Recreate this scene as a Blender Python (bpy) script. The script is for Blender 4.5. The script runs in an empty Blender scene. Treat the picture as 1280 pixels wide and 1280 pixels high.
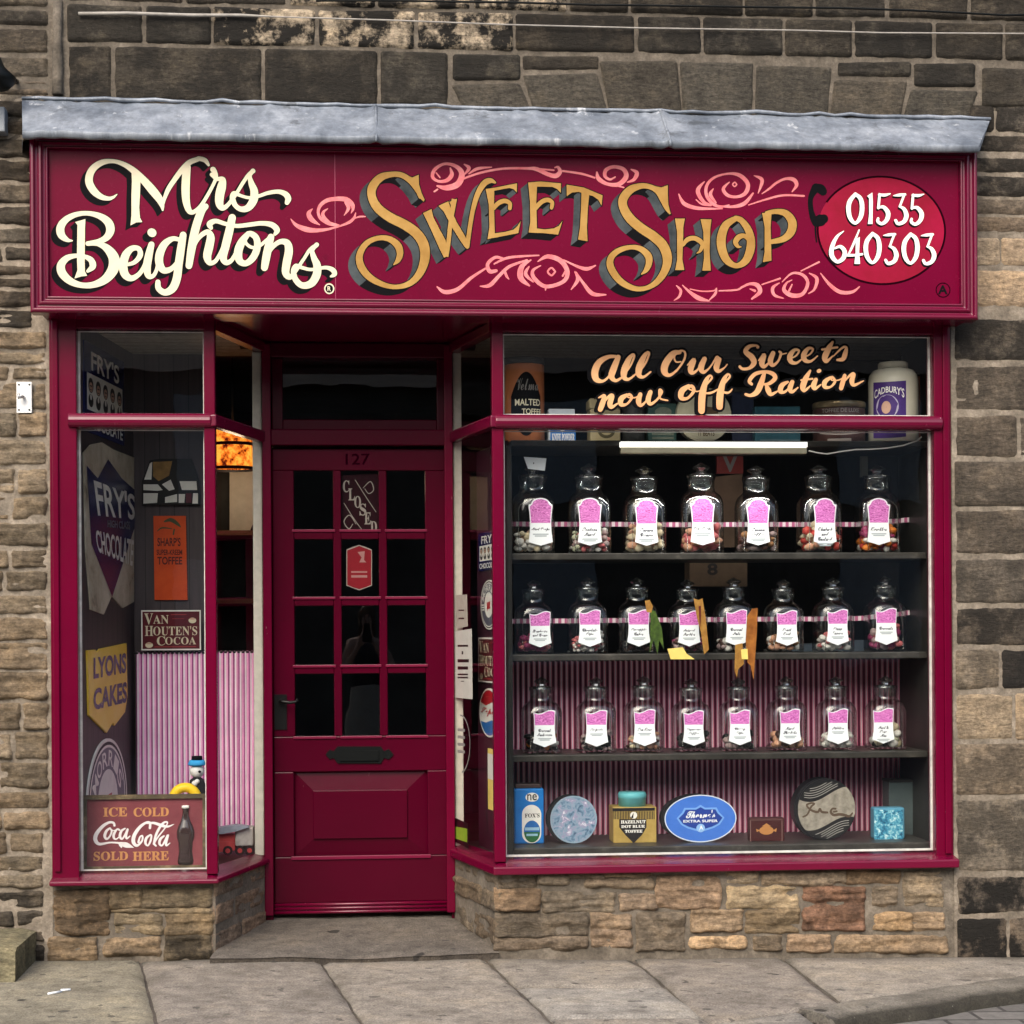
import bpy, bmesh, math, random
from mathutils import Vector, Matrix, noise

# ------------------------------------------------------------------ camera, world, sun, exposure
SC = bpy.context.scene
COL = SC.collection
F_PX, D, CAM_Z, HZ, YAW, ROLL = 2300.0, 7.0, 1.24, 790.0, math.radians(4.6), 0.006
CAM = Vector((0.0, -D, CAM_Z))
FWD = Vector((math.sin(YAW), math.cos(YAW), 0))
R0 = Vector((math.cos(YAW), -math.sin(YAW), 0)); U0 = Vector((0, 0, 1))
RGT = R0 * math.cos(ROLL) - U0 * math.sin(ROLL)
UPV = U0 * math.cos(ROLL) + R0 * math.sin(ROLL)
cam = bpy.data.cameras.new('camera')
cam.sensor_width = 36.0; cam.lens = F_PX / 1280.0 * 36.0
cam.shift_y = (HZ - 640.0) / 1280.0
cam.clip_end = 500.0
camo = bpy.data.objects.new('camera', cam); COL.objects.link(camo)
camo.matrix_world = Matrix(((RGT.x, UPV.x, -FWD.x, CAM.x), (RGT.y, UPV.y, -FWD.y, CAM.y), (RGT.z, UPV.z, -FWD.z, CAM.z), (0, 0, 0, 1)))
SC.camera = camo

SUN_EL, SUN_AZ = math.radians(40), math.radians(202)
W = bpy.data.worlds.new('World'); SC.world = W; W.use_nodes = True
nt = W.node_tree
bg = nt.nodes['Background']; bg.inputs['Strength'].default_value = 0.15
sky = nt.nodes.new('ShaderNodeTexSky'); sky.sky_type = 'NISHITA'; sky.sun_disc = False
sky.sun_elevation = SUN_EL; sky.sun_rotation = SUN_AZ
sky.air_density = 1.0; sky.dust_density = 3.5; sky.ozone_density = 0.6
nt.links.new(sky.outputs[0], bg.inputs['Color'])
sl = bpy.data.lights.new('sun', 'SUN'); sl.energy = 1.3; sl.angle = math.radians(40); sl.color = (1.0, 0.93, 0.84)
so = bpy.data.objects.new('sun', sl); COL.objects.link(so)
sdir = Vector((math.sin(SUN_AZ) * math.cos(SUN_EL), math.cos(SUN_AZ) * math.cos(SUN_EL), math.sin(SUN_EL)))
so.rotation_euler = sdir.to_track_quat('Z', 'Y').to_euler()
so.location = sdir * 30
SC.view_settings.view_transform = 'Standard'; SC.view_settings.look = 'None'
SC.view_settings.exposure = 1.0; SC.view_settings.gamma = 1.0
SC.cycles.transparent_max_bounces = 40
SC.cycles.max_bounces = 8
SC.cycles.use_denoising = True
SC.cycles.sample_clamp_indirect = 4.0

# ------------------------------------------------------------------ picture -> place
def at(px, py, Y=0.0):
    d = FWD + RGT * ((px - 640) / F_PX) + UPV * ((HZ - py) / F_PX)
    t = (Y + D) / d.y
    p = CAM + d * t
    return p.x, p.z
def PX(px, Y=0.0, py=750): return at(px, py, Y)[0]
def PZ(py, Y=0.0, px=640): return at(px, py, Y)[1]
gA = at(62, 1200, 0.0); gB = at(1190, 1197, 0.0)
GS = (gB[1] - gA[1]) / (gB[0] - gA[0])
def GZ(x): return gA[1] + (x - gA[0]) * GS
def ground(px, py, dz=0.0):
    d = FWD + RGT * ((px - 640) / F_PX) + UPV * ((HZ - py) / F_PX)
    t = (gA[1] - CAM_Z) / d.z
    for _ in range(8):
        p = CAM + d * t
        t = (GZ(p.x) + dz - CAM_Z) / d.z
    return (CAM + d * t)

# ------------------------------------------------------------------ materials
MATS = {}
class NT:
    def __init__(s, name):
        s.m = bpy.data.materials.new(name); s.m.use_nodes = True; s.t = s.m.node_tree
        s.b = s.t.nodes['Principled BSDF']; s.out = s.t.nodes['Material Output']
    def n(s, typ, **kw):
        nd = s.t.nodes.new(typ)
        for k, v in kw.items():
            if k.startswith('i_'):
                key = k[2:]
                key = int(key) if key.isdigit() else key.replace('_', ' ')
                nd.inputs[key].default_value = v
            else: setattr(nd, k, v)
        return nd
    def l(s, a, b): s.t.links.new(a, b)
    def noise(s, scale, detail=6, rough=0.6, vec=None, dist=0.0):
        nd = s.n('ShaderNodeTexNoise', i_Scale=scale, i_Detail=detail, i_Roughness=rough, i_Distortion=dist)
        s.l(vec if vec is not None else s.obj(), nd.inputs['Vector']); return nd.outputs['Fac']
    def obj(s):
        if not hasattr(s, '_o'): s._o = s.n('ShaderNodeTexCoord').outputs['Object']
        return s._o
    def mapped(s, sc, loc=(0, 0, 0)):
        nd = s.n('ShaderNodeMapping'); nd.inputs['Scale'].default_value = sc; nd.inputs['Location'].default_value = loc
        s.l(s.obj(), nd.inputs['Vector']); return nd.outputs[0]
    def ramp(s, fac, stops):
        nd = s.n('ShaderNodeValToRGB'); s.l(fac, nd.inputs[0]); e = nd.color_ramp.elements
        while len(e) < len(stops): e.new(0.5)
        for i, (p, c) in enumerate(stops):
            e[i].position = p
            c = (c, c, c) if isinstance(c, (int, float)) else c
            e[i].color = (*c[:3], 1)
        return nd.outputs[0]
    def mix(s, fac, a, b, mode='MIX'):
        nd = s.n('ShaderNodeMix', data_type='RGBA', blend_type=mode)
        for sock, val in ((nd.inputs['Factor'], fac), (nd.inputs[6], a), (nd.inputs[7], b)):
            if hasattr(val, 'is_output'): s.l(val, sock)
            elif isinstance(val, (int, float)): sock.default_value = val
            else: sock.default_value = (*val[:3], 1)
        return nd.outputs[2]
    def math(s, op, a, b=0.0, clamp=False):
        nd = s.n('ShaderNodeMath', operation=op, use_clamp=clamp)
        for i, val in enumerate((a, b)):
            if hasattr(val, 'is_output'): s.l(val, nd.inputs[i])
            else: nd.inputs[i].default_value = val
        return nd.outputs[0]
    def bump(s, h, strength=0.3, dist=0.01):
        nd = s.n('ShaderNodeBump', i_Strength=strength, i_Distance=dist); s.l(h, nd.inputs['Height'])
        s.l(nd.outputs[0], s.b.inputs['Normal']); return nd
    def base(s, c):
        if hasattr(c, 'is_output'): s.l(c, s.b.inputs['Base Color'])
        else: s.b.inputs['Base Color'].default_value = (*c[:3], 1)

def plain(name, col, rough=0.5, var=0.15, scale=30, metal=0.0, spec=0.22, bump=0.0, bscale=120):
    if name in MATS: return MATS[name]
    k = NT(name); k.b.inputs['Roughness'].default_value = rough; k.b.inputs['Metallic'].default_value = metal
    k.b.inputs['Specular IOR Level'].default_value = spec
    if var > 0:
        f = k.noise(scale, 5)
        lo = tuple(c * (1 - var) for c in col); hi = tuple(min(1, c * (1 + var)) for c in col)
        k.base(k.ramp(f, [(0.3, lo), (0.7, hi)]))
    else: k.base(col)
    if bump > 0: k.bump(k.noise(bscale, 6), bump, 0.004)
    MATS[name] = k.m; return k.m

def mat_paint(name, col, rough=0.28, worn=0.0, dull=0.5):
    k = NT(name)
    n1 = k.noise(2.0, 3); n2 = k.noise(45, 4)
    c = k.ramp(n1, [(0.3, tuple(x * 0.86 for x in col)), (0.75, tuple(x * 1.1 for x in col))])
    if worn:
        ch = k.noise(24, 9, 0.8)
        c = k.mix(k.ramp(ch, [(0.67, 0.0), (0.70, worn)]), c, (0.34, 0.09, 0.17))
        ch2 = k.noise(60, 5, 0.6, k.mapped((1, 1, 0.3)))
        c = k.mix(k.ramp(ch2, [(0.73, 0.0), (0.75, worn)]), c, (0.5, 0.36, 0.36))
    dk = k.noise(8, 8, 0.72)
    c = k.mix(k.ramp(dk, [(0.60, 0.0), (0.78, 0.45)]), c, (0.030, 0.003, 0.008))
    k.base(c)
    k.l(k.ramp(n2, [(0.3, rough * 0.92), (0.8, min(1, rough * 1.2))]), k.b.inputs['Roughness'])
    k.b.inputs['Specular IOR Level'].default_value = dull
    k.bump(k.noise(7, 3, 0.5), 0.05, 0.006)
    return k.m
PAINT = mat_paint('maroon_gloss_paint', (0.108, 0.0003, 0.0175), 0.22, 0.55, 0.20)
PAINT_SIGN = mat_paint('maroon_sign_paint', (0.122, 0.0001, 0.0195), 0.25, 0.0, 0.07)
PAINT_MOULD = mat_paint('maroon_moulding_paint', (0.118, 0.0006, 0.021), 0.24, 0.5, 0.5)
PAINT_SHADED = mat_paint('maroon_shaded_paint', (0.060, 0.0002, 0.0098), 0.22, 0.2, 0.16)  # shop front maroon darkened: the lobby's shade is put into the colour

def mat_stone():
    k = NT('sandstone')
    at_ = k.n('ShaderNodeAttribute', attribute_name='tint').outputs['Color']
    grime = k.n('ShaderNodeAttribute', attribute_name='soot').outputs['Fac']
    m1 = k.noise(9, 8, 0.65); m2 = k.noise(70, 6, 0.7); m3 = k.noise(22, 7, 0.72, k.mapped((1, 1, 3.5)))
    c = k.mix(1.0, at_, k.ramp(m1, [(0.25, (0.50, 0.50, 0.50)), (0.5, (1, 1, 1)), (0.8, (1.50, 1.42, 1.28))]), 'MULTIPLY')
    c = k.mix(1.0, c, k.ramp(m3, [(0.32, (0.58, 0.57, 0.56)), (0.68, (1.34, 1.30, 1.24))]), 'MULTIPLY')
    c = k.mix(1.0, c, k.ramp(m2, [(0.3, 0.60), (0.7, 1.32)]), 'MULTIPLY')
    sm = k.noise(5.5, 9, 0.7)
    sfac = k.math('MULTIPLY', k.ramp(sm, [(0.43, 0.0), (0.52, 1.0)]), grime)
    c = k.mix(sfac, c, (0.020, 0.018, 0.015))
    lich = k.noise(38, 6, 0.8)
    c = k.mix(k.ramp(lich, [(0.66, 0.0), (0.70, 0.55)]), c, k.mix(0.5, at_, (0.42, 0.36, 0.28)))
    pit = k.noise(26, 8, 0.8, k.mapped((1, 1, 2.2), (5, 2, 7)))
    c = k.mix(k.ramp(pit, [(0.32, 0.75), (0.36, 0.0)]), c, (0.018, 0.016, 0.013))
    k.base(c)
    k.b.inputs['Roughness'].default_value = 0.93; k.b.inputs['Specular IOR Level'].default_value = 0.2
    h = k.math('ADD', k.math('MULTIPLY', k.noise(30, 10, 0.78, k.mapped((1, 1, 2.6))), 1.3), k.math('MULTIPLY', m2, 0.7))
    k.bump(h, 0.95, 0.014)
    return k.m
STONE = mat_stone()
def mat_mortar(name='lime_mortar', q=1.0):
    k = NT(name)
    a = k.noise(12, 8, 0.7); b = k.noise(90, 5)
    c = k.ramp(a, [(0.3, tuple(v * q for v in (0.10, 0.084, 0.063))), (0.52, tuple(v * q for v in (0.20, 0.168, 0.128))), (0.75, tuple(v * q for v in (0.37, 0.315, 0.245)))])
    c = k.mix(1.0, c, k.ramp(b, [(0.3, 0.75), (0.7, 1.2)]), 'MULTIPLY'); k.base(c)
    k.b.inputs['Roughness'].default_value = 0.95; k.bump(b, 0.6, 0.008); return k.m
MORTAR = mat_mortar()
PALEMORTAR = mat_mortar('pale_lime_mortar', 1.15); SOOTMORTAR = mat_mortar('sooty_mortar', 0.55); EARTHMORTAR = mat_mortar('earthy_mortar', 0.70)
def mat_flag():
    k = NT('york_flagstone')
    t = k.n('ShaderNodeAttribute', attribute_name='tint').outputs['Color']
    a = k.noise(3.2, 8, 0.62); b = k.noise(140, 4, 0.6); c2 = k.noise(16, 8, 0.7)
    c = k.mix(1.0, t, k.ramp(a, [(0.25, (0.58, 0.56, 0.53)), (0.5, (1, 1, 1)), (0.78, (1.32, 1.26, 1.14))]), 'MULTIPLY')
    c = k.mix(1.0, c, k.ramp(b, [(0.3, 0.58), (0.7, 1.40)]), 'MULTIPLY')
    c = k.mix(1.0, c, k.ramp(c2, [(0.3, 0.60), (0.7, 1.30)]), 'MULTIPLY')
    sp = k.noise(7.5, 2, 0.4)
    c = k.mix(k.ramp(sp, [(0.735, 0.0), (0.75, 0.85)]), c, (0.02, 0.018, 0.016))
    gum = k.noise(19, 1, 0.3, k.mapped((1, 1, 1), (3, 8, 1)))
    c = k.mix(k.ramp(gum, [(0.72, 0.0), (0.735, 0.65)]), c, (0.05, 0.046, 0.042))
    grit = k.noise(75, 3, 0.7, k.mapped((1, 1, 1), (6, 1, 1)))
    c = k.mix(k.ramp(grit, [(0.70, 0.0), (0.74, 0.5)]), c, (0.40, 0.37, 0.32))
    dirt = k.n('ShaderNodeAttribute', attribute_name='soot').outputs['Fac']
    c = k.mix(k.math('MULTIPLY', dirt, k.ramp(c2, [(0.35, 0.35), (0.6, 1.0)])), c, (0.035, 0.034, 0.024))
    k.base(c); k.b.inputs['Roughness'].default_value = 0.82; k.b.inputs['Specular IOR Level'].default_value = 0.3
    k.bump(k.math('ADD', b, k.math('MULTIPLY', c2, 1.4)), 0.6, 0.007); return k.m
FLAG = mat_flag()
def mat_lead():
    k = NT('weathered_lead')
    a = k.noise(5, 8, 0.7, k.mapped((1, 1, 0.4))); b = k.noise(30, 8, 0.75, k.mapped((1, 1, 0.25)))
    c = k.ramp(a, [(0.3, (0.08, 0.098, 0.125)), (0.5, (0.19, 0.215, 0.25)), (0.72, (0.36, 0.39, 0.43))])
    c = k.mix(1.0, c, k.ramp(b, [(0.3, 0.7), (0.7, 1.28)]), 'MULTIPLY')
    s = k.noise(16, 6, 0.7, k.mapped((1, 1, 0.18), (3, 1, 4)))
    c = k.mix(k.ramp(s, [(0.61, 0.0), (0.68, 0.6)]), c, (0.62, 0.64, 0.66))
    dk = k.noise(7, 8, 0.75, k.mapped((1, 1, 1), (9, 2, 1)))
    c = k.mix(k.ramp(dk, [(0.58, 0.0), (0.66, 0.65)]), c, (0.05, 0.055, 0.06))
    k.base(c); k.b.inputs['Roughness'].default_value = 0.55; k.b.inputs['Metallic'].default_value = 0.25
    k.bump(k.noise(18, 7, 0.6), 0.25, 0.01); return k.m
LEAD = mat_lead()
def mat_glass(name, base=0.045, power=5.0, tint=(0.93, 0.95, 0.94), rough=0.0, wav=0.0, top=0.95, edge=None):
    k = NT(name); k.t.nodes.remove(k.b)
    lw = k.n('ShaderNodeLayerWeight', i_Blend=0.5)
    f = k.math('ADD', k.math('MULTIPLY', k.math('POWER', lw.outputs['Facing'], power), top - base), base, True)
    tr = k.n('ShaderNodeBsdfTransparent'); tr.inputs[0].default_value = (*tint, 1)
    if edge: k.l(k.mix(k.math('POWER', lw.outputs['Facing'], 3.0), tint, edge), tr.inputs[0])
    gl = k.n('ShaderNodeBsdfGlossy'); gl.inputs['Roughness'].default_value = rough
    if wav:
        bp = k.n('ShaderNodeBump', i_Strength=wav, i_Distance=0.01); k.l(k.noise(4.0, 2), bp.inputs['Height']); k.l(bp.outputs[0], gl.inputs['Normal'])
    mx = k.n('ShaderNodeMixShader'); k.l(f, mx.inputs[0]); k.l(tr.outputs[0], mx.inputs[1]); k.l(gl.outputs[0], mx.inputs[2])
    k.l(mx.outputs[0], k.out.inputs[0]); return k.m
PANE = mat_glass('window_glass', 0.065, 5.0, (0.93, 0.95, 0.94), 0.0, 0.05)
JARGLASS = mat_glass('jar_glass', 0.07, 2.0, (0.91, 0.93, 0.92), 0.06, 0.0, 0.80, (0.60, 0.62, 0.61))
def mat_emit(name, col, s):
    k = NT(name); k.t.nodes.remove(k.b); e = k.n('ShaderNodeEmission'); e.inputs[0].default_value = (*col, 1); e.inputs[1].default_value = s
    k.l(e.outputs[0], k.out.inputs[0]); return k.m
def mat_stripe(name, period, cols, rough=0.85, sheen=True):
    """striped cloth, stripes follow the cloth's own width coordinate"""
    k = NT(name)
    u = k.n('ShaderNodeAttribute', attribute_name='u').outputs['Fac']
    fr = k.math('FRACT', k.math('DIVIDE', u, period))
    nd = k.n('ShaderNodeValToRGB'); nd.color_ramp.interpolation = 'CONSTANT'; k.l(fr, nd.inputs[0])
    e = nd.color_ramp.elements
    while len(e) < len(cols): e.new(0.5)
    for i, (p, c) in enumerate(cols): e[i].position = p; e[i].color = (*c, 1)
    c = k.mix(1.0, nd.outputs[0], k.ramp(k.noise(6, 4), [(0.3, 0.85), (0.7, 1.1)]), 'MULTIPLY')
    k.base(c); k.b.inputs['Roughness'].default_value = rough; k.bump(k.noise(300, 2), 0.1, 0.002); return k.m
def mat_boards(name, col, period, rough=0.6, axis='X'):
    k = NT(name)
    x = k.n('ShaderNodeSeparateXYZ'); k.l(k.obj(), x.inputs[0])
    g = k.noise(5, 6, 0.6, k.mapped((9, 9, 0.7)))
    fr = k.math('FRACT', k.math('DIVIDE', x.outputs[axis], period))
    c = k.ramp(g, [(0.3, tuple(v * 0.7 for v in col)), (0.7, tuple(v * 1.25 for v in col))])
    c = k.mix(k.ramp(fr, [(0.04, 1.0), (0.07, 0.0)]), c, (0.004, 0.003, 0.003))
    k.base(c); k.b.inputs['Roughness'].default_value = rough; return k.m
def mat_mottle(name, stops, scale=14, rough=0.4, seed=(0, 0, 0), detail=8, dist=0.0, metal=0.0, spec=0.2):
    if name in MATS: return MATS[name]
    k = NT(name); k.b.inputs['Specular IOR Level'].default_value = spec; k.base(k.ramp(k.noise(scale, detail, 0.65, k.mapped((1, 1, 1), seed), dist), stops))
    k.b.inputs['Roughness'].default_value = rough; k.b.inputs['Metallic'].default_value = metal
    MATS[name] = k.m; return k.m

CREAM = plain('cream_sign_paint', (0.66, 0.60, 0.43), 0.4, 0.05)
BLACK = plain('black_sign_paint', (0.005, 0.005, 0.006), 0.5, 0, spec=0.03)
GREYSH = mat_mottle('slate_shade_paint', [(0.3, (0.016, 0.021, 0.024)), (0.7, (0.075, 0.088, 0.092))], 9, 0.45, spec=0.05)
GOLD = mat_mottle('gold_leaf_paint', [(0.28, (0.26, 0.135, 0.030)), (0.5, (0.36, 0.205, 0.055)), (0.72, (0.44, 0.27, 0.085))], 7, 0.42, spec=0.1)
PINK = mat_mottle('salmon_sign_paint', [(0.3, (0.62, 0.11, 0.13)), (0.7, (0.70, 0.25, 0.25))], 26, 0.45)
LINEP = plain('dark_line_paint', (0.014, 0.0, 0.003), 0.4, 0, spec=0.02)
REDOVAL = mat_mottle('crimson_sign_paint', [(0.3, (0.19, 0.0, 0.012)), (0.7, (0.30, 0.0005, 0.034))], 5, 0.5); REDOVAL.node_tree.nodes['Principled BSDF'].inputs['Specular IOR Level'].default_value = 0.15
WHITEP = plain('white_paint', (0.72, 0.71, 0.66), 0.5, 0.08)
IVORYP = plain('ivory_paint', (0.60, 0.57, 0.49), 0.5, 0.12)
DARKW = plain('black_stained_wood', (0.022, 0.021, 0.019), 0.42, 0.35, 12, bump=0.15)
IRON = plain('black_iron', (0.005, 0.006, 0.006), 0.4, 0, spec=0.12)

# ------------------------------------------------------------------ mesh builder
class Fr:
    """a flat frame: origin, right, up; normal faces the viewer"""
    def __init__(s, o, r=(1, 0, 0), u=(0, 0, 1)):
        s.o = Vector(o); s.r = Vector(r).normalized(); s.u = Vector(u).normalized(); s.n = s.r.cross(s.u)
    def p(s, a, b, c=0.0): return s.o + s.r * a + s.u * b + s.n * c
class MB:
    def __init__(s): s.v = []; s.f = []; s.m = []; s.sm = []; s.tint = []; s.soot = []; s.u = []
    def add(s, vs, fs, mi=0, smooth=False, tint=None, soot=0.0, u=None):
        b = len(s.v); s.v.extend([Vector(x) for x in vs])
        for f in fs: s.f.append(tuple(b + i for i in f)); s.m.append(mi); s.sm.append(smooth)
        n = len(vs)
        if tint is not None and not isinstance(tint, list): tint = [tint] * n
        s.tint.extend(tint if tint is not None else [(0.3, 0.3, 0.3)] * n)
        s.soot.extend(soot if isinstance(soot, list) else [soot] * n)
        s.u.extend(u if u is not None else [0.0] * n)
    def box(s, x0, x1, y0, y1, z0, z1, mi=0):
        x0, x1 = min(x0, x1), max(x0, x1); z0, z1 = min(z0, z1), max(z0, z1)
        vs = [(x0, y0, z0), (x1, y0, z0), (x1, y1, z0), (x0, y1, z0), (x0, y0, z1), (x1, y0, z1), (x1, y1, z1), (x0, y1, z1)]
        s.add(vs, [(0, 3, 2, 1), (4, 5, 6, 7), (0, 1, 5, 4), (1, 2, 6, 5), (2, 3, 7, 6), (3, 0, 4, 7)], mi)
    def plan(s, pts, z0, z1, mi=0):
        """vertical prism over a plan polygon; z0/z1 may be per-point lists"""
        n = len(pts); zz0 = z0 if isinstance(z0, (list, tuple)) else [z0] * n; zz1 = z1 if isinstance(z1, (list, tuple)) else [z1] * n
        vs = [(p[0], p[1], zz0[i]) for i, p in enumerate(pts)] + [(p[0], p[1], zz1[i]) for i, p in enumerate(pts)]
        s.add(vs, [tuple(range(n - 1, -1, -1)), tuple(range(n, 2 * n))] + [(i, (i + 1) % n, n + (i + 1) % n, n + i) for i in range(n)], mi)
    def obox(s, p0, p1, t0, t1, z0, z1, mi=0):
        """wall-like box along plan segment p0-p1, from t0 to t1 to the left of it"""
        a = Vector(p0); b = Vector(p1); d = (b - a).normalized(); nn = Vector((-d.y, d.x))
        s.plan([a + nn * t0, b + nn * t0, b + nn * t1, a + nn * t1], z0, z1, mi)
    def prism(s, fr, pts, n0, n1, mi=0, side=None):
        n = len(pts); vs = [fr.p(a, b, n0) for a, b in pts] + [fr.p(a, b, n1) for a, b in pts]
        s.add(vs, [tuple(range(n - 1, -1, -1)), tuple(range(n, 2 * n))], mi)
        s.add(vs, [(i, (i + 1) % n, n + (i + 1) % n, n + i) for i in range(n)], mi if side is None else side)
    def flat(s, fr, pts, n=0.0, mi=0): s.add([fr.p(a, b, n) for a, b in pts], [tuple(range(len(pts)))], mi)
    def rect(s, fr, a0, b0, a1, b1, n0, n1=None, mi=0):
        pts = [(a0, b0), (a1, b0), (a1, b1), (a0, b1)]
        if n1 is None: s.flat(fr, pts, n0, mi)
        else: s.prism(fr, pts, n0, n1, mi)
    def tube(s, pts, r, mi=0, seg=8, cap=True):
        pts = [Vector(p) for p in pts]; n = len(pts); vs = []; fs = []
        rr = r if isinstance(r, (list, tuple)) else [r] * n
        t0 = (pts[1] - pts[0]).normalized(); ref = Vector((0, 0, 1)) if abs(t0.z) < 0.9 else Vector((1, 0, 0))
        nx = t0.cross(ref).normalized()
        for i in range(n):
            t = (pts[min(n - 1, i + 1)] - pts[max(0, i - 1)]).normalized()
            nx = (nx - t * nx.dot(t)).normalized(); ny = t.cross(nx)
            for k in range(seg):
                a = 2 * math.pi * k / seg; vs.append(pts[i] + (nx * math.cos(a) + ny * math.sin(a)) * rr[i])
        for i in range(n - 1):
            for k in range(seg): fs.append((i * seg + k, i * seg + (k + 1) % seg, (i + 1) * seg + (k + 1) % seg, (i + 1) * seg + k))
        if cap: fs.append(tuple(range(seg - 1, -1, -1))); fs.append(tuple((n - 1) * seg + k for k in range(seg)))
        s.add(vs, fs, mi, True)
    def lathe(s, prof, c=(0, 0, 0), mi=0, seg=28, sq=None, smooth=True, cap=True, ysc=1.0):
        """prof = [(radius, z)]; sq = per-ring squareness exponent (2 round .. 5 square)"""
        vs = []; fs = []; n = len(prof)
        for i, (r, z) in enumerate(prof):
            e = 2.0 if sq is None else sq[i]
            for k in range(seg):
                a = 2 * math.pi * (k + 0.5) / seg; ca, sa = math.cos(a), math.sin(a)
                q = r * (abs(ca) ** e + abs(sa) ** e) ** (-1 / e)
                vs.append((c[0] + q * ca, c[1] + q * sa * ysc, c[2] + z))
        for i in range(n - 1):
            for k in range(seg): fs.append((i * seg + k, i * seg + (k + 1) % seg, (i + 1) * seg + (k + 1) % seg, (i + 1) * seg + k))
        if cap: fs.append(tuple(range(seg - 1, -1, -1))); fs.append(tuple((n - 1) * seg + k for k in range(seg)))
        s.add(vs, fs, mi, smooth)
    def ball(s, c, r, mi=0, sub=1, sc=(1, 1, 1), jit=0.0, rnd=random):
        bm = bmesh.new(); bmesh.ops.create_icosphere(bm, subdivisions=sub, radius=1.0)
        vs = [(c[0] + v.co.x * r * sc[0] * (1 + rnd.uniform(-jit, jit)), c[1] + v.co.y * r * sc[1], c[2] + v.co.z * r * sc[2] * (1 + rnd.uniform(-jit, jit))) for v in bm.verts]
        fs = [tuple(v.index for v in f.verts) for f in bm.faces]; bm.free(); s.add(vs, fs, mi, True)
    def disc(s, fr, a, b, ra, rb, n0, n1=None, mi=0, seg=40, side=None):
        pts = [(a + ra * math.cos(2 * math.pi * k / seg), b + rb * math.sin(2 * math.pi * k / seg)) for k in range(seg)]
        if n1 is None: s.flat(fr, pts, n0, mi)
        else: s.prism(fr, pts, n0, n1, mi, side)
    def ring(s, fr, a, b, ra, rb, w, n, mi=0, seg=48, t0=0.0, t1=1.0):
        vs = []; fs = []
        for k in range(seg + 1):
            t = 2 * math.pi * (t0 + (t1 - t0) * k / seg)
            for q in (-w / 2, w / 2): vs.append(fr.p(a + (ra + q) * math.cos(t), b + (rb + q) * math.sin(t), n))
        for k in range(seg): fs.append((2 * k, 2 * k + 1, 2 * k + 3, 2 * k + 2))
        s.add(vs, fs, mi)
    def build(s, name, mats, parent=None, bevel=0.0, seg=2, recalc=False):
        me = bpy.data.meshes.new(name); org = parent_origin(parent)
        me.from_pydata([tuple(v - org) for v in s.v], [], s.f)
        mats = mats if isinstance(mats, (list, tuple)) else [mats]
        for m in mats: me.materials.append(m)
        me.polygons.foreach_set('material_index', s.m); me.polygons.foreach_set('use_smooth', s.sm)
        if any(t != (0.3, 0.3, 0.3) for t in s.tint):
            a = me.color_attributes.new('tint', 'FLOAT_COLOR', 'POINT'); a.data.foreach_set('color', [c for t in s.tint for c in (t[0], t[1], t[2], 1.0)])
            a = me.attributes.new('soot', 'FLOAT', 'POINT'); a.data.foreach_set('value', [float(x) for x in s.soot])
        if any(s.u): a = me.attributes.new('u', 'FLOAT', 'POINT'); a.data.foreach_set('value', [float(x) for x in s.u])
        if recalc:
            bm = bmesh.new(); bm.from_mesh(me); bmesh.ops.recalc_face_normals(bm, faces=bm.faces); bm.to_mesh(me); bm.free()
        me.update()
        o = bpy.data.objects.new(name, me); COL.objects.link(o)
        if parent is not None: o.parent = parent
        if bevel > 0:
            md = o.modifiers.new('edge', 'BEVEL'); md.width = bevel; md.segments = seg; md.limit_method = 'ANGLE'; md.angle_limit = math.radians(35)
        return o
def parent_origin(p):
    o = Vector((0, 0, 0))
    while p is not None: o = o + p.location; p = p.parent
    return o
def tag(o, label, cat, group=None):
    o['label'] = label; o['category'] = cat
    if group: o['group'] = group
    return o
def empty(name, loc, label=None, cat=None, group=None):
    o = bpy.data.objects.new(name, None); COL.objects.link(o); o.location = loc; o.empty_display_size = 0.05
    if label: tag(o, label, cat, group)
    return o
def structure(o): o['kind'] = 'structure'; return o

# ---- lettering from the built-in typeface
_TX = {}
def text2d(body, bold=0.0):
    key = (body, bold)
    if key in _TX: return _TX[key]
    cu = bpy.data.curves.new('lettering', 'FONT'); cu.body = body; cu.offset = bold; cu.resolution_u = 4
    o = bpy.data.objects.new('lettering', cu); COL.objects.link(o)
    bpy.context.view_layer.update()
    ev = o.evaluated_get(bpy.context.evaluated_depsgraph_get()); me = ev.to_mesh()
    vs = [(v.co.x, v.co.y) for v in me.vertices]; fs = [tuple(p.vertices) for p in me.polygons]
    ev.to_mesh_clear(); bpy.data.objects.remove(o); bpy.data.curves.remove(cu)
    if not vs: vs = [(0, 0), (1, 0), (0, 1)]
    x0 = min(v[0] for v in vs); x1 = max(v[0] for v in vs); y0 = min(v[1] for v in vs); y1 = max(v[1] for v in vs)
    vs = [((x - x0) / max(1e-6, x1 - x0), (y - y0) / max(1e-6, y1 - y0)) for x, y in vs]
    _TX[key] = (vs, fs, (x1 - x0) / max(1e-6, y1 - y0)); return _TX[key]
def put_text(mb, fr, body, a0, b0, a1, b1, n, mi=0, bold=0.0, warp=None, shear=0.0):
    vs, fs, _ = text2d(body, bold)
    out = []
    for x, y in vs:
        a = a0 + (a1 - a0) * x + shear * (y - 0.5) * (b1 - b0); b = b0 + (b1 - b0) * y
        if warp: a, b = warp(x, y, a, b)
        out.append(fr.p(a, b, n))
    mb.add(out, fs, mi)

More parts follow.
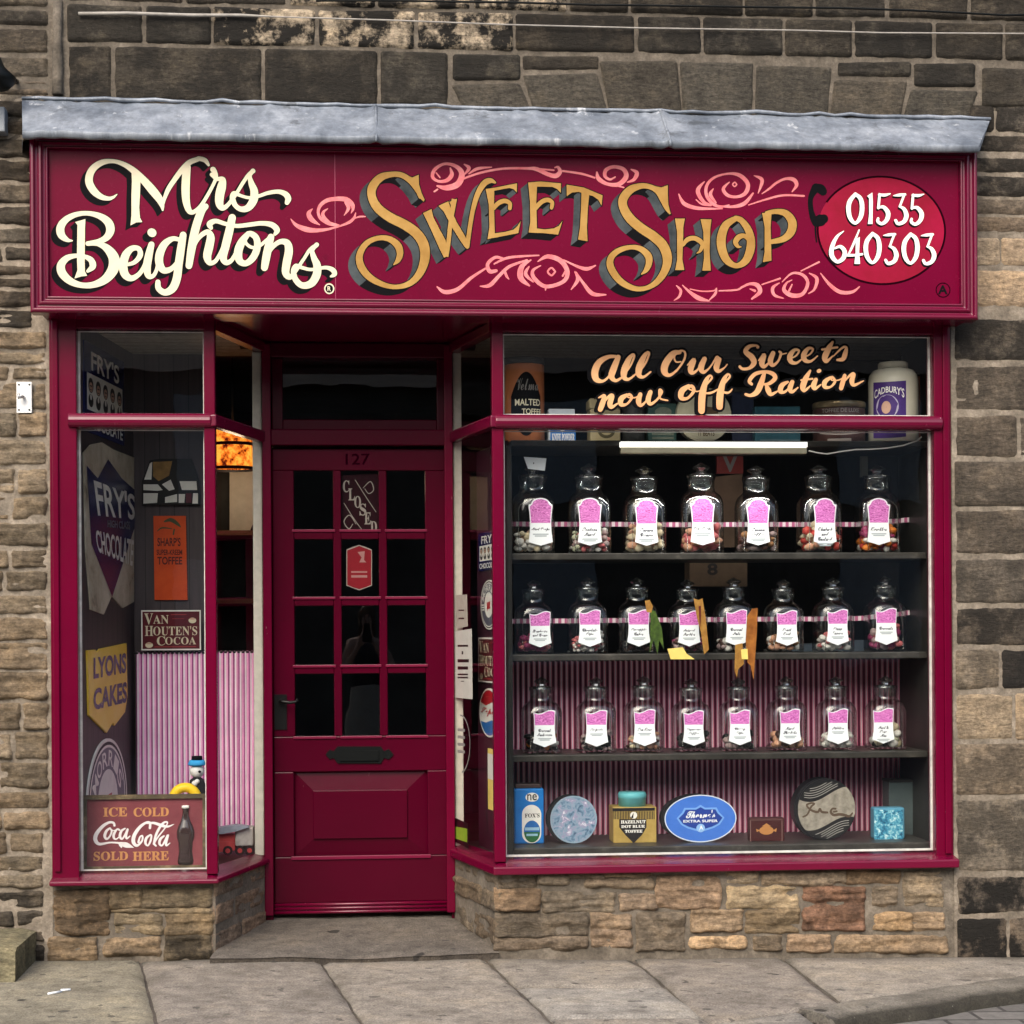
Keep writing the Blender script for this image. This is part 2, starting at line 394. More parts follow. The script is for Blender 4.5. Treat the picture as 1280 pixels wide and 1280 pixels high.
# ---- brush strokes (hand lettering)
def catmull(P, per=8):
    n = len(P); out = []
    if n == 2:
        return [tuple(P[0][k] + (P[1][k] - P[0][k]) * i / 3 for k in range(3)) for i in range(4)]
    for i in range(n - 1):
        p0 = P[max(0, i - 1)]; p1 = P[i]; p2 = P[i + 1]; p3 = P[min(n - 1, i + 2)]
        for j in range(per):
            t = j / per
            out.append(tuple(0.5 * ((2 * p1[k]) + (-p0[k] + p2[k]) * t + (2 * p0[k] - 5 * p1[k] + 4 * p2[k] - p3[k]) * t * t + (-p0[k] + 3 * p1[k] - 3 * p2[k] + p3[k]) * t ** 3) for k in range(3)))
    out.append(tuple(P[-1])); return out
def stroke_outline(P, butt=False):
    """P = smooth [(x, y, w)] -> left side, right side"""
    L = []; Rr = []; n = len(P)
    for i, (x, y, w) in enumerate(P):
        a = P[max(0, i - 1)]; b = P[min(n - 1, i + 1)]
        dx, dy = b[0] - a[0], b[1] - a[1]; q = math.hypot(dx, dy) or 1e-9
        nx, ny = -dy / q, dx / q; h = max(w, 1e-5) / 2
        L.append((x + nx * h, y + ny * h)); Rr.append((x - nx * h, y - ny * h))
    caps = []
    if not butt:
        for (x, y, w), (bx, by), (lx, ly), side in ((P[0], (P[1][0], P[1][1]), L[0], 1), (P[-1], (P[-2][0], P[-2][1]), Rr[-1], 1)):
            a0 = math.atan2(ly - y, lx - x); h = max(w, 1e-5) / 2
            caps.append([(x + h * math.cos(a0 + math.pi * k / 6), y + h * math.sin(a0 + math.pi * k / 6)) for k in range(7)])
    return L, Rr, caps
class Brush:
    """collects strokes / polygons (plane coords) and lays them as fill, outline and block shade"""
    def __init__(s, fr): s.fr = fr; s.items = []
    def stroke(s, P, butt=False): s.items.append(('s', P, butt))
    def poly(s, pts): s.items.append(('p', pts))
    def lay(s, mb, n, fill, outline=None, ow=0.0, shade=None, off=(0, 0), nsh=0.0003, nout=0.0010, dn=0.00003, side=None):
        fr = s.fr; k = 0
        for it in s.items:
            if it[0] == 's':
                P = it[1]; L, Rr, caps = stroke_outline(P, it[2])
                loops = [(L, 1), (Rr, -1)] + [(c, -1) for c in caps]
            else:
                pts = it[1]; ar = sum(pts[i][0] * pts[(i + 1) % len(pts)][1] - pts[(i + 1) % len(pts)][0] * pts[i][1] for i in range(len(pts)))
                loops = [(pts + [pts[0]], -1 if ar > 0 else 1)]
            if shade is not None:
                for lp, sg in loops:
                    for i in range(len(lp) - 1):
                        a, b = lp[i], lp[i + 1]; dx, dy = b[0] - a[0], b[1] - a[1]; q = math.hypot(dx, dy)
                        if q < 1e-7: continue
                        nx, ny = -dy / q * sg, dx / q * sg
                        if nx * off[0] + ny * off[1] <= 0: continue
                        k += 1; z = nsh + (k % 400) * 0.0000015
                        mi = shade if (side is None or nx > -0.62) else side
                        mb.add([fr.p(a[0], a[1], z), fr.p(b[0], b[1], z), fr.p(b[0] + off[0], b[1] + off[1], z), fr.p(a[0] + off[0], a[1] + off[1], z)], [(0, 1, 2, 3)], mi)
        for pass_, mi, extra, z0 in ((0, outline, ow, nout), (1, fill, 0.0, n)):
            if mi is None: continue
            for j, it in enumerate(s.items):
                z = z0 + j * dn * 0.3
                if it[0] == 's':
                    P = [(x, y, w + 2 * extra) for x, y, w in it[1]]
                    L, Rr, caps = stroke_outline(P, it[2]); m = len(P); vs = []; fs = []
                    for i in range(m):
                        zz = z + dn * i / m; vs += [fr.p(*L[i], zz), fr.p(*Rr[i], zz)]
                    for i in range(m - 1): fs.append((2 * i, 2 * i + 1, 2 * i + 3, 2 * i + 2))
                    mb.add(vs, fs, mi)
                    for q, cp in enumerate(caps): mb.add([fr.p(a, b, z + (dn if q else 0)) for a, b in cp], [tuple(range(len(cp)))], mi)
                else:
                    mb.flat(fr, it[1], z, mi)
                    if extra:
                        pp = it[1] + [it[1][0]]
                        for i in range(len(pp) - 1):
                            a, b = pp[i], pp[i + 1]; dx, dy = b[0] - a[0], b[1] - a[1]; q = math.hypot(dx, dy) or 1e-9
                            nx, ny = -dy / q * extra, dx / q * extra; ex, ey = dx / q * extra * 0.8, dy / q * extra * 0.8
                            zz = z + dn * (i + 1) * 0.02
                            mb.add([fr.p(a[0] + nx - ex, a[1] + ny - ey, zz), fr.p(b[0] + nx + ex, b[1] + ny + ey, zz), fr.p(b[0] - nx + ex, b[1] - ny + ey, zz), fr.p(a[0] - nx - ex, a[1] - ny - ey, zz)], [(0, 1, 2, 3)], mi)

# ---- masonry: every stone a cushioned, roughened face in one wall mesh
def lay_stones(mb, fr, stones, cell=0.012, relief=0.008, depth=0.02, rnd=None):
    """stones: (quad [(a,b)] tl,tr,br,bl, tint, soot, roughness 0..1)"""
    for si, (q, tint, soot, rg) in enumerate(stones):
        tl, tr, br, bl = [Vector(p) for p in q]
        wd = (tr - tl).length; ht = (tl - bl).length
        nx = max(3, min(90, int(wd / cell))); nz = max(3, min(40, int(ht / cell)))
        sd = rnd.uniform(0, 100); vs = []; fs = []; so = []
        tilt = rnd.uniform(-0.004, 0.004); off = rnd.uniform(-0.004, 0.004)
        for j in range(nz + 1):
            for i in range(nx + 1):
                u = i / nx; v = j / nz
                p = (bl * (1 - u) + br * u) * (1 - v) + (tl * (1 - u) + tr * u) * v
                ex = min(u, 1 - u) * wd; ez = min(v, 1 - v) * ht
                rr = 0.0045 + 0.008 * rg
                if ex < rr and ez < rr: e = rr - math.hypot(rr - ex, rr - ez)
                else: e = min(ex, ez)
                e = max(e, -0.004)
                nv = Vector((p.x * 22 + sd, p.y * 34, sd * 1.7))
                a = p.x + noise.noise(nv * 1.0) * 0.006 * rg; b = p.y + noise.noise(nv + Vector((9, 4, 2))) * 0.005 * rg
                h = off + tilt * (u - 0.5) * 2
                h += noise.fractal(Vector((p.x * 9 + sd, p.y * 16 + sd, 0)), 1.0, 2.0, 5) * relief * (0.35 + rg)
                h += noise.noise(Vector((p.x * 2.5 + sd, p.y * 75, sd))) * relief * 0.8 * rg
                if e < rr: h -= depth * (1 - e / rr) ** 2
                vs.append(fr.p(a, b, h)); so.append(soot)
        w = nx + 1
        for j in range(nz):
            for i in range(nx): fs.append((j * w + i, j * w + i + 1, (j + 1) * w + i + 1, (j + 1) * w + i))
        mb.add(vs, fs, 0, True, tint, so)
def mortar_sheet(mb, fr, a0, b0, a1, b1, n, cell=0.03, mi=1, amp=0.005):
    nx = max(1, int((a1 - a0) / cell)); nz = max(1, int((b1 - b0) / cell)); vs = []
    for j in range(nz + 1):
        for i in range(nx + 1):
            a = a0 + (a1 - a0) * i / nx; b = b0 + (b1 - b0) * j / nz
            vs.append(fr.p(a, b, n + noise.noise(Vector((a * 25, b * 25, 3))) * amp))
    w = nx + 1
    mb.add(vs, [(j * w + i, j * w + i + 1, (j + 1) * w + i + 1, (j + 1) * w + i) for j in range(nz) for i in range(nx)], mi, True)
# ------------------------------------------------------------------ key planes of the building
FACE = Fr((0, 0, 0))
X_L, X_R = PX(63), PX(1190)
Z_HEAD = 2.385          # underside of window heads
YD = 0.60               # door plane
YS = -0.13              # sign board plane
SOFF_Z = PZ(396, -0.14)
rnd = random.Random(11)
def fq(x0, y0, x1, y1, Y=0.0, j=0.0):
    r = lambda: rnd.uniform(-j, j)
    return [at(x0 + r(), y0 + r(), Y), at(x1 + r(), y0 + r(), Y), at(x1 + r(), y1 + r(), Y), at(x0 + r(), y1 + r(), Y)]
def tnt(c, v=0.16):
    k = 1 + rnd.uniform(-v, v); w = rnd.uniform(-0.04, 0.05)
    return (c[0] * k * (1 + w), c[1] * k, c[2] * k * (1 - w))

building = empty('shop_building', (0, 0, 0), 'old sandstone terrace building with a maroon sweet shop front built into its ground floor', 'building')

# ---- stone walls
DK = (0.066, 0.058, 0.046); MIDB = (0.18, 0.15, 0.115); TAN = (0.29, 0.225, 0.155); LT = (0.44, 0.345, 0.245)
def rowq(x0, x1, z0, z1, g=0.004): return [(x0 + g, z1 - g), (x1 - g, z1 - g), (x1 - g, z0 + g), (x0 + g, z0 + g)]

# upper wall (above the shop front)
mb = MB(); st = []
zc = [PZ(y, 0, 640) for y in (136, 64, 14)]      # bed joints seen above the lead
zc += [zc[-1] + 0.165 * k for k in range(1, 7)]
XW0, XW1, XM = -3.0, 4.6, PX(76)
def spread(xs, z0, z1, tint, soot, rg, g=0.004, v=0.2):
    for a, b in zip(xs[:-1], xs[1:]): st.append((rowq(a, b, z0, z1, g), tnt(tint, v), soot * rnd.uniform(0.6, 1.0), rg))
def run(x0, x1, lo=0.28, hi=0.55):
    xs = [x0]
    while xs[-1] < x1 - hi: xs.append(xs[-1] + rnd.uniform(lo, hi))
    xs.append(x1); return xs
spread([PX(x, 0, 90) for x in (82, 141, 329, 474, 562)], zc[0], zc[1], DK, 0.9, 0.25, 0.006)
# stones round the shallow relieving arch (wedge stones stepping up to the keystone)
st.append((fq(566, 67, 651, 100), tnt(DK), 0.8, 0.2)); st.append((fq(653, 68, 750, 87.5), tnt(DK), 0.5, 0.2))
st.append((fq(1047, 76, 1140, 95.5), tnt(DK), 0.8, 0.2)); st.append((fq(1143, 78, 1220, 108), tnt(DK), 0.8, 0.2))
VC = (0.088, 0.079, 0.064)
vous = [[(564, 103), (650, 101), (666, 140), (583, 140)], [(652, 90), (748, 88), (762, 141), (668, 141)], [(750, 74), (848, 73), (854, 143), (764, 143)], [(851, 74), (945, 75), (943, 146), (856, 146)],
        [(947, 79), (1043, 80), (1037, 150), (945, 150)], [(1045, 97), (1139, 98), (1127, 153), (1039, 153)], [(1141, 109), (1226, 111), (1209, 156), (1129, 156)]]
for q in vous: st.append(([at(x, y, -0.02) for x, y in q], tnt(VC, 0.1), 0.12, 0.12))
spread([PX(1227, 0, 90)] + run(PX(1330, 0, 90), XW1), PZ(135, 0, 1250), PZ(83, 0, 1250), DK, 0.6, 0.3)
xa = [PX(x, 0, 40) for x in (82, 180, 265, 396, 520, 643, 795, 878, 980, 1067, 1168, 1256)]
n0 = len(st); spread(xa + run(PX(1345, 0, 40), XW1), zc[1], zc[2], DK, 0.9, 0.3, 0.005)
for i in (2, 3, 4): st[n0 + i] = (st[n0 + i][0], (0.55, 0.46, 0.34), 1.0, 0.4)   # flaked limewash over soot
xb = [PX(x, 0, 5) for x in (82, 230, 360, 470, 590, 710, 787, 930, 1018, 1110, 1212)]
n0 = len(st); spread(xb + run(PX(1300, 0, 5), XW1), zc[2], zc[3], DK, 0.8, 0.3, 0.005)
for i in (2, 3, 4): st[n0 + i] = (st[n0 + i][0], (0.55, 0.46, 0.34), 1.0, 0.4)
for k in range(3, len(zc) - 1): spread(run(XW0, XW1), zc[k], zc[k + 1], DK, 0.7, 0.3, 0.005)
zl = [PZ(y, 0, 30) for y in (122, 107, 98, 68, 33, 9)] + [zc[3]]
for k in range(len(zl) - 1): spread(list(reversed([PX(66)] + [PX(66) - 0.5 * i - 0.4 * rnd.random() for i in range(1, 4)] + [XW0])), zl[k], zl[k + 1], MIDB if k < 2 else (0.13, 0.11, 0.085), 0.75, 0.6, 0.007)
lay_stones(mb, FACE, st, 0.009, 0.006, 0.012, rnd)
mortar_sheet(mb, FACE, XW0, PZ(200), XW1, zc[-1], -0.010, 0.03)
mb.box(XW0, XW1, 0.02, 0.42, Z_HEAD + 0.05, zc[-1], 1)
# protective mortar fillet where the two house fronts meet
mb.tube([(PX(72, 0, y), 0.004 - 0.006 * (i % 2), PZ(y, 0, 72)) for i, y in enumerate((0, 30, 46, 70, 95, 118))], [0.017, 0.018, 0.015, 0.02, 0.02, 0.022], 1, 10)
mb.build('upper_wall', [STONE, SOOTMORTAR], building)

# left pier
mb = MB(); st = []
ys = [122, 148, 170, 198, 228, 256, 283, 306, 328, 345, 361, 384, 412, 437, 456, 476, 513, 548, 583, 619, 652, 685, 712, 741, 770, 802, 839, 877, 914, 951, 988, 1014, 1039, 1068, 1092, 1113, 1137, 1161, 1180, 1206]
for y0, y1 in zip(ys[:-1], ys[1:]):
    xr = 62 - (6 if y0 > 980 else 0)
    z1, z0 = PZ(y0, 0, 30), PZ(y1, 0, 30)
    edge = X_L - 0.006 if y0 > 395 else PX(44)
    sp = [edge - (0.02 if y0 > 1030 else 0)]
    sp.append(sp[0] - rnd.uniform(0.10, 0.34))
    while sp[-1] > XW0 + 0.5: sp.append(sp[-1] - rnd.uniform(0.25, 0.5))
    sp.append(XW0)
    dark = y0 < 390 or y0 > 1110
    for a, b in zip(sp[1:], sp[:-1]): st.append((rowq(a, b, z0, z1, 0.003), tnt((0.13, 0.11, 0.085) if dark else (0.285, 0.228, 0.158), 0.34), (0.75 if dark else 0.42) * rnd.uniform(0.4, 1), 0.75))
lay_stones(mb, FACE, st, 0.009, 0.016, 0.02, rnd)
mortar_sheet(mb, FACE, XW0, -0.25, X_L, PZ(125), -0.010, 0.025)
mb.box(XW0, X_L - 0.004, 0.02, 0.42, -0.4, Z_HEAD + 0.06, 1)
mb.build('side_wall', [STONE, PALEMORTAR], building)

# right pier: big squared quoins
mb = MB(); st = []
rows = [(130, 166, 1248, 0), (166, 192, 0, 0), (195, 217, 0, 0), (219, 246, 0, 0), (248, 268, 0, 1), (270, 290, 0, 1), (296, 332, 1254, 2), (336, 384, 0, 2), (397, 452, 0, 0), (455, 515, 0, 3), (518, 573, 1274, 3), (576, 633, 0, 3), (636, 694, 0, 3), (697, 756, 0, 3), (758, 808, 0, 4), (811, 862, 1251, 5), (866, 926, 1268, 6), (929, 994, 0, 5), (998, 1091, 0, 7), (1094, 1144, 0, 8), (1147, 1202, 1258, 8), (1206, 1260, 0, 8)]
cc = {0: ((0.105, 0.090, 0.072), 0.8), 1: ((0.22, 0.18, 0.138), 0.3), 2: ((0.42, 0.325, 0.225), 0.0), 3: ((0.135, 0.114, 0.09), 0.45), 4: ((0.11, 0.095, 0.077), 0.8), 5: ((0.25, 0.20, 0.145), 0.45), 6: ((0.40, 0.315, 0.215), 0.15), 7: ((0.22, 0.19, 0.15), 0.55), 8: ((0.16, 0.13, 0.10), 1.0)}
for y0, y1, jx, c in rows:
    z1, z0 = PZ(y0, 0, 1240), PZ(y1, 0, 1240)
    edge = X_R + 0.012 if y0 > 392 else X_R - 0.1
    xs = [edge] + ([PX(jx)] if jx else []) + run(PX(1330) + rnd.uniform(-0.05, 0.15), XW1, 0.35, 0.6)
    for i, (a, b) in enumerate(zip(xs[:-1], xs[1:])):
        tt = cc[c] if not (c == 5 and i == 1) else ((0.03, 0.027, 0.024), 0.5)
        st.append((rowq(a, b, z0, z1, 0.003), tnt(tt[0], 0.1), tt[1], 0.22))
lay_stones(mb, FACE, st, 0.012, 0.005, 0.009, rnd)
mortar_sheet(mb, FACE, X_R + 0.004, -0.4, XW1, PZ(128), -0.007, 0.025)
mb.box(X_R + 0.004, XW1, 0.02, 0.42, -0.5, Z_HEAD + 0.06, 1)
mb.build('side_wall', [STONE, MORTAR], building)

# stall risers under the two windows
xc0, xc1 = PX(268, 0.0), PX(331, 0.56)        # left splay: front corner, back
xd0, xd1 = PX(618, 0.0), PX(565, 0.56)        # right splay
ZS_L, ZS_R = PZ(1107, -0.03, 160), PZ(1090, -0.03, 900)
mb = MB(); st = []
C4 = lambda X, Y: (40 + X / 4.129, 930 + Y / 4.129)
RB = (0.31, 0.25, 0.18)
def crop_st(L, fn, tint, soot, rg):
    for a in L:
        x0, y0 = fn(a[0], a[1]); x1, y1 = fn(a[2], a[3]); t = a[4] if len(a) > 4 else tint
        st.append((fq(x0 - 2, y0 - 1.6, x1 + 2, y1 + 1.6, 0.0, 1.2), tnt(tuple(v * w for v, w in zip(t, rnd.choice(((1, 1, 1), (1.06, .97, .90), (.85, .85, .88), (1.12, 1.02, .98), (.75, .74, .74))))), 0.22), soot * rnd.uniform(0.2, 1.6), rg))
crop_st([(110, 755, 395, 985), (402, 752, 556, 850), (562, 752, 925, 842), (432, 880, 668, 982), (690, 880, 925, 985), (690, 992, 920, 1112), (85, 1002, 330, 1125), (370, 1002, 660, 1102), (402, 856, 925, 876)], C4, (0.27, 0.215, 0.14), 0.45, 1.0)
lay_stones(mb, FACE, st, 0.007, 0.013, 0.014, rnd)
st = []
fl = Fr((xc0, 0, 0), (xc1 - xc0, 0.56, 0)); LS = math.hypot(xc1 - xc0, 0.56)
fr2 = Fr((xd1, 0.56, 0), (xd0 - xd1, -0.56, 0))
for z0, z1, js in ((0.235, 0.335, (0, .34, .6)), (0.13, 0.228, (0, .22, .6)), (0.02, 0.122, (0, .3, .6))):
    js = [j * LS / 0.6 for j in js]
    for a, b in zip(js[:-1], js[1:]): st.append((rowq(a, b, z0, z1, 0.005), tnt((0.30, 0.225, 0.165), 0.15), 0.2, 0.5))
lay_stones(mb, fl, st, 0.010, 0.007, 0.012, rnd)
mb.plan([(X_L, 0.012), (xc0 - 0.004, 0.012), (xc1 - 0.004, 0.56), (xc1 - 0.004, 0.7), (X_L, 0.7)], -0.3, ZS_L, 1)
mb.build('stall_riser', [STONE, EARTHMORTAR], building)
mb = MB(); st = []
P5 = lambda X, Y: (620 + X / 4.414, 930 + Y / 4.414)
P6 = lambda X, Y: (900 + X / 4.414, 930 + Y / 4.414)
OR = (0.42, 0.245, 0.160); LB = (0.44, 0.345, 0.22)
crop_st([(0, 715, 225, 795), (240, 715, 405, 775), (410, 712, 590, 742), (600, 712, 865, 732), (490, 748, 865, 795), (890, 735, 1236, 905), (0, 803, 240, 925), (262, 822, 655, 940), (690, 830, 880, 915), (0, 935, 505, 1060), (0, 1066, 505, 1135), (530, 940, 745, 1018), (530, 1024, 745, 1130), (780, 930, 1040, 1140)], P5, RB, 0.3, 0.95)
crop_st([(30, 702, 212, 770), (240, 700, 694, 780), (705, 700, 1000, 770), (1020, 705, 1240, 900), (45, 790, 430, 905, LB), (468, 785, 798, 1032, OR), (850, 790, 985, 905), (-150, 918, 125, 1035), (150, 918, 440, 1042, LB), (850, 935, 1060, 1030, LB), (1066, 935, 1240, 1030), (-160, 1070, 145, 1128, LB), (198, 1066, 342, 1142), (380, 1062, 610, 1145), (640, 1060, 1250, 1150)], P6, (0.40, 0.315, 0.215), 0.3, 0.95)
lay_stones(mb, FACE, st, 0.007, 0.013, 0.014, rnd)
st = []
for z0, z1, js in ((0.26, 0.36, (0, .25, .6)), (0.16, 0.252, (0, .4, .6)), (0.03, 0.152, (0, .28, .6))):
    js = [j * LS / 0.6 for j in js]
    for a, b in zip(js[:-1], js[1:]): st.append((rowq(a, b, z0, z1, 0.006), tnt((0.22, 0.175, 0.125), 0.15), 0.4, 0.8))
lay_stones(mb, fr2, st, 0.010, 0.009, 0.014, rnd)
mb.plan([(xd0 + 0.004, 0.012), (X_R + 0.02, 0.012), (X_R + 0.02, 0.7), (xd1 + 0.004, 0.7), (xd1 + 0.004, 0.56)], -0.35, ZS_R, 1)
mb.build('stall_riser', [STONE, EARTHMORTAR], building)

# doorstep slab: worn, its front lip over the pavement
g = lambda px, py, dz=0: ground(px, py, dz)
mb = MB(); NXs, NYs = 40, 16; vs = []
pf0, pf1 = ground(262, 1196, 0.03), ground(624, 1189, 0.03)
yb = 0.72; xb0, xb1 = xc1 - 0.06, xd1 + 0.06
zb = PZ(1146, 0.58, 450)
for j in range(NYs + 1):
    v = j / NYs
    for i in range(NXs + 1):
        u = i / NXs
        xf, yf, zf = pf0.x * (1 - u) + pf1.x * u, pf0.y * (1 - u) + pf1.y * u, pf0.z * (1 - u) + pf1.z * u
        xb_ = xb0 * (1 - u) + xb1 * u
        x = xf * (1 - v) + xb_ * v; y = yf * (1 - v) + yb * v + noise.noise(Vector((u * 7, 0, 5))) * 0.012 * (1 - v)
        z = zf * (1 - v) + zb * v - 0.012 * math.exp(-((u - 0.55) / 0.25) ** 2) * (1 - v) + noise.noise(Vector((u * 5, v * 3, 9))) * 0.004
        if j == 0: z -= 0.006
        vs.append((x, y, z))
w = NXs + 1
fs = [(j * w + i, j * w + i + 1, (j + 1) * w + i + 1, (j + 1) * w + i) for j in range(NYs) for i in range(NXs)]
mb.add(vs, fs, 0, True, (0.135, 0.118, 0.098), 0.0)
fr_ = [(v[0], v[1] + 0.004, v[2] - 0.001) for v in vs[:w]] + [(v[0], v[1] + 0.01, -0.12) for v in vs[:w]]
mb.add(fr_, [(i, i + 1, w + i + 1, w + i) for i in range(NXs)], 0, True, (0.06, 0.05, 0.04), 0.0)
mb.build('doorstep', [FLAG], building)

# ------------------------------------------------------------------ lead flashing over the sign
zt0, zt1 = PZ(125, -0.01, 60), PZ(164, -0.23, 60)
zf0 = PZ(172, -0.23, 60)
mb = MB(); xs0, xs1, xe0, xe1 = PX(28, 0, 125), PX(28, -0.23, 165), PX(1237, 0, 150), PX(1224, -0.23, 187)
NX, NV = 150, 8; vs = []
seams = [PX(470, -0.1, 150), PX(830, -0.1, 150)]
for j in range(NV + 1):
    v = j / NV
    for i in range(NX + 1):
        u = i / NX; a = (xs0 * (1 - v) + xs1 * v); b = (xe0 * (1 - v) + xe1 * v); x = a + (b - a) * u
        y = -0.008 - 0.222 * v; z = zt0 - 0.016 * u * (1 - v) + (zt1 - zt0) * v
        wob = noise.noise(Vector((x * 5, v * 2, 1))) * 0.006 + noise.noise(Vector((x * 22, v * 5, 4))) * 0.004
        if j == 0: z += abs(noise.noise(Vector((x * 16, 0, 7)))) * 0.016; y += 0.004
        for sx in seams:
            if abs(x - sx) < 0.02: wob += 0.010 * (1 - abs(x - sx) / 0.02) + 0.002
        vs.append((x, y - wob, z + wob * 0.6))
w = NX + 1
mb.add(vs, [(j * w + i, j * w + i + 1, (j + 1) * w + i + 1, (j + 1) * w + i) for j in range(NV) for i in range(NX)], 0, True)
lip = vs[-w:]; drop = [(x, y - 0.001, z - (zt1 - zf0) + noise.noise(Vector((x * 9, 3, 3))) * 0.004) for x, y, z in lip]; inn = [(x, y + 0.02, z) for x, y, z in drop]
mb.add(lip + drop + inn, [(i, i + 1, w + i + 1, w + i) for i in range(NX)] + [(w + i, w + i + 1, 2 * w + i + 1, 2 * w + i) for i in range(NX)], 0, True)
mb.add([vs[0], vs[NV * w], drop[0], (xs0, -0.008, drop[0][2])], [(0, 1, 2, 3)], 0); mb.add([vs[NX], vs[NV * w + NX], drop[-1], (xe1 - 0.004, -0.008, vs[NX][2] - 0.06)], [(0, 1, 2, 3)], 0)
mb.tube([(xs0 + (xe0 - xs0) * i / 60, -0.012, zt0 - 0.016 * i / 60 + 0.004 + abs(noise.noise(Vector((i * 1.3, 2, 2)))) * 0.018) for i in range(61)], [0.006 + 0.006 * abs(noise.noise(Vector((i * 0.9, 8, 2)))) for i in range(61)], 0, 6)
for sx in seams:
    P = [(sx + 0.002 * noise.noise(Vector((v * 9, sx, 1))), -0.010 - 0.222 * v - 0.012, zt0 - 0.008 + (zt1 - zt0) * v + 0.004) for v in (0, .25, .5, .75, 1)]; mb.tube(P + [(P[-1][0], P[-1][1] - 0.001, zf0)], 0.0055, 0, 8)
mb.build('lead_flashing', [LEAD], building)

# ------------------------------------------------------------------ sign board
sx0, sx1 = PX(37, -0.17, 285), PX(1222.5, -0.17, 285); sz1, sz0 = PZ(178, -0.17, 640), PZ(395, -0.17, 640)
ix0, ix1 = PX(62, YS, 285), PX(1198, YS, 285); iz1, iz0 = PZ(195.5, YS, 640), PZ(375.5, YS, 640)
sign = empty('shop_sign', ((sx0 + sx1) / 2, YS, sz0), 'long maroon painted sign board lettered Mrs Beightons Sweet Shop above the shop windows', 'sign')
mb = MB(); mb.box(sx0 + 0.03, sx1 - 0.03, YS, 0.015, sz0 + 0.02, sz1 - 0.01)
mb.build('board', [PAINT_SIGN], sign)
# moulded frame, mitred round the board
ml, mr, mt_, mbm = ix0 - sx0, sx1 - ix1, sz1 - iz1, iz0 - sz0
prof = [(0.0, 0.03), (0.0, -0.035), (0.10, -0.042), (0.22, -0.042), (0.30, -0.030), (0.40, -0.026), (0.50, -0.034), (0.62, -0.036), (0.70, -0.022), (0.80, -0.018), (0.88, -0.024), (0.96, -0.022), (1.0, 0.0)]
mb = MB(); vs = []
for t, y in prof:
    vs += [(sx0 + ml * t, YS + y, sz0 + mbm * t), (sx1 - mr * t, YS + y, sz0 + mbm * t), (sx1 - mr * t, YS + y, sz1 - mt_ * t), (sx0 + ml * t, YS + y, sz1 - mt_ * t)]
n = len(prof)
mb.add(vs, [(4 * i + k, 4 * i + (k + 1) % 4, 4 * (i + 1) + (k + 1) % 4, 4 * (i + 1) + k) for i in range(n - 1) for k in range(4)])
mb.build('frame', [PAINT_MOULD], sign, 0.002, 2, True)
# the two board joints
mb = MB(); xj = PX(419, YS, 285); mb.box(xj - 0.0012, xj + 0.0012, YS - 0.0006, YS + 0.01, iz0 + 0.002, iz1 - 0.002)
mb.build('board_joint', [plain('faded_joint', (0.30, 0.05, 0.10), 0.5, 0)], sign)

SF = Fr((0, YS, 0))
MPX = (D + YS) / F_PX / math.cos(YAW) * 1.0
def crop(ox, oy, s):
    def fn(P, wk=1.0):
        out = []
        for p in P:
            x, z = at(ox + p[0] / s, oy + p[1] / s, YS)
            out.append((x, z, p[2] / s * MPX * wk) if len(p) > 2 else (x, z))
        return out
    return fn
cA = crop(60, 180, 6.4); cB = crop(240, 180, 6.4); cC = crop(430, 190, 6.4); cD = crop(600, 190, 6.4); cE = crop(740, 190, 6.4); cF = crop(860, 190, 6.4); cG = crop(1005, 190, 6.4)
cH = crop(360, 220, 11.636); cI = crop(530, 195, 4.267); cJ = crop(840, 200, 5.333)
def S(br, c, P, butt=False, per=8): br.stroke(catmull(c(P), per), butt)

# --- cream script: Mrs Beightons
b = Brush(SF)
S(b, cA, [(552, 404, 8), (520, 428, 22), (480, 437, 32), (420, 420, 46), (362, 370, 58), (328, 295, 60), (352, 210, 55), (425, 152, 46), (520, 138, 32), (610, 165, 38), (690, 218, 50), (765, 290, 58), (835, 370, 66), (890, 440, 58), (912, 490, 38), (918, 530, 14)])
b.poly(cA([(668, 205), (742, 262), (736, 400), (730, 510), (736, 590), (755, 625), (705, 628), (660, 652), (668, 570), (668, 400), (672, 300)]))
S(b, cA, [(914, 520, 14), (930, 445, 26), (962, 365, 36), (1010, 290, 38), (1070, 210, 42), (1130, 150, 42), (1190, 125, 38)] + [(1152 + x, y, w) for x, y, w in [(60, 118, 36), (105, 132, 36), (132, 168, 22)]])
S(b, cA, [(1112, 185, 60), (1104, 280, 64), (1101, 380, 64), (1108, 470, 56), (1130, 535, 44), (1165, 545, 34), (1215, 505, 30), (1260, 440, 28), (1310, 350, 26), (1345, 270, 28), (1335, 225, 36), (1320, 205, 44)])
S(b, cB, [(160, 245, 34), (195, 278, 30), (245, 285, 44), (238, 340, 68), (222, 410, 70), (220, 475, 62), (242, 512, 44), (285, 490, 32), (350, 405, 28), (415, 300, 28), (455, 245, 30), (490, 218, 34)])
S(b, cB, [(488, 215, 36), (462, 255, 32), (475, 315, 46), (498, 380, 60), (492, 450, 64), (450, 510, 54), (395, 522, 42), (350, 495, 38), (325, 440, 44), (335, 395, 34), (380, 410, 26), (450, 430, 24), (525, 420, 26), (610, 392, 30), (690, 382, 34), (745, 400, 44), (770, 435, 48), (760, 470, 36)])
S(b, cA, [(195, 774, 10), (155, 768, 34), (108, 728, 60), (102, 665, 62), (145, 605, 50), (225, 565, 40), (320, 555, 36), (415, 578, 48), (480, 625, 64), (500, 685, 66), (475, 742, 54), (415, 778, 42), (320, 797, 36)])
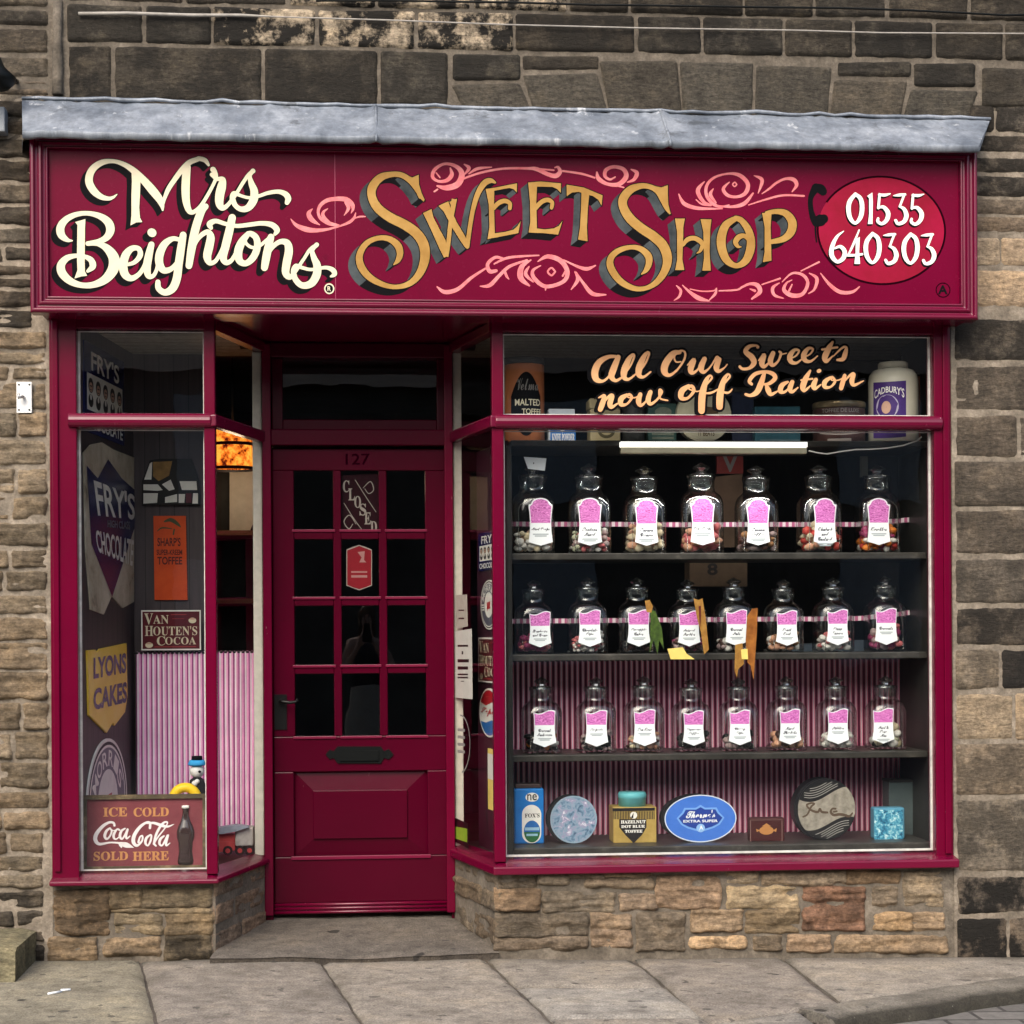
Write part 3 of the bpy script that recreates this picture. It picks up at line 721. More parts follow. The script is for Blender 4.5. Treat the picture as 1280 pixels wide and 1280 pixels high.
S(b, cA, [(318, 797, 36), (400, 800, 36), (475, 838, 62), (528, 915, 84), (522, 1000, 84), (462, 1080, 68), (370, 1125, 50), (270, 1130, 44), (180, 1098, 56), (115, 1035, 66), (105, 970, 62), (150, 915, 48), (220, 895, 34), (290, 900, 32), (345, 930, 46), (358, 980, 50), (318, 1018, 24)])
b.poly(cA([(218, 625), (300, 601), (296, 680), (294, 950), (296, 1020), (314, 1055), (265, 1060), (212, 1077), (236, 1010), (232, 900), (236, 650)]))
S(b, cA, [(638, 965, 26), (695, 945, 34), (738, 890, 42), (725, 838, 38), (670, 838, 46), (622, 890, 62), (602, 975, 66), (618, 1045, 62), (668, 1075, 46), (730, 1040, 36), (775, 970, 34), (805, 880, 44), (828, 805, 46)])
S(b, cA, [(828, 805, 48), (805, 900, 60), (792, 990, 60), (805, 1055, 46), (842, 1055, 32), (868, 1010, 28), (880, 960, 28)])
S(b, cA, [(829, 708, 66), (835, 712, 66)])
S(b, cA, [(1062, 770, 32), (1000, 758, 38), (935, 800, 56), (895, 880, 64), (892, 955, 62), (925, 1010, 52), (985, 1000, 40), (1040, 940, 34), (1065, 870, 30)])
S(b, cA, [(1082, 728, 52), (1062, 850, 62), (1045, 970, 62), (1030, 1080, 64), (995, 1158, 62), (935, 1188, 50), (885, 1155, 46), (880, 1105, 40)])
S(b, cA, [(1262, 500, 46), (1225, 545, 60), (1180, 680, 64), (1150, 830, 64), (1128, 975, 52)])
S(b, cB, [(0, 900, 22), (25, 800, 30), (70, 735, 36), (125, 705, 42), (150, 745, 60), (138, 820, 66), (122, 900, 62), (142, 950, 44), (185, 940, 32), (225, 880, 30), (260, 800, 30)])
S(b, cB, [(322, 590, 58), (298, 700, 64), (268, 820, 64), (250, 905, 58), (272, 948, 44), (312, 935, 34), (345, 885, 30), (370, 820, 30)])
S(b, cB, [(152, 672, 32), (142, 640, 46), (190, 617, 36), (270, 640, 32), (360, 656, 32), (460, 646, 34), (560, 635, 36), (640, 648, 44), (680, 688, 46), (664, 722, 26)])
S(b, cB, [(450, 718, 40), (398, 785, 60), (370, 865, 66), (382, 935, 56), (432, 955, 46), (488, 910, 54), (522, 830, 54), (515, 755, 50), (470, 718, 44), (432, 735, 34), (430, 790, 26), (480, 828, 26), (540, 815, 26), (595, 772, 28), (632, 745, 36)])
S(b, cB, [(632, 745, 52), (610, 830, 62), (592, 920, 62), (580, 990, 54)])
S(b, cB, [(600, 900, 20), (648, 822, 34), (708, 782, 40), (762, 795, 56), (775, 860, 64), (758, 950, 64), (750, 1030, 58), (785, 1065, 42), (830, 1015, 30), (895, 920, 26), (945, 845, 28), (1000, 808, 32)])
S(b, cB, [(998, 806, 36), (962, 850, 34), (975, 910, 46), (1000, 970, 60), (998, 1045, 64), (955, 1115, 60), (885, 1132, 50), (832, 1090, 46), (812, 1025, 42), (830, 975, 32), (880, 990, 28), (950, 1005, 26), (1020, 995, 26), (1080, 990, 30), (1128, 1010, 40), (1140, 1042, 38), (1112, 1060, 18)])
mb = MB()
b.lay(mb, 0.0016, 0, 1, 0.0022, 1, (-0.019, -0.019), 0.0003, 0.0010)
ra, rb = at(240 + 1098 / 6.4, 180 + 1158 / 6.4, YS)
mb.ring(SF, ra, rb, 0.0165, 0.0175, 0.0048, 0.0013, 0, 28)
mb.disc(SF, ra, rb, 0.0142, 0.0152, 0.0006, None, 1, 24)
put_text(mb, SF, 'R', ra - 0.0065, rb - 0.009, ra + 0.0065, rb + 0.009, 0.0013, 0, 0.02)
mb.build('cream_lettering', [CREAM, BLACK], sign)

# --- gold lettering: Sweet Shop
b = Brush(SF)
S(b, cC, [(636, 392, 10), (612, 350, 30), (580, 288, 48), (530, 230, 46), (460, 186, 44), (380, 180, 44), (292, 206, 60), (228, 280, 68), (224, 362, 66), (272, 450, 72), (370, 525, 76), (480, 580, 78), (580, 652, 80), (638, 745, 80), (646, 855, 74), (606, 970, 60), (528, 1050, 46), (420, 1080, 36), (310, 1060, 42), (202, 1000, 54), (135, 912, 58), (126, 820, 52), (180, 732, 44), (270, 690, 38), (360, 696, 46), (428, 746, 58), (448, 812, 52), (430, 868, 38), (398, 902, 10)])
b.poly(cC([(470, 172), (545, 205), (597, 183), (600, 260), (617, 320), (647, 388), (600, 372), (560, 290), (520, 225)]))
b.poly(cC([(632, 490), (700, 457), (716, 525), (760, 610), (812, 705), (838, 830), (800, 846), (762, 770), (700, 630), (660, 545)]))
S(b, cC, [(818, 838, 34), (836, 720, 34), (848, 600, 34), (866, 480, 36), (882, 378, 42)], True)
b.poly(cC([(755, 432), (835, 395), (852, 450), (900, 560), (958, 655), (1005, 750), (968, 764), (930, 710), (862, 600), (800, 480)]))
b.poly(cC([(842, 400), (902, 374), (893, 425), (862, 440)]))
S(b, cC, [(986, 758, 34), (1004, 620, 34), (1032, 460, 36), (1070, 335, 42), (1122, 252, 48), (1170, 230, 42), (1208, 245, 18)])
b.poly(cD([(45, 297), (114, 287), (112, 420), (118, 660), (130, 680), (60, 699), (75, 600), (70, 420)]))
b.poly(cD([(100, 290), (296, 251), (294, 325), (268, 298), (235, 288), (108, 312)])); b.poly(cD([(100, 690), (306, 650), (326, 550), (300, 592), (268, 622), (200, 640), (112, 652)]))
S(b, cD, [(108, 450, 34), (150, 408, 36), (200, 392, 36), (238, 412, 32), (238, 452, 30)])
b.poly(cD([(385, 245), (457, 240), (450, 400), (455, 620), (462, 648), (388, 645), (402, 560), (400, 400)]))
b.poly(cD([(440, 240), (490, 237), (648, 252), (646, 328), (618, 298), (578, 280), (450, 278)])); b.poly(cD([(440, 648), (500, 649), (625, 662), (659, 552), (630, 592), (590, 612), (520, 620), (452, 612)]))
S(b, cD, [(445, 450, 34), (490, 402, 36), (540, 384, 36), (576, 405, 32), (572, 448, 28)])
b.poly(cD([(692, 262), (830, 285), (980, 348), (972, 430), (945, 382), (900, 352), (870, 345), (790, 320), (735, 325), (694, 354)])); b.poly(cD([(812, 300), (876, 318), (862, 450), (855, 600), (860, 715), (784, 702), (800, 600), (808, 450)]))
S(b, cE, [(620, 495, 8), (595, 450, 32), (565, 380, 48), (530, 320, 48), (475, 284, 42), (400, 272, 44), (312, 300, 62), (252, 368, 70), (250, 440, 70), (302, 530, 76), (390, 608, 76), (490, 675, 78), (568, 750, 80), (602, 850, 76), (582, 950, 62), (518, 1040, 48), (430, 1090, 36), (330, 1090, 42), (222, 1030, 54), (152, 930, 58), (150, 850, 52), (212, 790, 44), (310, 762, 36), (390, 777, 46), (448, 830, 58), (455, 888, 52), (432, 945, 38), (395, 978, 10)])
b.poly(cE([(485, 270), (555, 284), (606, 265), (606, 350), (610, 420), (630, 500), (590, 470), (560, 380), (525, 315)]))
b.poly(cE([(663, 533), (742, 533), (730, 600), (728, 720), (722, 860), (738, 945), (665, 945), (680, 860), (680, 640)])); b.poly(cE([(868, 538), (955, 540), (945, 620), (940, 800), (950, 950), (882, 950), (895, 850), (890, 640)]))
S(b, cE, [(728, 745, 26), (762, 702, 36), (815, 690, 38), (862, 712, 40), (888, 745, 36)]); S(b, cE, [(880, 760, 34), (862, 795, 22), (838, 810, 8)])
S(b, cF, [(385, 530, 40), (298, 592, 64), (264, 720, 74), (300, 852, 64), (382, 910, 42), (462, 868, 60), (502, 755, 70), (488, 640, 60), (430, 552, 48), (380, 530, 40)]); S(b, cF, [(490, 705, 36), (450, 672, 36), (405, 682, 44), (380, 722, 42), (398, 755, 28), (425, 760, 8)])
b.poly(cF([(592, 490), (668, 484), (660, 600), (667, 870), (598, 882), (612, 800), (612, 600)])); S(b, cF, [(630, 490, 34), (700, 477, 40), (780, 492, 56), (832, 560, 70), (822, 640, 66), (760, 697, 50), (650, 722, 34)])
mb = MB()
b.lay(mb, 0.0018, 0, 1, 0.0034, 1, (-0.0285, -0.0235), 0.0003, 0.0011, side=2)
mb.build('gold_lettering', [GOLD, BLACK, GREYSH], sign)

# --- salmon scrollwork
b = Brush(SF); SCR = []
for c, L in ((cH, [[(40, 625, 10), (120, 715, 52), (260, 775, 76), (400, 792, 60), (560, 778, 38), (700, 745, 25), (800, 712, 30), (900, 668, 42), (960, 610, 36), (985, 535, 12)], [(960, 620, 12), (1040, 592, 26), (1122, 590, 18)],
        [(740, 722, 36), (600, 690, 56), (480, 622, 46), (440, 530, 40), (470, 430, 50), (570, 355, 56), (720, 332, 62), (850, 345, 72), (930, 412, 66), (945, 480, 40), (918, 540, 12)], [(850, 385, 60), (880, 470, 50), (818, 572, 12)], [(620, 690, 30), (522, 600, 50), (512, 530, 40), (578, 475, 12)], [(355, 478, 12), (302, 545, 62), (345, 635, 70), (462, 712, 12)]]),
      (cI, [[(55, 190, 9), (72, 178, 9)], [(70, 160, 9), (120, 170, 28), (180, 150, 32), (202, 95, 30), (170, 55, 20), (110, 42, 14), (58, 72, 18), (46, 112, 18), (78, 135, 14), (122, 130, 20), (148, 100, 22), (140, 65, 8)], [(85, 115, 7), (65, 90, 8)],
        [(215, 45, 7), (240, 65, 20), (218, 96, 7)], [(240, 95, 7), (285, 68, 16), (360, 60, 6)], [(200, 125, 10), (300, 90, 12), (420, 68, 12), (550, 66, 14), (600, 70, 22), (660, 97, 22), (702, 106, 25), (725, 85, 22), (715, 60, 14), (698, 62, 7)], [(600, 68, 10), (692, 76, 9)],
        [(740, 80, 10), (840, 95, 12), (910, 116, 10)], [(922, 88, 10), (932, 122, 24), (980, 150, 18), (1040, 150, 24), (1078, 110, 26), (1062, 70, 22), (1010, 58, 18), (970, 76, 20), (966, 108, 18), (992, 125, 12), (1020, 112, 7)], [(1010, 155, 7), (1065, 168, 8)], [(1105, 72, 7), (1135, 90, 22), (1120, 125, 18), (1085, 140, 7)],
        [(70, 698, 7), (112, 726, 22), (180, 710, 20), (252, 650, 16), (328, 600, 10)], [(300, 695, 6), (350, 690, 20), (400, 640, 18), (455, 590, 16), (550, 555, 9)], [(385, 612, 16), (350, 615, 22), (340, 575, 18), (380, 541, 16), (420, 548, 14)], [(375, 575, 9), (440, 545, 14), (520, 535, 12), (612, 530, 7)], [(430, 610, 12), (440, 640, 14), (452, 656, 6)],
        [(570, 555, 7), (522, 590, 26), (516, 650, 30), (562, 692, 9)], [(560, 590, 7), (542, 630, 20), (582, 672, 7)], [(608, 562, 7), (660, 536, 22), (730, 560, 26), (765, 620, 24), (740, 672, 20), (650, 696, 20), (590, 655, 22), (580, 612, 16), (622, 585, 6)], [(650, 695, 14), (648, 716, 5)], [(745, 555, 7), (820, 590, 14), (870, 602, 20), (915, 584, 6)],
        [(805, 618, 7), (820, 660, 20), (785, 712, 6)], [(812, 620, 6), (852, 682, 16), (900, 735, 22), (970, 740, 7)], [(740, 640, 10), (762, 600, 10)], [(700, 617, 10), (680, 637, 10), (660, 617, 10), (680, 597, 10), (700, 617, 10)]]),
      (cJ, [[(45, 228, 8), (80, 290, 26), (160, 320, 24), (260, 325, 14), (335, 324, 8)], [(215, 145, 8), (172, 205, 28), (212, 280, 22), (270, 300, 7)], [(160, 265, 7), (200, 295, 12), (260, 305, 7)], [(380, 300, 8), (325, 312, 16), (270, 290, 22), (230, 235, 22), (232, 170, 20), (280, 118, 16), (370, 92, 14), (450, 102, 26), (505, 160, 28), (488, 222, 26), (430, 246, 18), (370, 235, 22), (342, 192, 22), (382, 148, 7)], [(432, 163, 9), (418, 177, 9), (404, 163, 9), (418, 149, 9), (432, 163, 9)],
        [(275, 192, 7), (256, 232, 24), (292, 285, 12)], [(310, 306, 9), (400, 312, 18), (482, 290, 26), (540, 222, 12)], [(548, 105, 7), (600, 135, 26), (574, 222, 6)], [(600, 225, 6), (650, 190, 14), (700, 150, 16), (760, 125, 18), (812, 132, 28), (830, 168, 24), (800, 212, 7)], [(510, 300, 7), (620, 265, 12), (740, 236, 14), (880, 240, 12)],
        [(30, 838, 7), (58, 870, 18), (48, 910, 15), (14, 936, 6)], [(70, 835, 6), (120, 882, 20), (180, 922, 30), (250, 940, 7)], [(120, 860, 7), (200, 875, 9), (275, 872, 9), (294, 858, 7)], [(250, 932, 7), (288, 892, 18), (297, 855, 7)], [(315, 872, 9), (430, 866, 12), (470, 846, 14), (520, 826, 18), (570, 836, 30), (585, 880, 28), (532, 926, 12)], [(520, 860, 7), (552, 872, 18)],
        [(600, 830, 9), (720, 790, 12)], [(715, 820, 7), (672, 852, 22), (682, 900, 20), (742, 922, 7)], [(735, 812, 7), (800, 756, 14), (870, 766, 20), (905, 820, 22), (870, 893, 24), (800, 903, 30), (747, 868, 26), (762, 822, 14), (800, 800, 5)], [(780, 872, 14), (800, 830, 9)], [(860, 740, 8), (980, 680, 12)], [(915, 755, 7), (965, 790, 24), (950, 860, 16), (910, 890, 6)], [(990, 755, 7), (1050, 830, 22), (1120, 880, 26), (1200, 880, 20), (1250, 845, 7)]])):
    SCR.append((c, L))
for c, L, sel in ((SCR[0][0], SCR[0][1], lambda p: True), (cI, SCR[1][1], lambda p: p[0][1] < 300 and p[0][0] < 730), (cI, SCR[1][1], lambda p: p[0][1] < 300 and p[0][0] >= 730), (cI, SCR[1][1], lambda p: p[0][1] >= 300), (cJ, SCR[2][1], lambda p: p[0][1] < 500), (cJ, SCR[2][1], lambda p: p[0][1] >= 500)):
    b = Brush(SF)
    for P in L:
        if sel(P): S(b, c, P)
    mb = MB(); b.lay(mb, 0.0007, 0, None, dn=0.00003); mb.build('scrollwork', [PINK], sign)

# --- telephone oval with the number
mb = MB(); oc = at(1005 + 620 / 6.4, 190 + 627 / 6.4, YS); ora, orb = 528 / 6.4 * MPX, 437 / 6.4 * MPX
mb.disc(SF, oc[0], oc[1], ora, orb, 0.0004, None, 0, 72); mb.ring(SF, oc[0], oc[1], ora, orb, 0.0078, 0.0007, 2, 80, 0.46, 0.46 + 0.955)
b = Brush(SF)
S(b, cG, [(95, 285, 70), (55, 360, 44), (52, 440, 42), (70, 520, 52), (95, 560, 70)]); S(b, cG, [(95, 285, 64), (130, 295, 78), (150, 315, 70)]); S(b, cG, [(100, 560, 80), (135, 545, 96), (158, 535, 74)]); S(b, cG, [(90, 590, 14), (92, 650, 14), (100, 720, 12)])
b.lay(mb, 0.0012, 1, None)
la, lb = at(1005 + 1112 / 6.4, 190 + 1105 / 6.4, YS)
mb.ring(SF, la, lb, 0.027, 0.027, 0.004, 0.0005, 2, 30); put_text(mb, SF, 'A', la - 0.020, lb - 0.016, la + 0.018, lb + 0.019, 0.0009, 1, 0.03)
mb.build('telephone_emblem', [REDOVAL, BLACK, LINEP], sign)
b = Brush(SF)
D0 = [(410, 337, 28), (366, 395, 36), (355, 460, 38), (370, 530, 34), (410, 570, 24), (452, 520, 36), (464, 440, 38), (450, 372, 34), (408, 337, 26)]
D5 = [[(690, 334, 8), (645, 345, 24), (600, 342, 20)], [(604, 340, 22), (594, 448, 22)], [(592, 446, 14), (636, 442, 28), (672, 490, 38), (660, 545, 34), (622, 574, 26), (590, 556, 26), (592, 532, 20)]]
D3 = [[(716, 350, 8), (760, 345, 24), (808, 340, 20)], [(800, 345, 20), (765, 438, 18)], [(762, 436, 14), (800, 458, 30), (818, 510, 38), (798, 558, 32), (752, 574, 26), (732, 548, 24)]]
sh = lambda P, dx, dy: [(x + dx, y + dy, w) for x, y, w in P]
S(b, cG, D0); b.poly(cG([(505, 352), (546, 325), (550, 400), (547, 577), (510, 577), (520, 500), (520, 372)]))
for P in D5: S(b, cG, P); S(b, cG, sh(P, 268, 4))
for P in D3: S(b, cG, P); S(b, cG, sh(P, -80, 318)); S(b, cG, sh(P, 222, 320))
S(b, cG, [(316, 634, 8), (262, 680, 24), (224, 760, 36), (222, 830, 38), (266, 878, 28), (314, 848, 36), (324, 795, 36), (290, 757, 26), (245, 772, 14)])
S(b, cG, [(440, 625, 12), (400, 725, 20), (352, 828, 14)]); S(b, cG, [(350, 826, 24), (405, 826, 20), (466, 818, 18)]); b.poly(cG([(412, 700), (446, 680), (440, 800), (448, 896), (402, 896), (412, 800)]))
S(b, cG, sh(D0, 138, 316)); S(b, cG, sh(D0, 442, 320))
mb = MB(); b.lay(mb, 0.0016, 0, None, 0, 1, (-0.004, -0.007), 0.0009, 0.0012)
mb.build('number_lettering', [plain('white_sign_paint', (0.86, 0.82, 0.74), 0.4, 0), BLACK], sign)
# ------------------------------------------------------------------ ground: road sheet, flagged pavement, kerb, block step
rg = random.Random(5)
mb = MB(); vs = []; fs = []
for j, y in enumerate((-120, -40, -14, -5, -2.0, -0.6, 0.8)):
    for i, x in enumerate((-140, -40, -12, -5, 0, 5, 12, 40, 140)): vs.append((x, y, GZ(max(-6, min(6, x))) - 0.05))
for j in range(6):
    for i in range(8): fs.append((j * 9 + i, j * 9 + i + 1, (j + 1) * 9 + i + 1, (j + 1) * 9 + i))
mb.add(vs, fs, 0)
def mat_setts():
    k = NT('stone_setts'); br = k.n('ShaderNodeTexBrick', i_Scale=1.0)
    br.inputs['Brick Width'].default_value = 0.26; br.inputs['Row Height'].default_value = 0.13; br.inputs['Mortar Size'].default_value = 0.008
    br.inputs['Color1'].default_value = (0.12, 0.112, 0.10, 1); br.inputs['Color2'].default_value = (0.16, 0.15, 0.135, 1); br.inputs['Mortar'].default_value = (0.05, 0.045, 0.04, 1)
    k.l(k.obj(), br.inputs['Vector'])
    k.base(k.mix(1.0, br.outputs['Color'], k.ramp(k.noise(30, 6), [(0.3, 0.75), (0.7, 1.2)]), 'MULTIPLY'))
    k.b.inputs['Roughness'].default_value = 0.8; k.bump(k.math('SUBTRACT', k.noise(60, 5), br.outputs['Fac']), 0.5, 0.01); return k.m
structure(mb.build('road', [mat_setts()]))

mb = MB(); rows_ = []
def slab(pts, tint, dz=0.0, thick=0.1, n=18):
    """flagstone from four pavement points (far-left, far-right, near-right, near-left)"""
    P = [Vector((p[0], p[1])) for p in pts]; vs = []; so = []
    sd = rg.uniform(0, 50); tx = rg.uniform(-0.003, 0.003); ty = rg.uniform(-0.003, 0.003)
    L = max((P[1] - P[0]).length, (P[3] - P[0]).length); n1 = max(6, min(60, int((P[1] - P[0]).length / 0.025))); n2 = max(4, min(60, int((P[3] - P[0]).length / 0.025)))
    for j in range(n2 + 1):
        for i in range(n1 + 1):
            u, v = i / n1, j / n2
            p = (P[0] * (1 - u) + P[1] * u) * (1 - v) + (P[3] * (1 - u) + P[2] * u) * v
            e = min(min(u, 1 - u) * (P[1] - P[0]).length, min(v, 1 - v) * (P[3] - P[0]).length)
            q = noise.noise(Vector((p.x * 7 + sd, p.y * 7, 1))) * 0.006
            z = GZ(max(-6, min(6, p.x))) + dz + noise.fractal(Vector((p.x * 2.2 + sd, p.y * 2.2, 0)), 1, 2, 4) * 0.006 + tx * (u - .5) + ty * (v - .5)
            dr_ = 0.0
            if e < 0.014: z -= 0.010 * (1 - e / 0.014) ** 2
            dr_ = max(0.0, 1 - e / 0.035) * 0.55 * (0.5 + noise.noise(Vector((p.x * 9, p.y * 9, 4)))) + max(0.0, 1 - abs(p.y - 0.015) / 0.13) * (0.75 + 0.6 * noise.noise(Vector((p.x * 5, p.y * 11, 8))))
            vs.append((p.x + q, p.y + q * 0.7, z)); so.append(max(0.0, min(0.9, dr_)))
    w = n1 + 1
    fs = [(j * w + i, (j + 1) * w + i, (j + 1) * w + i + 1, j * w + i + 1) for j in range(n2) for i in range(n1)]
    mb.add(vs, fs, 0, True, tint, so)
    ring = [j for j in range(w)] + [j * w + n1 for j in range(1, n2 + 1)] + [n2 * w + i for i in range(n1 - 1, -1, -1)] + [j * w for j in range(n2 - 1, 0, -1)]
    rv = [vs[i] for i in ring]; m = len(rv)
    mb.add(rv + [(x, y, z - thick) for x, y, z in rv], [(i, m + i, m + (i + 1) % m, (i + 1) % m) for i in range(m)], 0, False, tuple(c * 0.7 for c in tint), 0.0)
G2 = lambda px, py: (ground(px, py).x, ground(px, py).y)
def ext(a, b, k):   # carry a joint line on toward the road
    return (a[0] + (b[0] - a[0]) * k, a[1] + (b[1] - a[1]) * k)
FC = (0.262, 0.232, 0.192)
YB = 0.015
def wallpt(px, py):
    x, y = G2(px, py); return (x, YB)
A = [G2(177, 1206), G2(197, 1280)]; B_ = [G2(402, 1203), G2(455, 1280)]; Cj = [G2(607, 1198), G2(695, 1280)]; Dj = [G2(791, 1197), G2(873, 1264)]; Ej = [G2(979, 1197), G2(1058, 1250)]
lin = lambda J, y: (J[0][0] + (J[1][0] - J[0][0]) * (y - J[0][1]) / (J[1][1] - J[0][1]), y)
g_ = 0.006
def between(J1, J2, y0, y1, tint, dz=0.0):
    a = lin(J1, y0) if not isinstance(J1, float) else (J1, y0); bq = lin(J2, y0) if not isinstance(J2, float) else (J2, y0)
    c = lin(J2, y1) if not isinstance(J2, float) else (J2, y1); d = lin(J1, y1) if not isinstance(J1, float) else (J1, y1)
    slab([(a[0] + g_, a[1]), (bq[0] - g_, bq[1]), (c[0] - g_, c[1]), (d[0] + g_, d[1])], tint, dz)
yN = -1.75
between(-1.95, A, YB, yN, (0.255, 0.230, 0.170)); between(-2.9, -1.95, YB, yN, FC); between(-4.2, -2.9, YB, yN, FC)
between(A, B_, YB, yN, (0.245, 0.216, 0.180)); between(B_, Cj, YB, yN, (0.275, 0.243, 0.20))
y1_ = G2(735, 1232)[1]
between(Cj, Dj, YB, y1_ + 0.006, FC); between(Cj, Dj, y1_ - 0.006, G2(790, 1272)[1] + 0.006, (0.305, 0.28, 0.24)); between(Cj, Dj, G2(790, 1272)[1] - 0.006, yN, FC)
# kerb line closes the last flags
K0, K1, K2 = G2(999, 1261), G2(1167, 1238), G2(1280, 1219)
yk = lambda x: K0[1] + (K2[1] - K0[1]) * (x - K0[0]) / (K2[0] - K0[0])
dn_ = lin(Dj, G2(873, 1264)[1]); en_ = G2(1050, 1252)
slab([(lin(Dj, YB)[0] + g_, YB), (lin(Ej, YB)[0] - g_, YB), (en_[0] - g_, yk(en_[0]) + 0.004), (dn_[0] + g_, yk(dn_[0]) + 0.01)], (0.24, 0.21, 0.175))
slab([(lin(Ej, YB)[0] + g_, YB), (2.75, YB), (2.75, yk(2.75) + 0.004), (en_[0] + g_, yk(en_[0]) + 0.004)], (0.275, 0.243, 0.20))
slab([(dn_[0] + g_, yk(dn_[0]) - 0.004), (K0[0] - 0.005, yk(K0[0]) - 0.004), (K0[0] + 0.03, yN), (lin(Dj, yN)[0], yN)], (0.235, 0.215, 0.185))
mb.build('pavement', [FLAG])['kind'] = 'structure'
mb = MB(); pts = [(-4.6, -1.9), (K0[0] + 0.01, -1.9), (K0[0], yk(K0[0]) - 0.03), (2.9, yk(2.9) - 0.02), (2.9, 0.05), (-4.6, 0.05)]
mb.add([(x, y, GZ(max(-6, min(6, x))) - 0.014) for x, y in pts], [tuple(range(len(pts)))], 0, False, (0.10, 0.085, 0.07), 0.0)
structure(mb.build('pavement_bed', [FLAG]))
# kerb stone with its worn rounded nose
mb = MB(); n = 60; prof = [(0.0, 0.0), (0.05, 0.004), (0.12, 0.0), (0.158, -0.010), (0.172, -0.026), (0.176, -0.08)]
vs = []
kd = Vector((K2[0] - K0[0], K2[1] - K0[1])).normalized(); kn = Vector((kd.y, -kd.x))
Lk = 3.0
for i in range(n + 1):
    t = i / n * Lk; bx = K0[0] + kd.x * t; by = K0[1] + kd.y * t
    nz = noise.noise(Vector((t * 5, 1, 1)))
    for d, h in prof:
        dd = d * (1.0 + 0.12 * noise.noise(Vector((t * 3.5, 4, d * 6))))
        x, y = bx + kn.x * dd, by + kn.y * dd
        vs.append((x, y, GZ(min(6, x)) + h + 0.006 * nz + 0.004 * noise.noise(Vector((t * 14, d * 20, 3)))))
m = len(prof)
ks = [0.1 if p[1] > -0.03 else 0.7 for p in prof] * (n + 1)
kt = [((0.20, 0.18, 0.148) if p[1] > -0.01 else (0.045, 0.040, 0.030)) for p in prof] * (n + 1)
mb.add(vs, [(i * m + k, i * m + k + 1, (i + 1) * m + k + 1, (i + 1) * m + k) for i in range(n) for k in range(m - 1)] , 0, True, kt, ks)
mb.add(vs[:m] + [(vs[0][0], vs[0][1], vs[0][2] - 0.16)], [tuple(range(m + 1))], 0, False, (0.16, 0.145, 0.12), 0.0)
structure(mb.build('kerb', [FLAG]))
# mossy stone block at the foot of the left wall
p0 = ground(36, 1203); mb = MB()
nx, ny = 20, 12; xb1 = PX(35, -0.16, 1180); vs = []
prof = [(-0.42, -0.1), (-0.42, 0.07), (-0.405, 0.105), (-0.37, 0.118), (-0.1, 0.12), (0.012, 0.12)]
for i in range(nx + 1):
    x = -2.3 + (xb1 + 2.3) * i / nx
    for y, h in prof:
        hh = h
        if i == nx: hh = h - 0.012 if h > 0.1 else h
        vs.append((x - (0.0 if i < nx else 0.0) + 0.008 * noise.noise(Vector((y * 9, h * 9, i * .5))), y + 0.01 * noise.noise(Vector((x * 5, h * 9, 2))), GZ(x) + hh * 1.0 + 0.008 * noise.noise(Vector((x * 7, y * 7, 5)))))
m = len(prof)
mb.add(vs, [(i * m + k, i * m + k + 1, (i + 1) * m + k + 1, (i + 1) * m + k) for i in range(nx) for k in range(m - 1)], 0, True, (0.27, 0.245, 0.155), 0.2)
mb.add(vs[-m:] + [(xb1, 0.012, GZ(xb1) - 0.1)], [tuple(range(m + 1))], 0, False, (0.23, 0.21, 0.13), 0.3)
tag(mb.build('stone_block', [STONE]), 'mossy sandstone block lying at the foot of the left house wall', 'stone block')

# ------------------------------------------------------------------ shop windows
zl_t, zl_b = PZ(516, -0.02, 180), PZ(534, -0.02, 180)     # transom bar
z_lsill_t, z_lsill_b = PZ(1092, -0.02, 160), PZ(1107, -0.05, 160)
z_rsill_t, z_rsill_b = PZ(1071, -0.02, 900), PZ(1090, -0.05, 900)
ZG = PZ(412, 0.03, 180)
def rprofile(x0, x1, y0, z0, z1, mb_, mi=0):   # rounded glazing bar / rail running in X
    r = (z1 - z0) / 2; zc_ = (z0 + z1) / 2
    pts = [(y0 + r * 0.9 - r * 0.9 * math.cos(a), zc_ + r * math.sin(a)) for a in [math.radians(-90 + 180 * k / 8) for k in range(9)]] + [(y0 + 0.08, z1), (y0 + 0.08, z0)]
    n = len(pts); vs = [(x0, p[0], p[1]) for p in pts] + [(x1, p[0], p[1]) for p in pts]
    mb_.add(vs, [tuple(range(n)), tuple(range(2 * n - 1, n - 1, -1))] + [(i, n + i, n + (i + 1) % n, (i + 1) % n) for i in range(n)], mi)
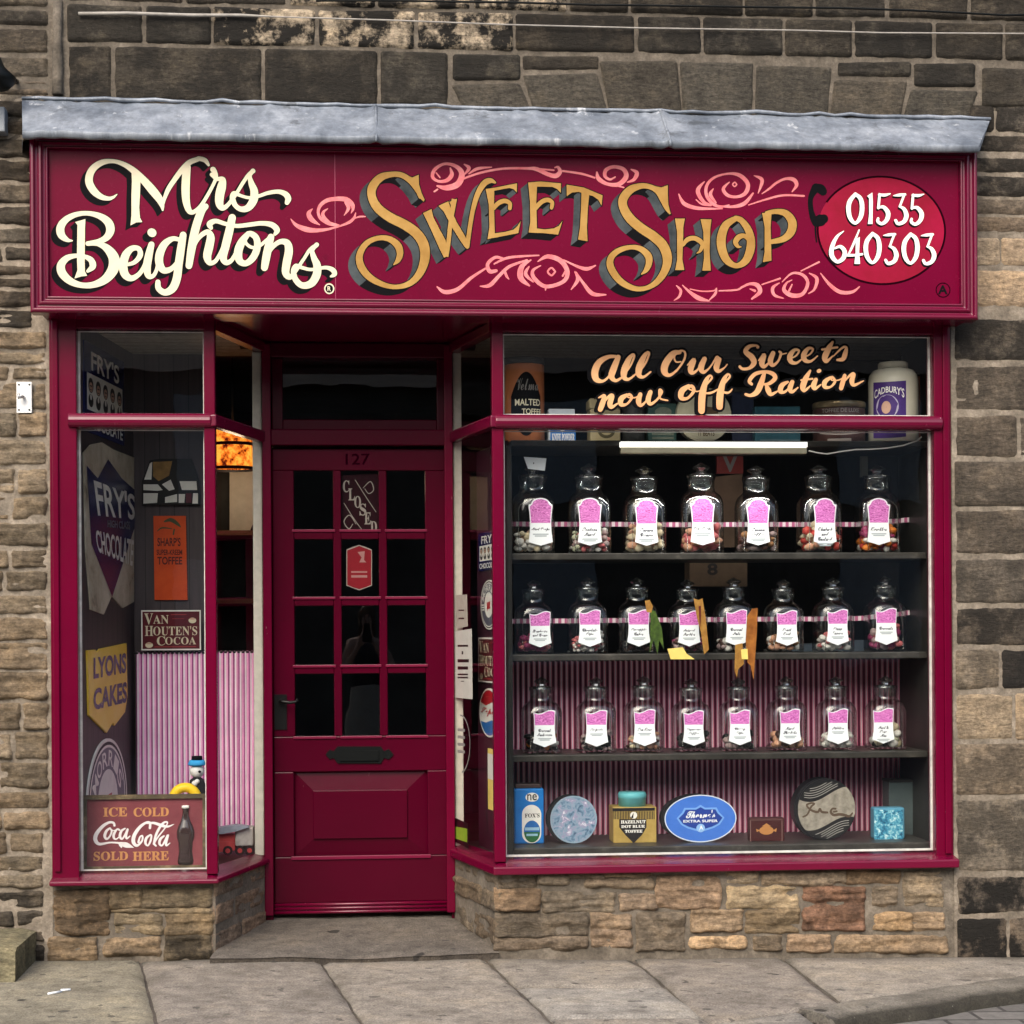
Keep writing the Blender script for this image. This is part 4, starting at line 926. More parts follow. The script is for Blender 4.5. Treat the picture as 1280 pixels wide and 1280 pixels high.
def display_window(side):
    win = empty('window', (PX(165), 0, ZS_L) if side == 'l' else (PX(900), 0, ZS_R))
    win.parent = building; win['label'] = 'left display window with splayed return pane' if side == 'l' else 'wide display window lined with shelves of sweet jars'
    L = side == 'l'
    zt, zb = (z_lsill_t, z_lsill_b) if L else (z_rsill_t, z_rsill_b)
    cx, bx = (xc0, xc1) if L else (xd0, xd1)
    s = -1 if L else 1                                  # outward from doorway
    xo0, xo1 = (X_L, PX(97)) if L else (PX(1169), X_R)   # wall jamb
    xp0, xp1 = (PX(256, -0.01), PX(270, -0.01)) if L else (PX(616.5, -0.01), PX(631, -0.01))
    mb = MB()
    mb.box(xo0, xo1, 0.0, 0.10, zb, SOFF_Z + 0.01)
    # raised moulding on the jamb
    xm = xo0 + 0.022 if L else xo1 - 0.022
    mb.box(xm - 0.012, xm + 0.012, -0.012, 0.02, zb + 0.05, SOFF_Z)
    mb.box(xp0, xp1, -0.004, 0.065, zt - 0.01, SOFF_Z + 0.01)
    mb.box(min(xo0, xp0), max(xo1, xp1), 0.012, 0.09, ZG, SOFF_Z + 0.012)
    # splay back post and head
    mb.obox((bx, 0.55), (bx + (0.012 if L else -0.012), 0.60), -0.02, 0.02, zb, SOFF_Z) if False else None
    pb = PX(329, 0.56) if L else PX(567, 0.56)
    mb.box(min(pb, pb - s * 0.035), max(pb, pb - s * 0.035), 0.545, 0.62, 0.09, SOFF_Z)
    a, c = (cx, 0.03), (bx, 0.57)
    if L: mb.obox(a, c, -0.012, 0.035, ZG, SOFF_Z + 0.008)
    else: mb.obox(a, c, -0.035, 0.012, ZG, SOFF_Z + 0.008)
    mb.build('frame', [PAINT], win, 0.004, 2, True)
    mb = MB()
    x0, x1 = (xo0 + 0.07, cx - 0.006) if L else (cx + 0.006, PX(1178))
    rprofile(x0, x1, -0.028, zl_b, zl_t, mb)
    # transom on the splay
    r0, r1 = (cx, -0.022), (bx, 0.57)
    if L: mb.obox(r0, r1, -0.012, 0.028, zl_b + 0.004, zl_t - 0.004)
    else: mb.obox(r0, r1, -0.028, 0.012, zl_b + 0.004, zl_t - 0.004)
    mb.build('transom', [PAINT_MOULD], win, 0.006, 3, True)
    mb = MB()
    zo = 0.012
    if L: pts = [(xo0 - 0.004, -0.045), (cx + 0.012, -0.045), (bx + 0.022, 0.575), (bx - 0.05, 0.575), (cx - 0.05, 0.085), (xo0 - 0.004, 0.085)]
    else: pts = [(cx - 0.012, -0.045), (xo1 + 0.01, -0.045), (xo1 + 0.01, 0.085), (cx + 0.05, 0.085), (bx + 0.05, 0.575), (bx - 0.022, 0.575)]
    front = [p[1] < -0.01 or abs(p[0] - (bx + 0.022 * (-s))) < 0.03 and p[1] > 0.5 for p in pts]
    mb.plan(pts, zb, [zt - 0.022 if p[1] < 0.0 or p[0] in (bx + 0.022, bx - 0.022) else zt for p in pts])
    mb.build('sill', [PAINT_MOULD], win, 0.006, 3, True)
    # glazing: lights above and below the transom, front and splay
    mb = MB()
    gx0, gx1 = (xo1 - 0.01, xp0 + 0.01) if L else (xp1 - 0.01, xo0 + 0.01)
    for z0, z1 in ((zt - 0.02, zl_b + 0.01), (zl_t - 0.01, ZG + 0.01)):
        mb.add([(gx0, 0.045, z0), (gx1, 0.045, z0), (gx1, 0.045, z1), (gx0, 0.045, z1)], [(0, 1, 2, 3)])
        off = -0.006 if L else 0.006
        mb.add([(cx + off, 0.06, z0), (bx + off, 0.56, z0), (bx + off, 0.56, z1), (cx + off, 0.06, z1)], [(0, 1, 2, 3)])
    mb.build('glazing', [PANE], win)
    # white inner putty beads
    mb = MB(); bw = 0.007
    bx0, bx1 = gx0 + 0.010, gx1 - 0.010
    for z0, z1 in ((zt + 0.004, zl_b - 0.002), (zl_t + 0.002, ZG - 0.004)):
        for xx in ((bx0, bx0 + bw), (bx1 - bw, bx1)): mb.box(xx[0], xx[1], 0.048, 0.062, z0, z1)
        mb.box(bx0 + bw, bx1 - bw, 0.048, 0.062, z0, z0 + (0.004 if L else 0.007)); mb.box(bx0 + bw, bx1 - bw, 0.048, 0.062, z1 - 0.003, z1)
    mb.build('glazing_bead', [plain('chalky_white_paint', (0.66, 0.63, 0.60), 0.6, 0.25, 25)], win)
    # pale inside post at the back of the splay
    mb = MB()
    if L: mb.box(PX(317, 0.58), PX(328.5, 0.58), 0.565, 0.60, zt - 0.01, ZG)
    else: mb.box(PX(567.5, 0.58), PX(578, 0.58), 0.565, 0.60, zt - 0.01, ZG)
    mb.build('inner_post', [IVORYP], win, 0.003, 2)
    return win
win_l = display_window('l'); win_r = display_window('r')

# window lettering: All Our Sweets now off Ration
WF = Fr((0, 0.040, 0)); MPW = (D + 0.04) / F_PX
cK = lambda P: [(at(730 + p[0] / 3.5556, 410 + p[1] / 3.5556, 0.04) + ((p[2] * 1.22 / 3.5556 * MPW),)) if len(p) > 2 else at(730 + p[0] / 3.5556, 410 + p[1] / 3.5556, 0.04) for p in P]
b = Brush(WF)
def SK(P, dx=0, dy=0): b.stroke(catmull(cK([(x + dx, y + dy, w) for x, y, w in P]), 7))
# All
SK([(150, 128, 10), (110, 128, 14), (68, 152, 22), (48, 195, 26), (55, 228, 22), (85, 236, 10), (115, 210, 8), (140, 170, 8), (155, 128, 12)]); SK([(152, 130, 18), (132, 180, 24), (122, 215, 22), (140, 234, 12), (165, 222, 8), (182, 205, 6)])
for dx, dy in ((0, 0), (66, -10)): SK([(178, 208, 6), (205, 170, 7), (222, 130, 8), (218, 118, 9), (200, 138, 18), (180, 185, 25), (178, 218, 20), (198, 228, 10), (230, 205, 6)], dx, dy)
# Our
SK([(425, 108, 14), (395, 115, 22), (362, 160, 26), (358, 195, 24), (380, 210, 12), (415, 185, 8), (445, 140, 8), (448, 108, 8), (425, 102, 7), (402, 125, 7), (408, 150, 6), (430, 150, 5)])
SK([(460, 165, 5), (488, 142, 16), (474, 180, 22), (480, 200, 14), (505, 185, 7), (530, 140, 8)]); SK([(535, 138, 18), (520, 175, 22), (530, 196, 14), (555, 180, 6), (580, 145, 8), (592, 132, 14), (600, 145, 8)]); SK([(600, 140, 18), (588, 175, 22), (598, 192, 14), (622, 178, 6), (636, 162, 4)])
# Sweets
SK([(772, 85, 12), (765, 78, 8), (735, 82, 14), (718, 105, 18), (745, 130, 22), (755, 155, 20), (735, 178, 12), (705, 182, 10), (692, 172, 10)])
SK([(775, 145, 4), (800, 120, 15), (790, 155, 21), (800, 172, 13), (825, 150, 7), (838, 115, 9)]); SK([(840, 112, 17), (828, 145, 20), (838, 166, 13), (862, 148, 8), (875, 115, 10), (868, 105, 8)]); SK([(875, 118, 5), (900, 112, 4)])
for dx, dy in ((0, 0), (62, -7)): SK([(905, 140, 5), (940, 125, 6), (955, 102, 8), (935, 98, 12), (915, 125, 20), (920, 150, 17), (945, 155, 9), (975, 132, 5)], dx, dy)
SK([(1105, 62, 8), (1088, 90, 20), (1070, 130, 22), (1078, 148, 13), (1105, 125, 5)]); SK([(1058, 96, 8), (1125, 86, 8)]); SK([(1108, 125, 4), (1148, 88, 8), (1165, 88, 10), (1160, 115, 18), (1150, 138, 16), (1125, 142, 8)])
# now
SK([(65, 310, 5), (90, 302, 14), (82, 335, 20), (72, 362, 18)]); SK([(85, 335, 5), (110, 305, 10), (125, 302, 16), (115, 335, 20), (122, 352, 13), (150, 335, 5)])
SK([(190, 298, 12), (165, 315, 20), (165, 340, 16), (190, 338, 8), (212, 310, 10), (200, 295, 10), (195, 308, 5), (225, 310, 5), (245, 300, 5)])
SK([(250, 295, 15), (242, 325, 20), (252, 344, 13), (275, 325, 6), (292, 285, 9)]); SK([(295, 285, 16), (285, 318, 19), (295, 338, 12), (325, 318, 8), (345, 285, 10), (335, 275, 8), (338, 312, 7), (372, 322, 5)])
# off
SK([(465, 258, 14), (435, 280, 22), (432, 310, 18), (460, 312, 10), (488, 280, 12), (478, 258, 12), (465, 270, 6), (500, 282, 5), (525, 275, 5)])
for dx, dy in ((0, 0), (80, -6)): SK([(520, 280, 5), (550, 245, 7), (568, 222, 8), (558, 212, 8), (540, 240, 18), (525, 300, 26), (522, 368 + dy * 2, 24)], dx, dy)
SK([(528, 290, 6), (565, 288, 8), (600, 270, 5)]); SK([(605, 282, 8), (640, 288, 8), (658, 272, 4)])
# Ration
SK([(745, 250, 10), (735, 235, 14), (760, 205, 14), (805, 195, 12), (840, 205, 16), (848, 225, 16), (820, 248, 12), (790, 250, 6)]); SK([(800, 205, 14), (785, 250, 22), (768, 285, 20), (740, 300, 12), (718, 295, 10)]); SK([(808, 250, 8), (818, 275, 20), (830, 295, 14), (862, 280, 5)])
SK([(905, 240, 9), (880, 255, 18), (872, 280, 18), (890, 285, 10), (912, 265, 7), (925, 240, 8)]); SK([(925, 240, 16), (915, 270, 19), (925, 284, 12), (950, 265, 5)])
SK([(1005, 190, 8), (985, 225, 20), (972, 262, 21), (980, 278, 12), (1005, 258, 5)]); SK([(965, 232, 7), (1015, 226, 7)]); SK([(1030, 230, 15), (1020, 255, 20), (1026, 270, 12), (1052, 252, 5)]); SK([(1042, 192, 14), (1046, 190, 14)])
SK([(1095, 220, 10), (1070, 240, 18), (1070, 262, 15), (1095, 262, 8), (1115, 238, 10), (1102, 218, 9), (1100, 232, 5), (1130, 232, 5), (1150, 222, 5)]); SK([(1158, 212, 14), (1150, 240, 18), (1142, 268, 16)]); SK([(1155, 240, 5), (1180, 212, 9), (1198, 205, 14), (1190, 235, 19), (1200, 254, 12), (1242, 235, 4)])
mb = MB(); b.lay(mb, 0.0016, 0, 1, 0.009, 1, (-0.016, -0.004), 0.0003, 0.0008)
mb.build('window_lettering', [mat_mottle('copper_signwriting', [(0.3, (0.62, 0.30, 0.14)), (0.7, (0.80, 0.47, 0.22))], 9, 0.45), BLACK], win_r)

# ------------------------------------------------------------------ lobby: soffit, door frame, fanlight, door
mb = MB(); mb.plan([(xc0 - 0.02, 0.0), (xd0 + 0.02, 0.0), (xd1 + 0.05, 0.66), (xc1 - 0.05, 0.66)], SOFF_Z + 0.014, SOFF_Z + 0.05)
mb.box(sx0 + 0.03, sx1 - 0.03, YS + 0.002, 0.014, SOFF_Z, SOFF_Z + 0.03)
mb.build('soffit', [PAINT], building)
xf0, xf1 = PX(331, YD - 0.03), PX(567, YD - 0.03); dl, dr = PX(341, YD), PX(561, YD)
zdb, zdt = PZ(1141, YD, 450), PZ(560, YD, 450); zrt, zrb = PZ(537, YD - 0.03, 450), PZ(557, YD - 0.03, 450)
mb = MB(); mb.box(xf0 - 0.02, dl - 0.003, YD - 0.03, YD + 0.07, zdb - 0.05, SOFF_Z + 0.01); mb.box(dr + 0.003, xf1 + 0.02, YD - 0.03, YD + 0.07, zdb - 0.05, SOFF_Z + 0.01)
mb.box(dl - 0.003, dr + 0.003, YD - 0.045, YD + 0.07, zrb, zrt); mb.box(dl - 0.003, dr + 0.003, YD - 0.03, YD + 0.07, SOFF_Z - 0.05, SOFF_Z + 0.01)
mb.build('door_frame', [PAINT_SHADED], building, 0.005, 2)
fan = empty('fanlight', (0, YD, zrt)); fan.parent = building
mb = MB(); mb.box(dl, dl + 0.045, YD, YD + 0.05, zrt, SOFF_Z - 0.05); mb.box(dr - 0.045, dr, YD, YD + 0.05, zrt, SOFF_Z - 0.05); mb.box(dl + 0.045, dr - 0.045, YD, YD + 0.05, zrt, zrt + 0.045)
mb.build('frame', [PAINT_SHADED], fan, 0.004, 2)
mb = MB(); mb.add([(dl + 0.03, YD + 0.025, zrt + 0.03), (dr - 0.03, YD + 0.025, zrt + 0.03), (dr - 0.03, YD + 0.025, SOFF_Z - 0.04), (dl + 0.03, YD + 0.025, SOFF_Z - 0.04)], [(0, 1, 2, 3)]); mb.build('glazing', [PANE], fan)

PAINT_LEDGE_LIT = mat_paint('maroon_lit_ledge_paint', (0.15, 0.003, 0.03), 0.3, 0.3, 0.35)  # lighter copy of the door maroon, painting in light on the ledges
door = empty('door', ((dl + dr) / 2, YD, zdb)); door.parent = building; door['label'] = 'twelve paned maroon shop door standing shut in its recessed lobby'
cols = [(368, 417), (427, 474), (484, 532)]; rws = [(588, 662), (674, 746), (757, 831), (842, 920)]
cx_ = [(PX(a, YD), PX(b_, YD)) for a, b_ in cols]; rz_ = [(PZ(b_, YD, 450), PZ(a, YD, 450)) for a, b_ in rws]
mb = MB(); y0, y1 = YD, YD + 0.045
xs_ = [dl] + [v for c in cx_ for v in c] + [dr]
for i in range(0, len(xs_), 2): mb.box(xs_[i], xs_[i + 1], y0, y1, rz_[-1][0], rz_[0][1])
zs_ = [rz_[0][1]] + []
mb.box(dl, dr, y0, y1, rz_[0][1], zdt - 0.003)
pz1, pz0 = PZ(964, YD, 450), PZ(1070, YD, 450); px0, px1 = PX(366, YD), PX(533, YD)
mb.box(dl, dr, y0, y1, pz1, rz_[-1][0]); mb.box(dl, dr, y0, y1, zdb + 0.045, pz0); mb.box(dl, px0, y0, y1, pz0, pz1); mb.box(px1, dr, y0, y1, pz0, pz1)
for (a, b_) in cx_:
    for (u, v) in zip(rz_[1:], rz_[:-1]): mb.box(a, b_, y0, y1, u[1], v[0])
mb.build('leaf', [PAINT_SHADED], door, 0.004, 2)
# small ledges under each pane, coloured lighter to look lit
for a, b_ in cx_:
    for z0, z1 in rz_: mb = MB(); mb.box(a - 0.008, b_ + 0.008, YD - 0.007, YD + 0.004, z0 - 0.010, z0 + 0.001); mb.build('ledge', [PAINT_LEDGE_LIT], door, 0.002, 2)
mb = MB(); mb.box(px0 - 0.012, px1 + 0.012, YD - 0.008, YD + 0.004, pz0 - 0.012, pz0 + 0.003)
mb.build('ledge', [PAINT_LEDGE_LIT], door, 0.002, 2)
mb = MB()   # raised and fielded panel
fx0, fx1, fz1, fz0 = PX(390, YD), PX(507.5, YD), PZ(988, YD, 450), PZ(1048, YD, 450)
o = [(px0, YD + 0.026, pz0), (px1, YD + 0.026, pz0), (px1, YD + 0.026, pz1), (px0, YD + 0.026, pz1)]
i1 = [(fx0, YD + 0.012, fz0), (fx1, YD + 0.012, fz0), (fx1, YD + 0.012, fz1), (fx0, YD + 0.012, fz1)]; i2 = [(x, YD + 0.002, z) for x, y, z in i1]
mb.add(o + i1 + i2, [(k, (k + 1) % 4, 4 + (k + 1) % 4, 4 + k) for k in range(4)] + [(4 + k, 4 + (k + 1) % 4, 8 + (k + 1) % 4, 8 + k) for k in range(4)] + [(8, 9, 10, 11)])
mb.build('panel', [PAINT_SHADED], door, 0.002, 2)
mb = MB()   # weatherboard with its three beads
mb.box(dl, dr, YD - 0.012, YD + 0.045, zdb + 0.002, zdb + 0.045)
for k in range(3): mb.tube([(dl, YD - 0.014, zdb + 0.008 + 0.0155 * k), (dr, YD - 0.014, zdb + 0.008 + 0.0155 * k)], 0.007, 0, 8)
mb.build('weatherboard', [PAINT_MOULD], door)
mb = MB(); mb.add([(dl + 0.03, YD + 0.022, rz_[-1][0] - 0.01), (dr - 0.03, YD + 0.022, rz_[-1][0] - 0.01), (dr - 0.03, YD + 0.022, rz_[0][1] + 0.01), (dl + 0.03, YD + 0.022, rz_[0][1] + 0.01)], [(0, 1, 2, 3)]); mb.build('glazing', [PANE], door)
DF = Fr((0, YD, 0))
dp = lambda px, py: at(px, py, YD)
mb = MB(); q = [dp(*p) for p in ((407, 943), (412, 937), (417, 939), (422, 933), (476, 933), (480, 939), (486, 936), (492, 943), (486, 949), (480, 947), (476, 954), (422, 954), (417, 947), (412, 949))]
mb.prism(DF, q[::-1], 0.0, 0.007); a, b_ = dp(425, 951), dp(473, 938); mb.rect(DF, a[0], a[1], b_[0], b_[1], 0.007, 0.014)
mb.build('letter_plate', [IRON], door, 0.0015, 2)
mb = MB(); a, b_ = dp(343, 912), dp(358.5, 868); mb.rect(DF, a[0], a[1], b_[0], b_[1], 0.0, 0.006)
h0 = dp(351, 876); mb.tube([(h0[0], YD, h0[1]), (h0[0], YD - 0.04, h0[1]), (h0[0] + 0.012, YD - 0.05, h0[1] - 0.002), (h0[0] + 0.04, YD - 0.05, h0[1] - 0.006), (h0[0] + 0.062, YD - 0.05, h0[1] - 0.003), (h0[0] + 0.074, YD - 0.047, h0[1] + 0.005)], [0.009, 0.008, 0.008, 0.007, 0.006, 0.005], 0, 10)
mb.build('handle', [plain('black_lever', (0.02, 0.02, 0.02), 0.28, 0, metal=0.6)], door)
mb = MB(); a, b_ = dp(432, 581), dp(462, 567); put_text(mb, DF, '127', a[0], a[1], b_[0], b_[1], 0.001, 0, 0.01); mb.build('house_number', [plain('dark_number', (0.018, 0.0, 0.004), 0.5, 0, spec=0.0)], door)

# ------------------------------------------------------------------ inside: room shell
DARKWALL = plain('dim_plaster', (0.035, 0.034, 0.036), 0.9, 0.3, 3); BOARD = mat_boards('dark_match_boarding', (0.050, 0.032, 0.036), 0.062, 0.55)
XI0, XI1, YI = X_L - 0.06, X_R + 0.06, 4.6
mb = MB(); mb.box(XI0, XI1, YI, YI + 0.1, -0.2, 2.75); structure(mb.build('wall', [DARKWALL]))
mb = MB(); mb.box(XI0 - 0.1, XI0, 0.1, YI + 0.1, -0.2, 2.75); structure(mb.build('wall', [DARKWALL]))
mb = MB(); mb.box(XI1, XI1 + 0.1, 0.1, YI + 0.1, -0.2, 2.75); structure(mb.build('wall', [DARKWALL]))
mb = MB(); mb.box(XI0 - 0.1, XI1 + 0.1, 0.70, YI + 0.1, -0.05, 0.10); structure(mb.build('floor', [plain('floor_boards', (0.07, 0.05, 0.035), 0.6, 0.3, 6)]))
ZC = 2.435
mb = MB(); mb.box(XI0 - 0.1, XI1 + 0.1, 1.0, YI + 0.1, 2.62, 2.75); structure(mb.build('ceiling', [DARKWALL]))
CEILM = mat_boards('cream_ceiling_boards', (0.34, 0.31, 0.25), 0.09, 0.6, 'Y')
mb = MB(); mb.plan([(XI0, 0.085), (xc0 - 0.04, 0.085), (xc1 - 0.06, 0.68), (xc1 - 0.06, 1.0), (XI0, 1.0)], ZC, ZC + 0.06); mb.build('display_ceiling', [CEILM], win_l)
mb = MB(); mb.plan([(xd0 + 0.04, 0.085), (XI1, 0.085), (XI1, 1.0), (xd1 + 0.06, 1.0), (xd1 + 0.06, 0.68)], ZC, ZC + 0.06); mb.build('display_ceiling', [CEILM], win_r)
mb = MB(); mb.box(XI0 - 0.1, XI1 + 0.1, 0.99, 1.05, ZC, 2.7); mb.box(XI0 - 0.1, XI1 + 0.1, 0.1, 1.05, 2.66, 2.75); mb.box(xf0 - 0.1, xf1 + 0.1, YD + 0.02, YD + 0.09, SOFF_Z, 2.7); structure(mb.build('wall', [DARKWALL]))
mb = MB(); mb.box(X_R - 0.010, X_R + 0.003, 0.101, 0.62, z_rsill_t - 0.02, ZC); mb.build('side_reveal', [plain('black_green_reveal', (0.020, 0.026, 0.023), 0.4, 0.2)], win_r)
# window beds
mb = MB(); mb.plan([(X_L - 0.05, 0.08), (xc0 - 0.045, 0.08), (xc1 - 0.05, 0.60), (xc1 - 0.05, 1.1), (X_L - 0.05, 1.1)], z_lsill_t - 0.07, z_lsill_t - 0.012); mb.build('display_bed', [DARKW], win_l)
mb = MB(); mb.plan([(xd0 + 0.045, 0.08), (X_R + 0.04, 0.08), (X_R + 0.04, 0.75), (xd1 + 0.05, 0.75), (xd1 + 0.05, 0.60)], z_rsill_t - 0.07, z_rsill_t - 0.012); mb.build('display_bed', [DARKW], win_r)

# stone terrace across the narrow street (seen only as the dark image in the glass)
opp = empty('terrace_house', (0, -12.2, GZ(0) - 0.15), 'dark stone terrace across the street mirrored faintly in the shop glass', 'building')
mb = MB(); mb.box(-16, 16, -18, -12.2, -0.4, 4.0); mb.build('wall', [plain('sooty_stone', (0.10, 0.085, 0.07), 0.9, 0.4, 2)], opp)
mb = MB(); mb.add([(-16.2, -12.0, 3.95), (16.2, -12.0, 3.95), (16.2, -15.1, 5.6), (-16.2, -15.1, 5.6), (16.2, -18.2, 3.95), (-16.2, -18.2, 3.95)], [(0, 1, 2, 3), (3, 2, 4, 5)]); mb.build('roof', [plain('stone_slates', (0.08, 0.075, 0.07), 0.8, 0.3, 4)], opp)
for x in (-12, -8.5, -5, -1.5, 2, 5.5, 9, 12.5):
    for z in (0.9, 2.6): mb = MB(); mb.box(x - 0.45, x + 0.45, -12.21, -12.17, z, z + 1.1); mb.build('window', [plain('dim_pane', (0.3, 0.32, 0.33), 0.2, 0.2)], opp)
# ------------------------------------------------------------------ helpers for what stands in the windows
def hit(px, py, fr):
    d = FWD + RGT * ((px - 640) / F_PX) + UPV * ((HZ - py) / F_PX)
    t = (fr.o - CAM).dot(fr.n) / d.dot(fr.n); p = CAM + d * t - fr.o
    return p.dot(fr.r), p.dot(fr.u)
SERIF = {c: chr(0x1D400 + i) for i, c in enumerate('ABCDEFGHIJKLMNOPQRSTUVWXYZ')}
SERIF.update({c: chr(0x1D41A + i) for i, c in enumerate('abcdefghijklmnopqrstuvwxyz')})
SCRIPT = {c: chr(0x1D4D0 + i) for i, c in enumerate('ABCDEFGHIJKLMNOPQRSTUVWXYZ')}
SCRIPT.update({c: chr(0x1D4EA + i) for i, c in enumerate('abcdefghijklmnopqrstuvwxyz')})
def serif(t): return ''.join(SERIF.get(c, c) for c in t)
def script(t): return ''.join(SCRIPT.get(c, c) for c in t)
NAVY = plain('navy_enamel', (0.012, 0.014, 0.085), 0.25, 0.2, 8); ENW = plain('white_enamel', (0.80, 0.78, 0.72), 0.3, 0.12, 12)
INK = plain('black_ink', (0.012, 0.010, 0.010), 0.5, 0); YEL = mat_mottle('yellow_enamel', [(0.25, (0.80, 0.48, 0.05)), (0.5, (0.92, 0.60, 0.07)), (0.75, (0.93, 0.66, 0.20))], 7, 0.35)
RUST = mat_mottle('rusted_cream_enamel', [(0.3, (0.07, 0.05, 0.035)), (0.42, (0.40, 0.34, 0.25)), (0.7, (0.66, 0.60, 0.48))], 6, 0.6)
PLUM = plain('plum_enamel', (0.095, 0.010, 0.016), 0.3, 0.15); ORG = mat_mottle('orange_enamel', [(0.3, (0.58, 0.06, 0.012)), (0.7, (0.76, 0.11, 0.02))], 9, 0.3)
BLUE = plain('blue_enamel', (0.02, 0.13, 0.40), 0.3, 0.1); REDE = plain('red_enamel', (0.42, 0.01, 0.02), 0.3, 0.1); SKIN = plain('printed_flesh', (0.55, 0.33, 0.24), 0.5, 0)
GREYE = plain('grey_slate_enamel', (0.10, 0.10, 0.13), 0.3, 0.1)

def frys_sign(fr, a0, b0, a1, b1, label, group=None):
    o = empty('enamel_sign', fr.p((a0 + a1) / 2, b0), label, 'sign', group); w, h = a1 - a0, b1 - b0
    A = lambda u: a0 + w * u; B = lambda v: b0 + h * v
    mb = MB(); mb.rect(fr, a0, b0, a1, b1, 0.0, 0.006, 0); mb.rect(fr, A(.06), B(.25), A(.95), B(.66), 0.0065, None, 1); mb.build('plate', [NAVY, ENW], o)
    mb = MB(); put_text(mb, fr, "FRY'S", A(.16), B(.70), A(.86), B(.92), 0.0075, 0, 0.02); put_text(mb, fr, 'CHOCOLATE', A(.06), B(.05), A(.95), B(.19), 0.0075, 0, 0.02); mb.build('lettering', [ENW], o)
    mb = MB()
    for i in range(5):
        c = A(.15 + .18 * i); rx = w * .062
        mb.disc(fr, c, B(.53), rx, h * .085, 0.0068, None, 0, 18); mb.disc(fr, c, B(.51), rx * .66, h * .055, 0.0071, None, 1, 18)
        mb.rect(fr, c - rx * .4, B(.515), c + rx * .4, B(.53), 0.0073, None, 0); mb.rect(fr, c - rx * .35, B(.475), c + rx * .35, B(.485), 0.0073, None, 0)
        mb.disc(fr, c, B(.36), rx * .95, h * .075, 0.0068, None, 0, 18); mb.disc(fr, c, B(.40), rx * .35, h * .035, 0.0071, None, 2, 12)
    mb.build('portraits', [INK, SKIN, ENW], o); return o
def vanhouten_sign(fr, a0, b0, a1, b1, label, group=None):
    o = empty('enamel_sign', fr.p((a0 + a1) / 2, b0), label, 'sign', group); w, h = a1 - a0, b1 - b0
    A = lambda u: a0 + w * u; B = lambda v: b0 + h * v
    mb = MB(); mb.rect(fr, a0, b0, a1, b1, 0.0, 0.006, 1); mb.rect(fr, A(.02), B(.035), A(.98), B(.965), 0.0065, None, 0); mb.build('plate', [PLUM, ENW], o)
    mb = MB()
    put_text(mb, fr, serif('V'), A(.05), B(.64), A(.20), B(.92), 0.0075, 0); put_text(mb, fr, serif('AN'), A(.20), B(.66), A(.46), B(.88), 0.0075, 0)
    put_text(mb, fr, serif('H'), A(.06), B(.36), A(.20), B(.61), 0.0075, 0); put_text(mb, fr, serif('OUTEN') + "'" + serif('S'), A(.20), B(.37), A(.94), B(.60), 0.0075, 0)
    put_text(mb, fr, serif('C'), A(.26), B(.12), A(.40), B(.35), 0.0075, 0); put_text(mb, fr, serif('OCOA'), A(.40), B(.14), A(.92), B(.33), 0.0075, 0)
    mb.build('lettering', [CREAM], o)
    DRP = plain('dull_red_print', (0.35, 0.05, 0.05), 0.5, 0)
    for cu, cv in ((.86, .74), (.13, .13)): mb = MB(); mb.disc(fr, A(cu), B(cv), w * .065, h * .07, 0.0070, None, 0, 18); mb.disc(fr, A(cu), B(cv + .04), w * .05, h * .022, 0.0073, None, 1, 14); mb.build('cup_emblem', [CREAM, SKIN], o)
    mb = MB(); mb.rect(fr, A(.50), B(.88), A(.76), B(.895), 0.007, None, 2); mb.rect(fr, A(.52), B(.78), A(.72), B(.79), 0.007, None, 2); mb.rect(fr, A(.22), B(.075), A(.92), B(.095), 0.007, None, 2)
    mb.build('small_print', [DRP, DRP, DRP], o); return o
def morris_sign(fr, ca, cb, ra, rb, label, group=None, cut=None):
    o = empty('enamel_sign', fr.p(ca, cb - rb), label, 'sign', group)
    mb = MB(); mb.disc(fr, ca, cb, ra, rb, 0.0, 0.006, 1, 56)
    mb.disc(fr, ca, cb, ra * .95, rb * .95, 0.0064, None, 2, 48); mb.disc(fr, ca, cb, ra * .90, rb * .90, 0.0066, None, 1, 48); mb.disc(fr, ca, cb, ra * .86, rb * .86, 0.0068, None, 0, 48)
    mb.disc(fr, ca, cb, ra * .50, rb * .52, 0.0071, None, 1, 40)
    for q in (-1, 1):
        for k in range(3): mb.rect(fr, ca + q * ra * .52, cb - rb * (.02 + .10 * k), ca + q * ra * .84, cb + rb * (.03 - .10 * k), 0.0071, None, 1)
    mb.build('plate', [GREYE, ENW, INK], o)
    mb = MB(); n = 6
    for i, ch in enumerate('MORRIS'):
        t = math.radians(152 - 124 * i / 5); R = 0.69; c = Vector((ca + ra * R * math.cos(t), cb + rb * R * math.sin(t))); rot = t - math.pi / 2
        vs, fs, asp = text2d(ch, 0.01); hh = rb * .25; ww = ra * .24
        out = []
        for x, y in vs:
            lx, ly = (x - .5) * ww, (y - .5) * hh; rr = math.atan2(math.sin(rot) * rb, math.cos(rot) * ra) if False else rot * 0.8
            out.append(fr.p(c.x + lx * math.cos(rr) - ly * math.sin(rr), c.y + lx * math.sin(rr) + ly * math.cos(rr), 0.0075))
        mb.add(out, fs, 0)
    mb.build('lettering', [ENW], o)
    mb = MB(); mb.flat(fr, [(ca - ra * .22, cb + rb * .10), (ca + ra * .2, cb + rb * .14), (ca + ra * .16, cb - rb * .02), (ca + ra * .2, cb - rb * .15), (ca - ra * .10, cb - rb * .17), (ca - ra * .18, cb - rb * .28)], 0.0074, 0)
    mb.build('red_flag', [REDE], o); return o

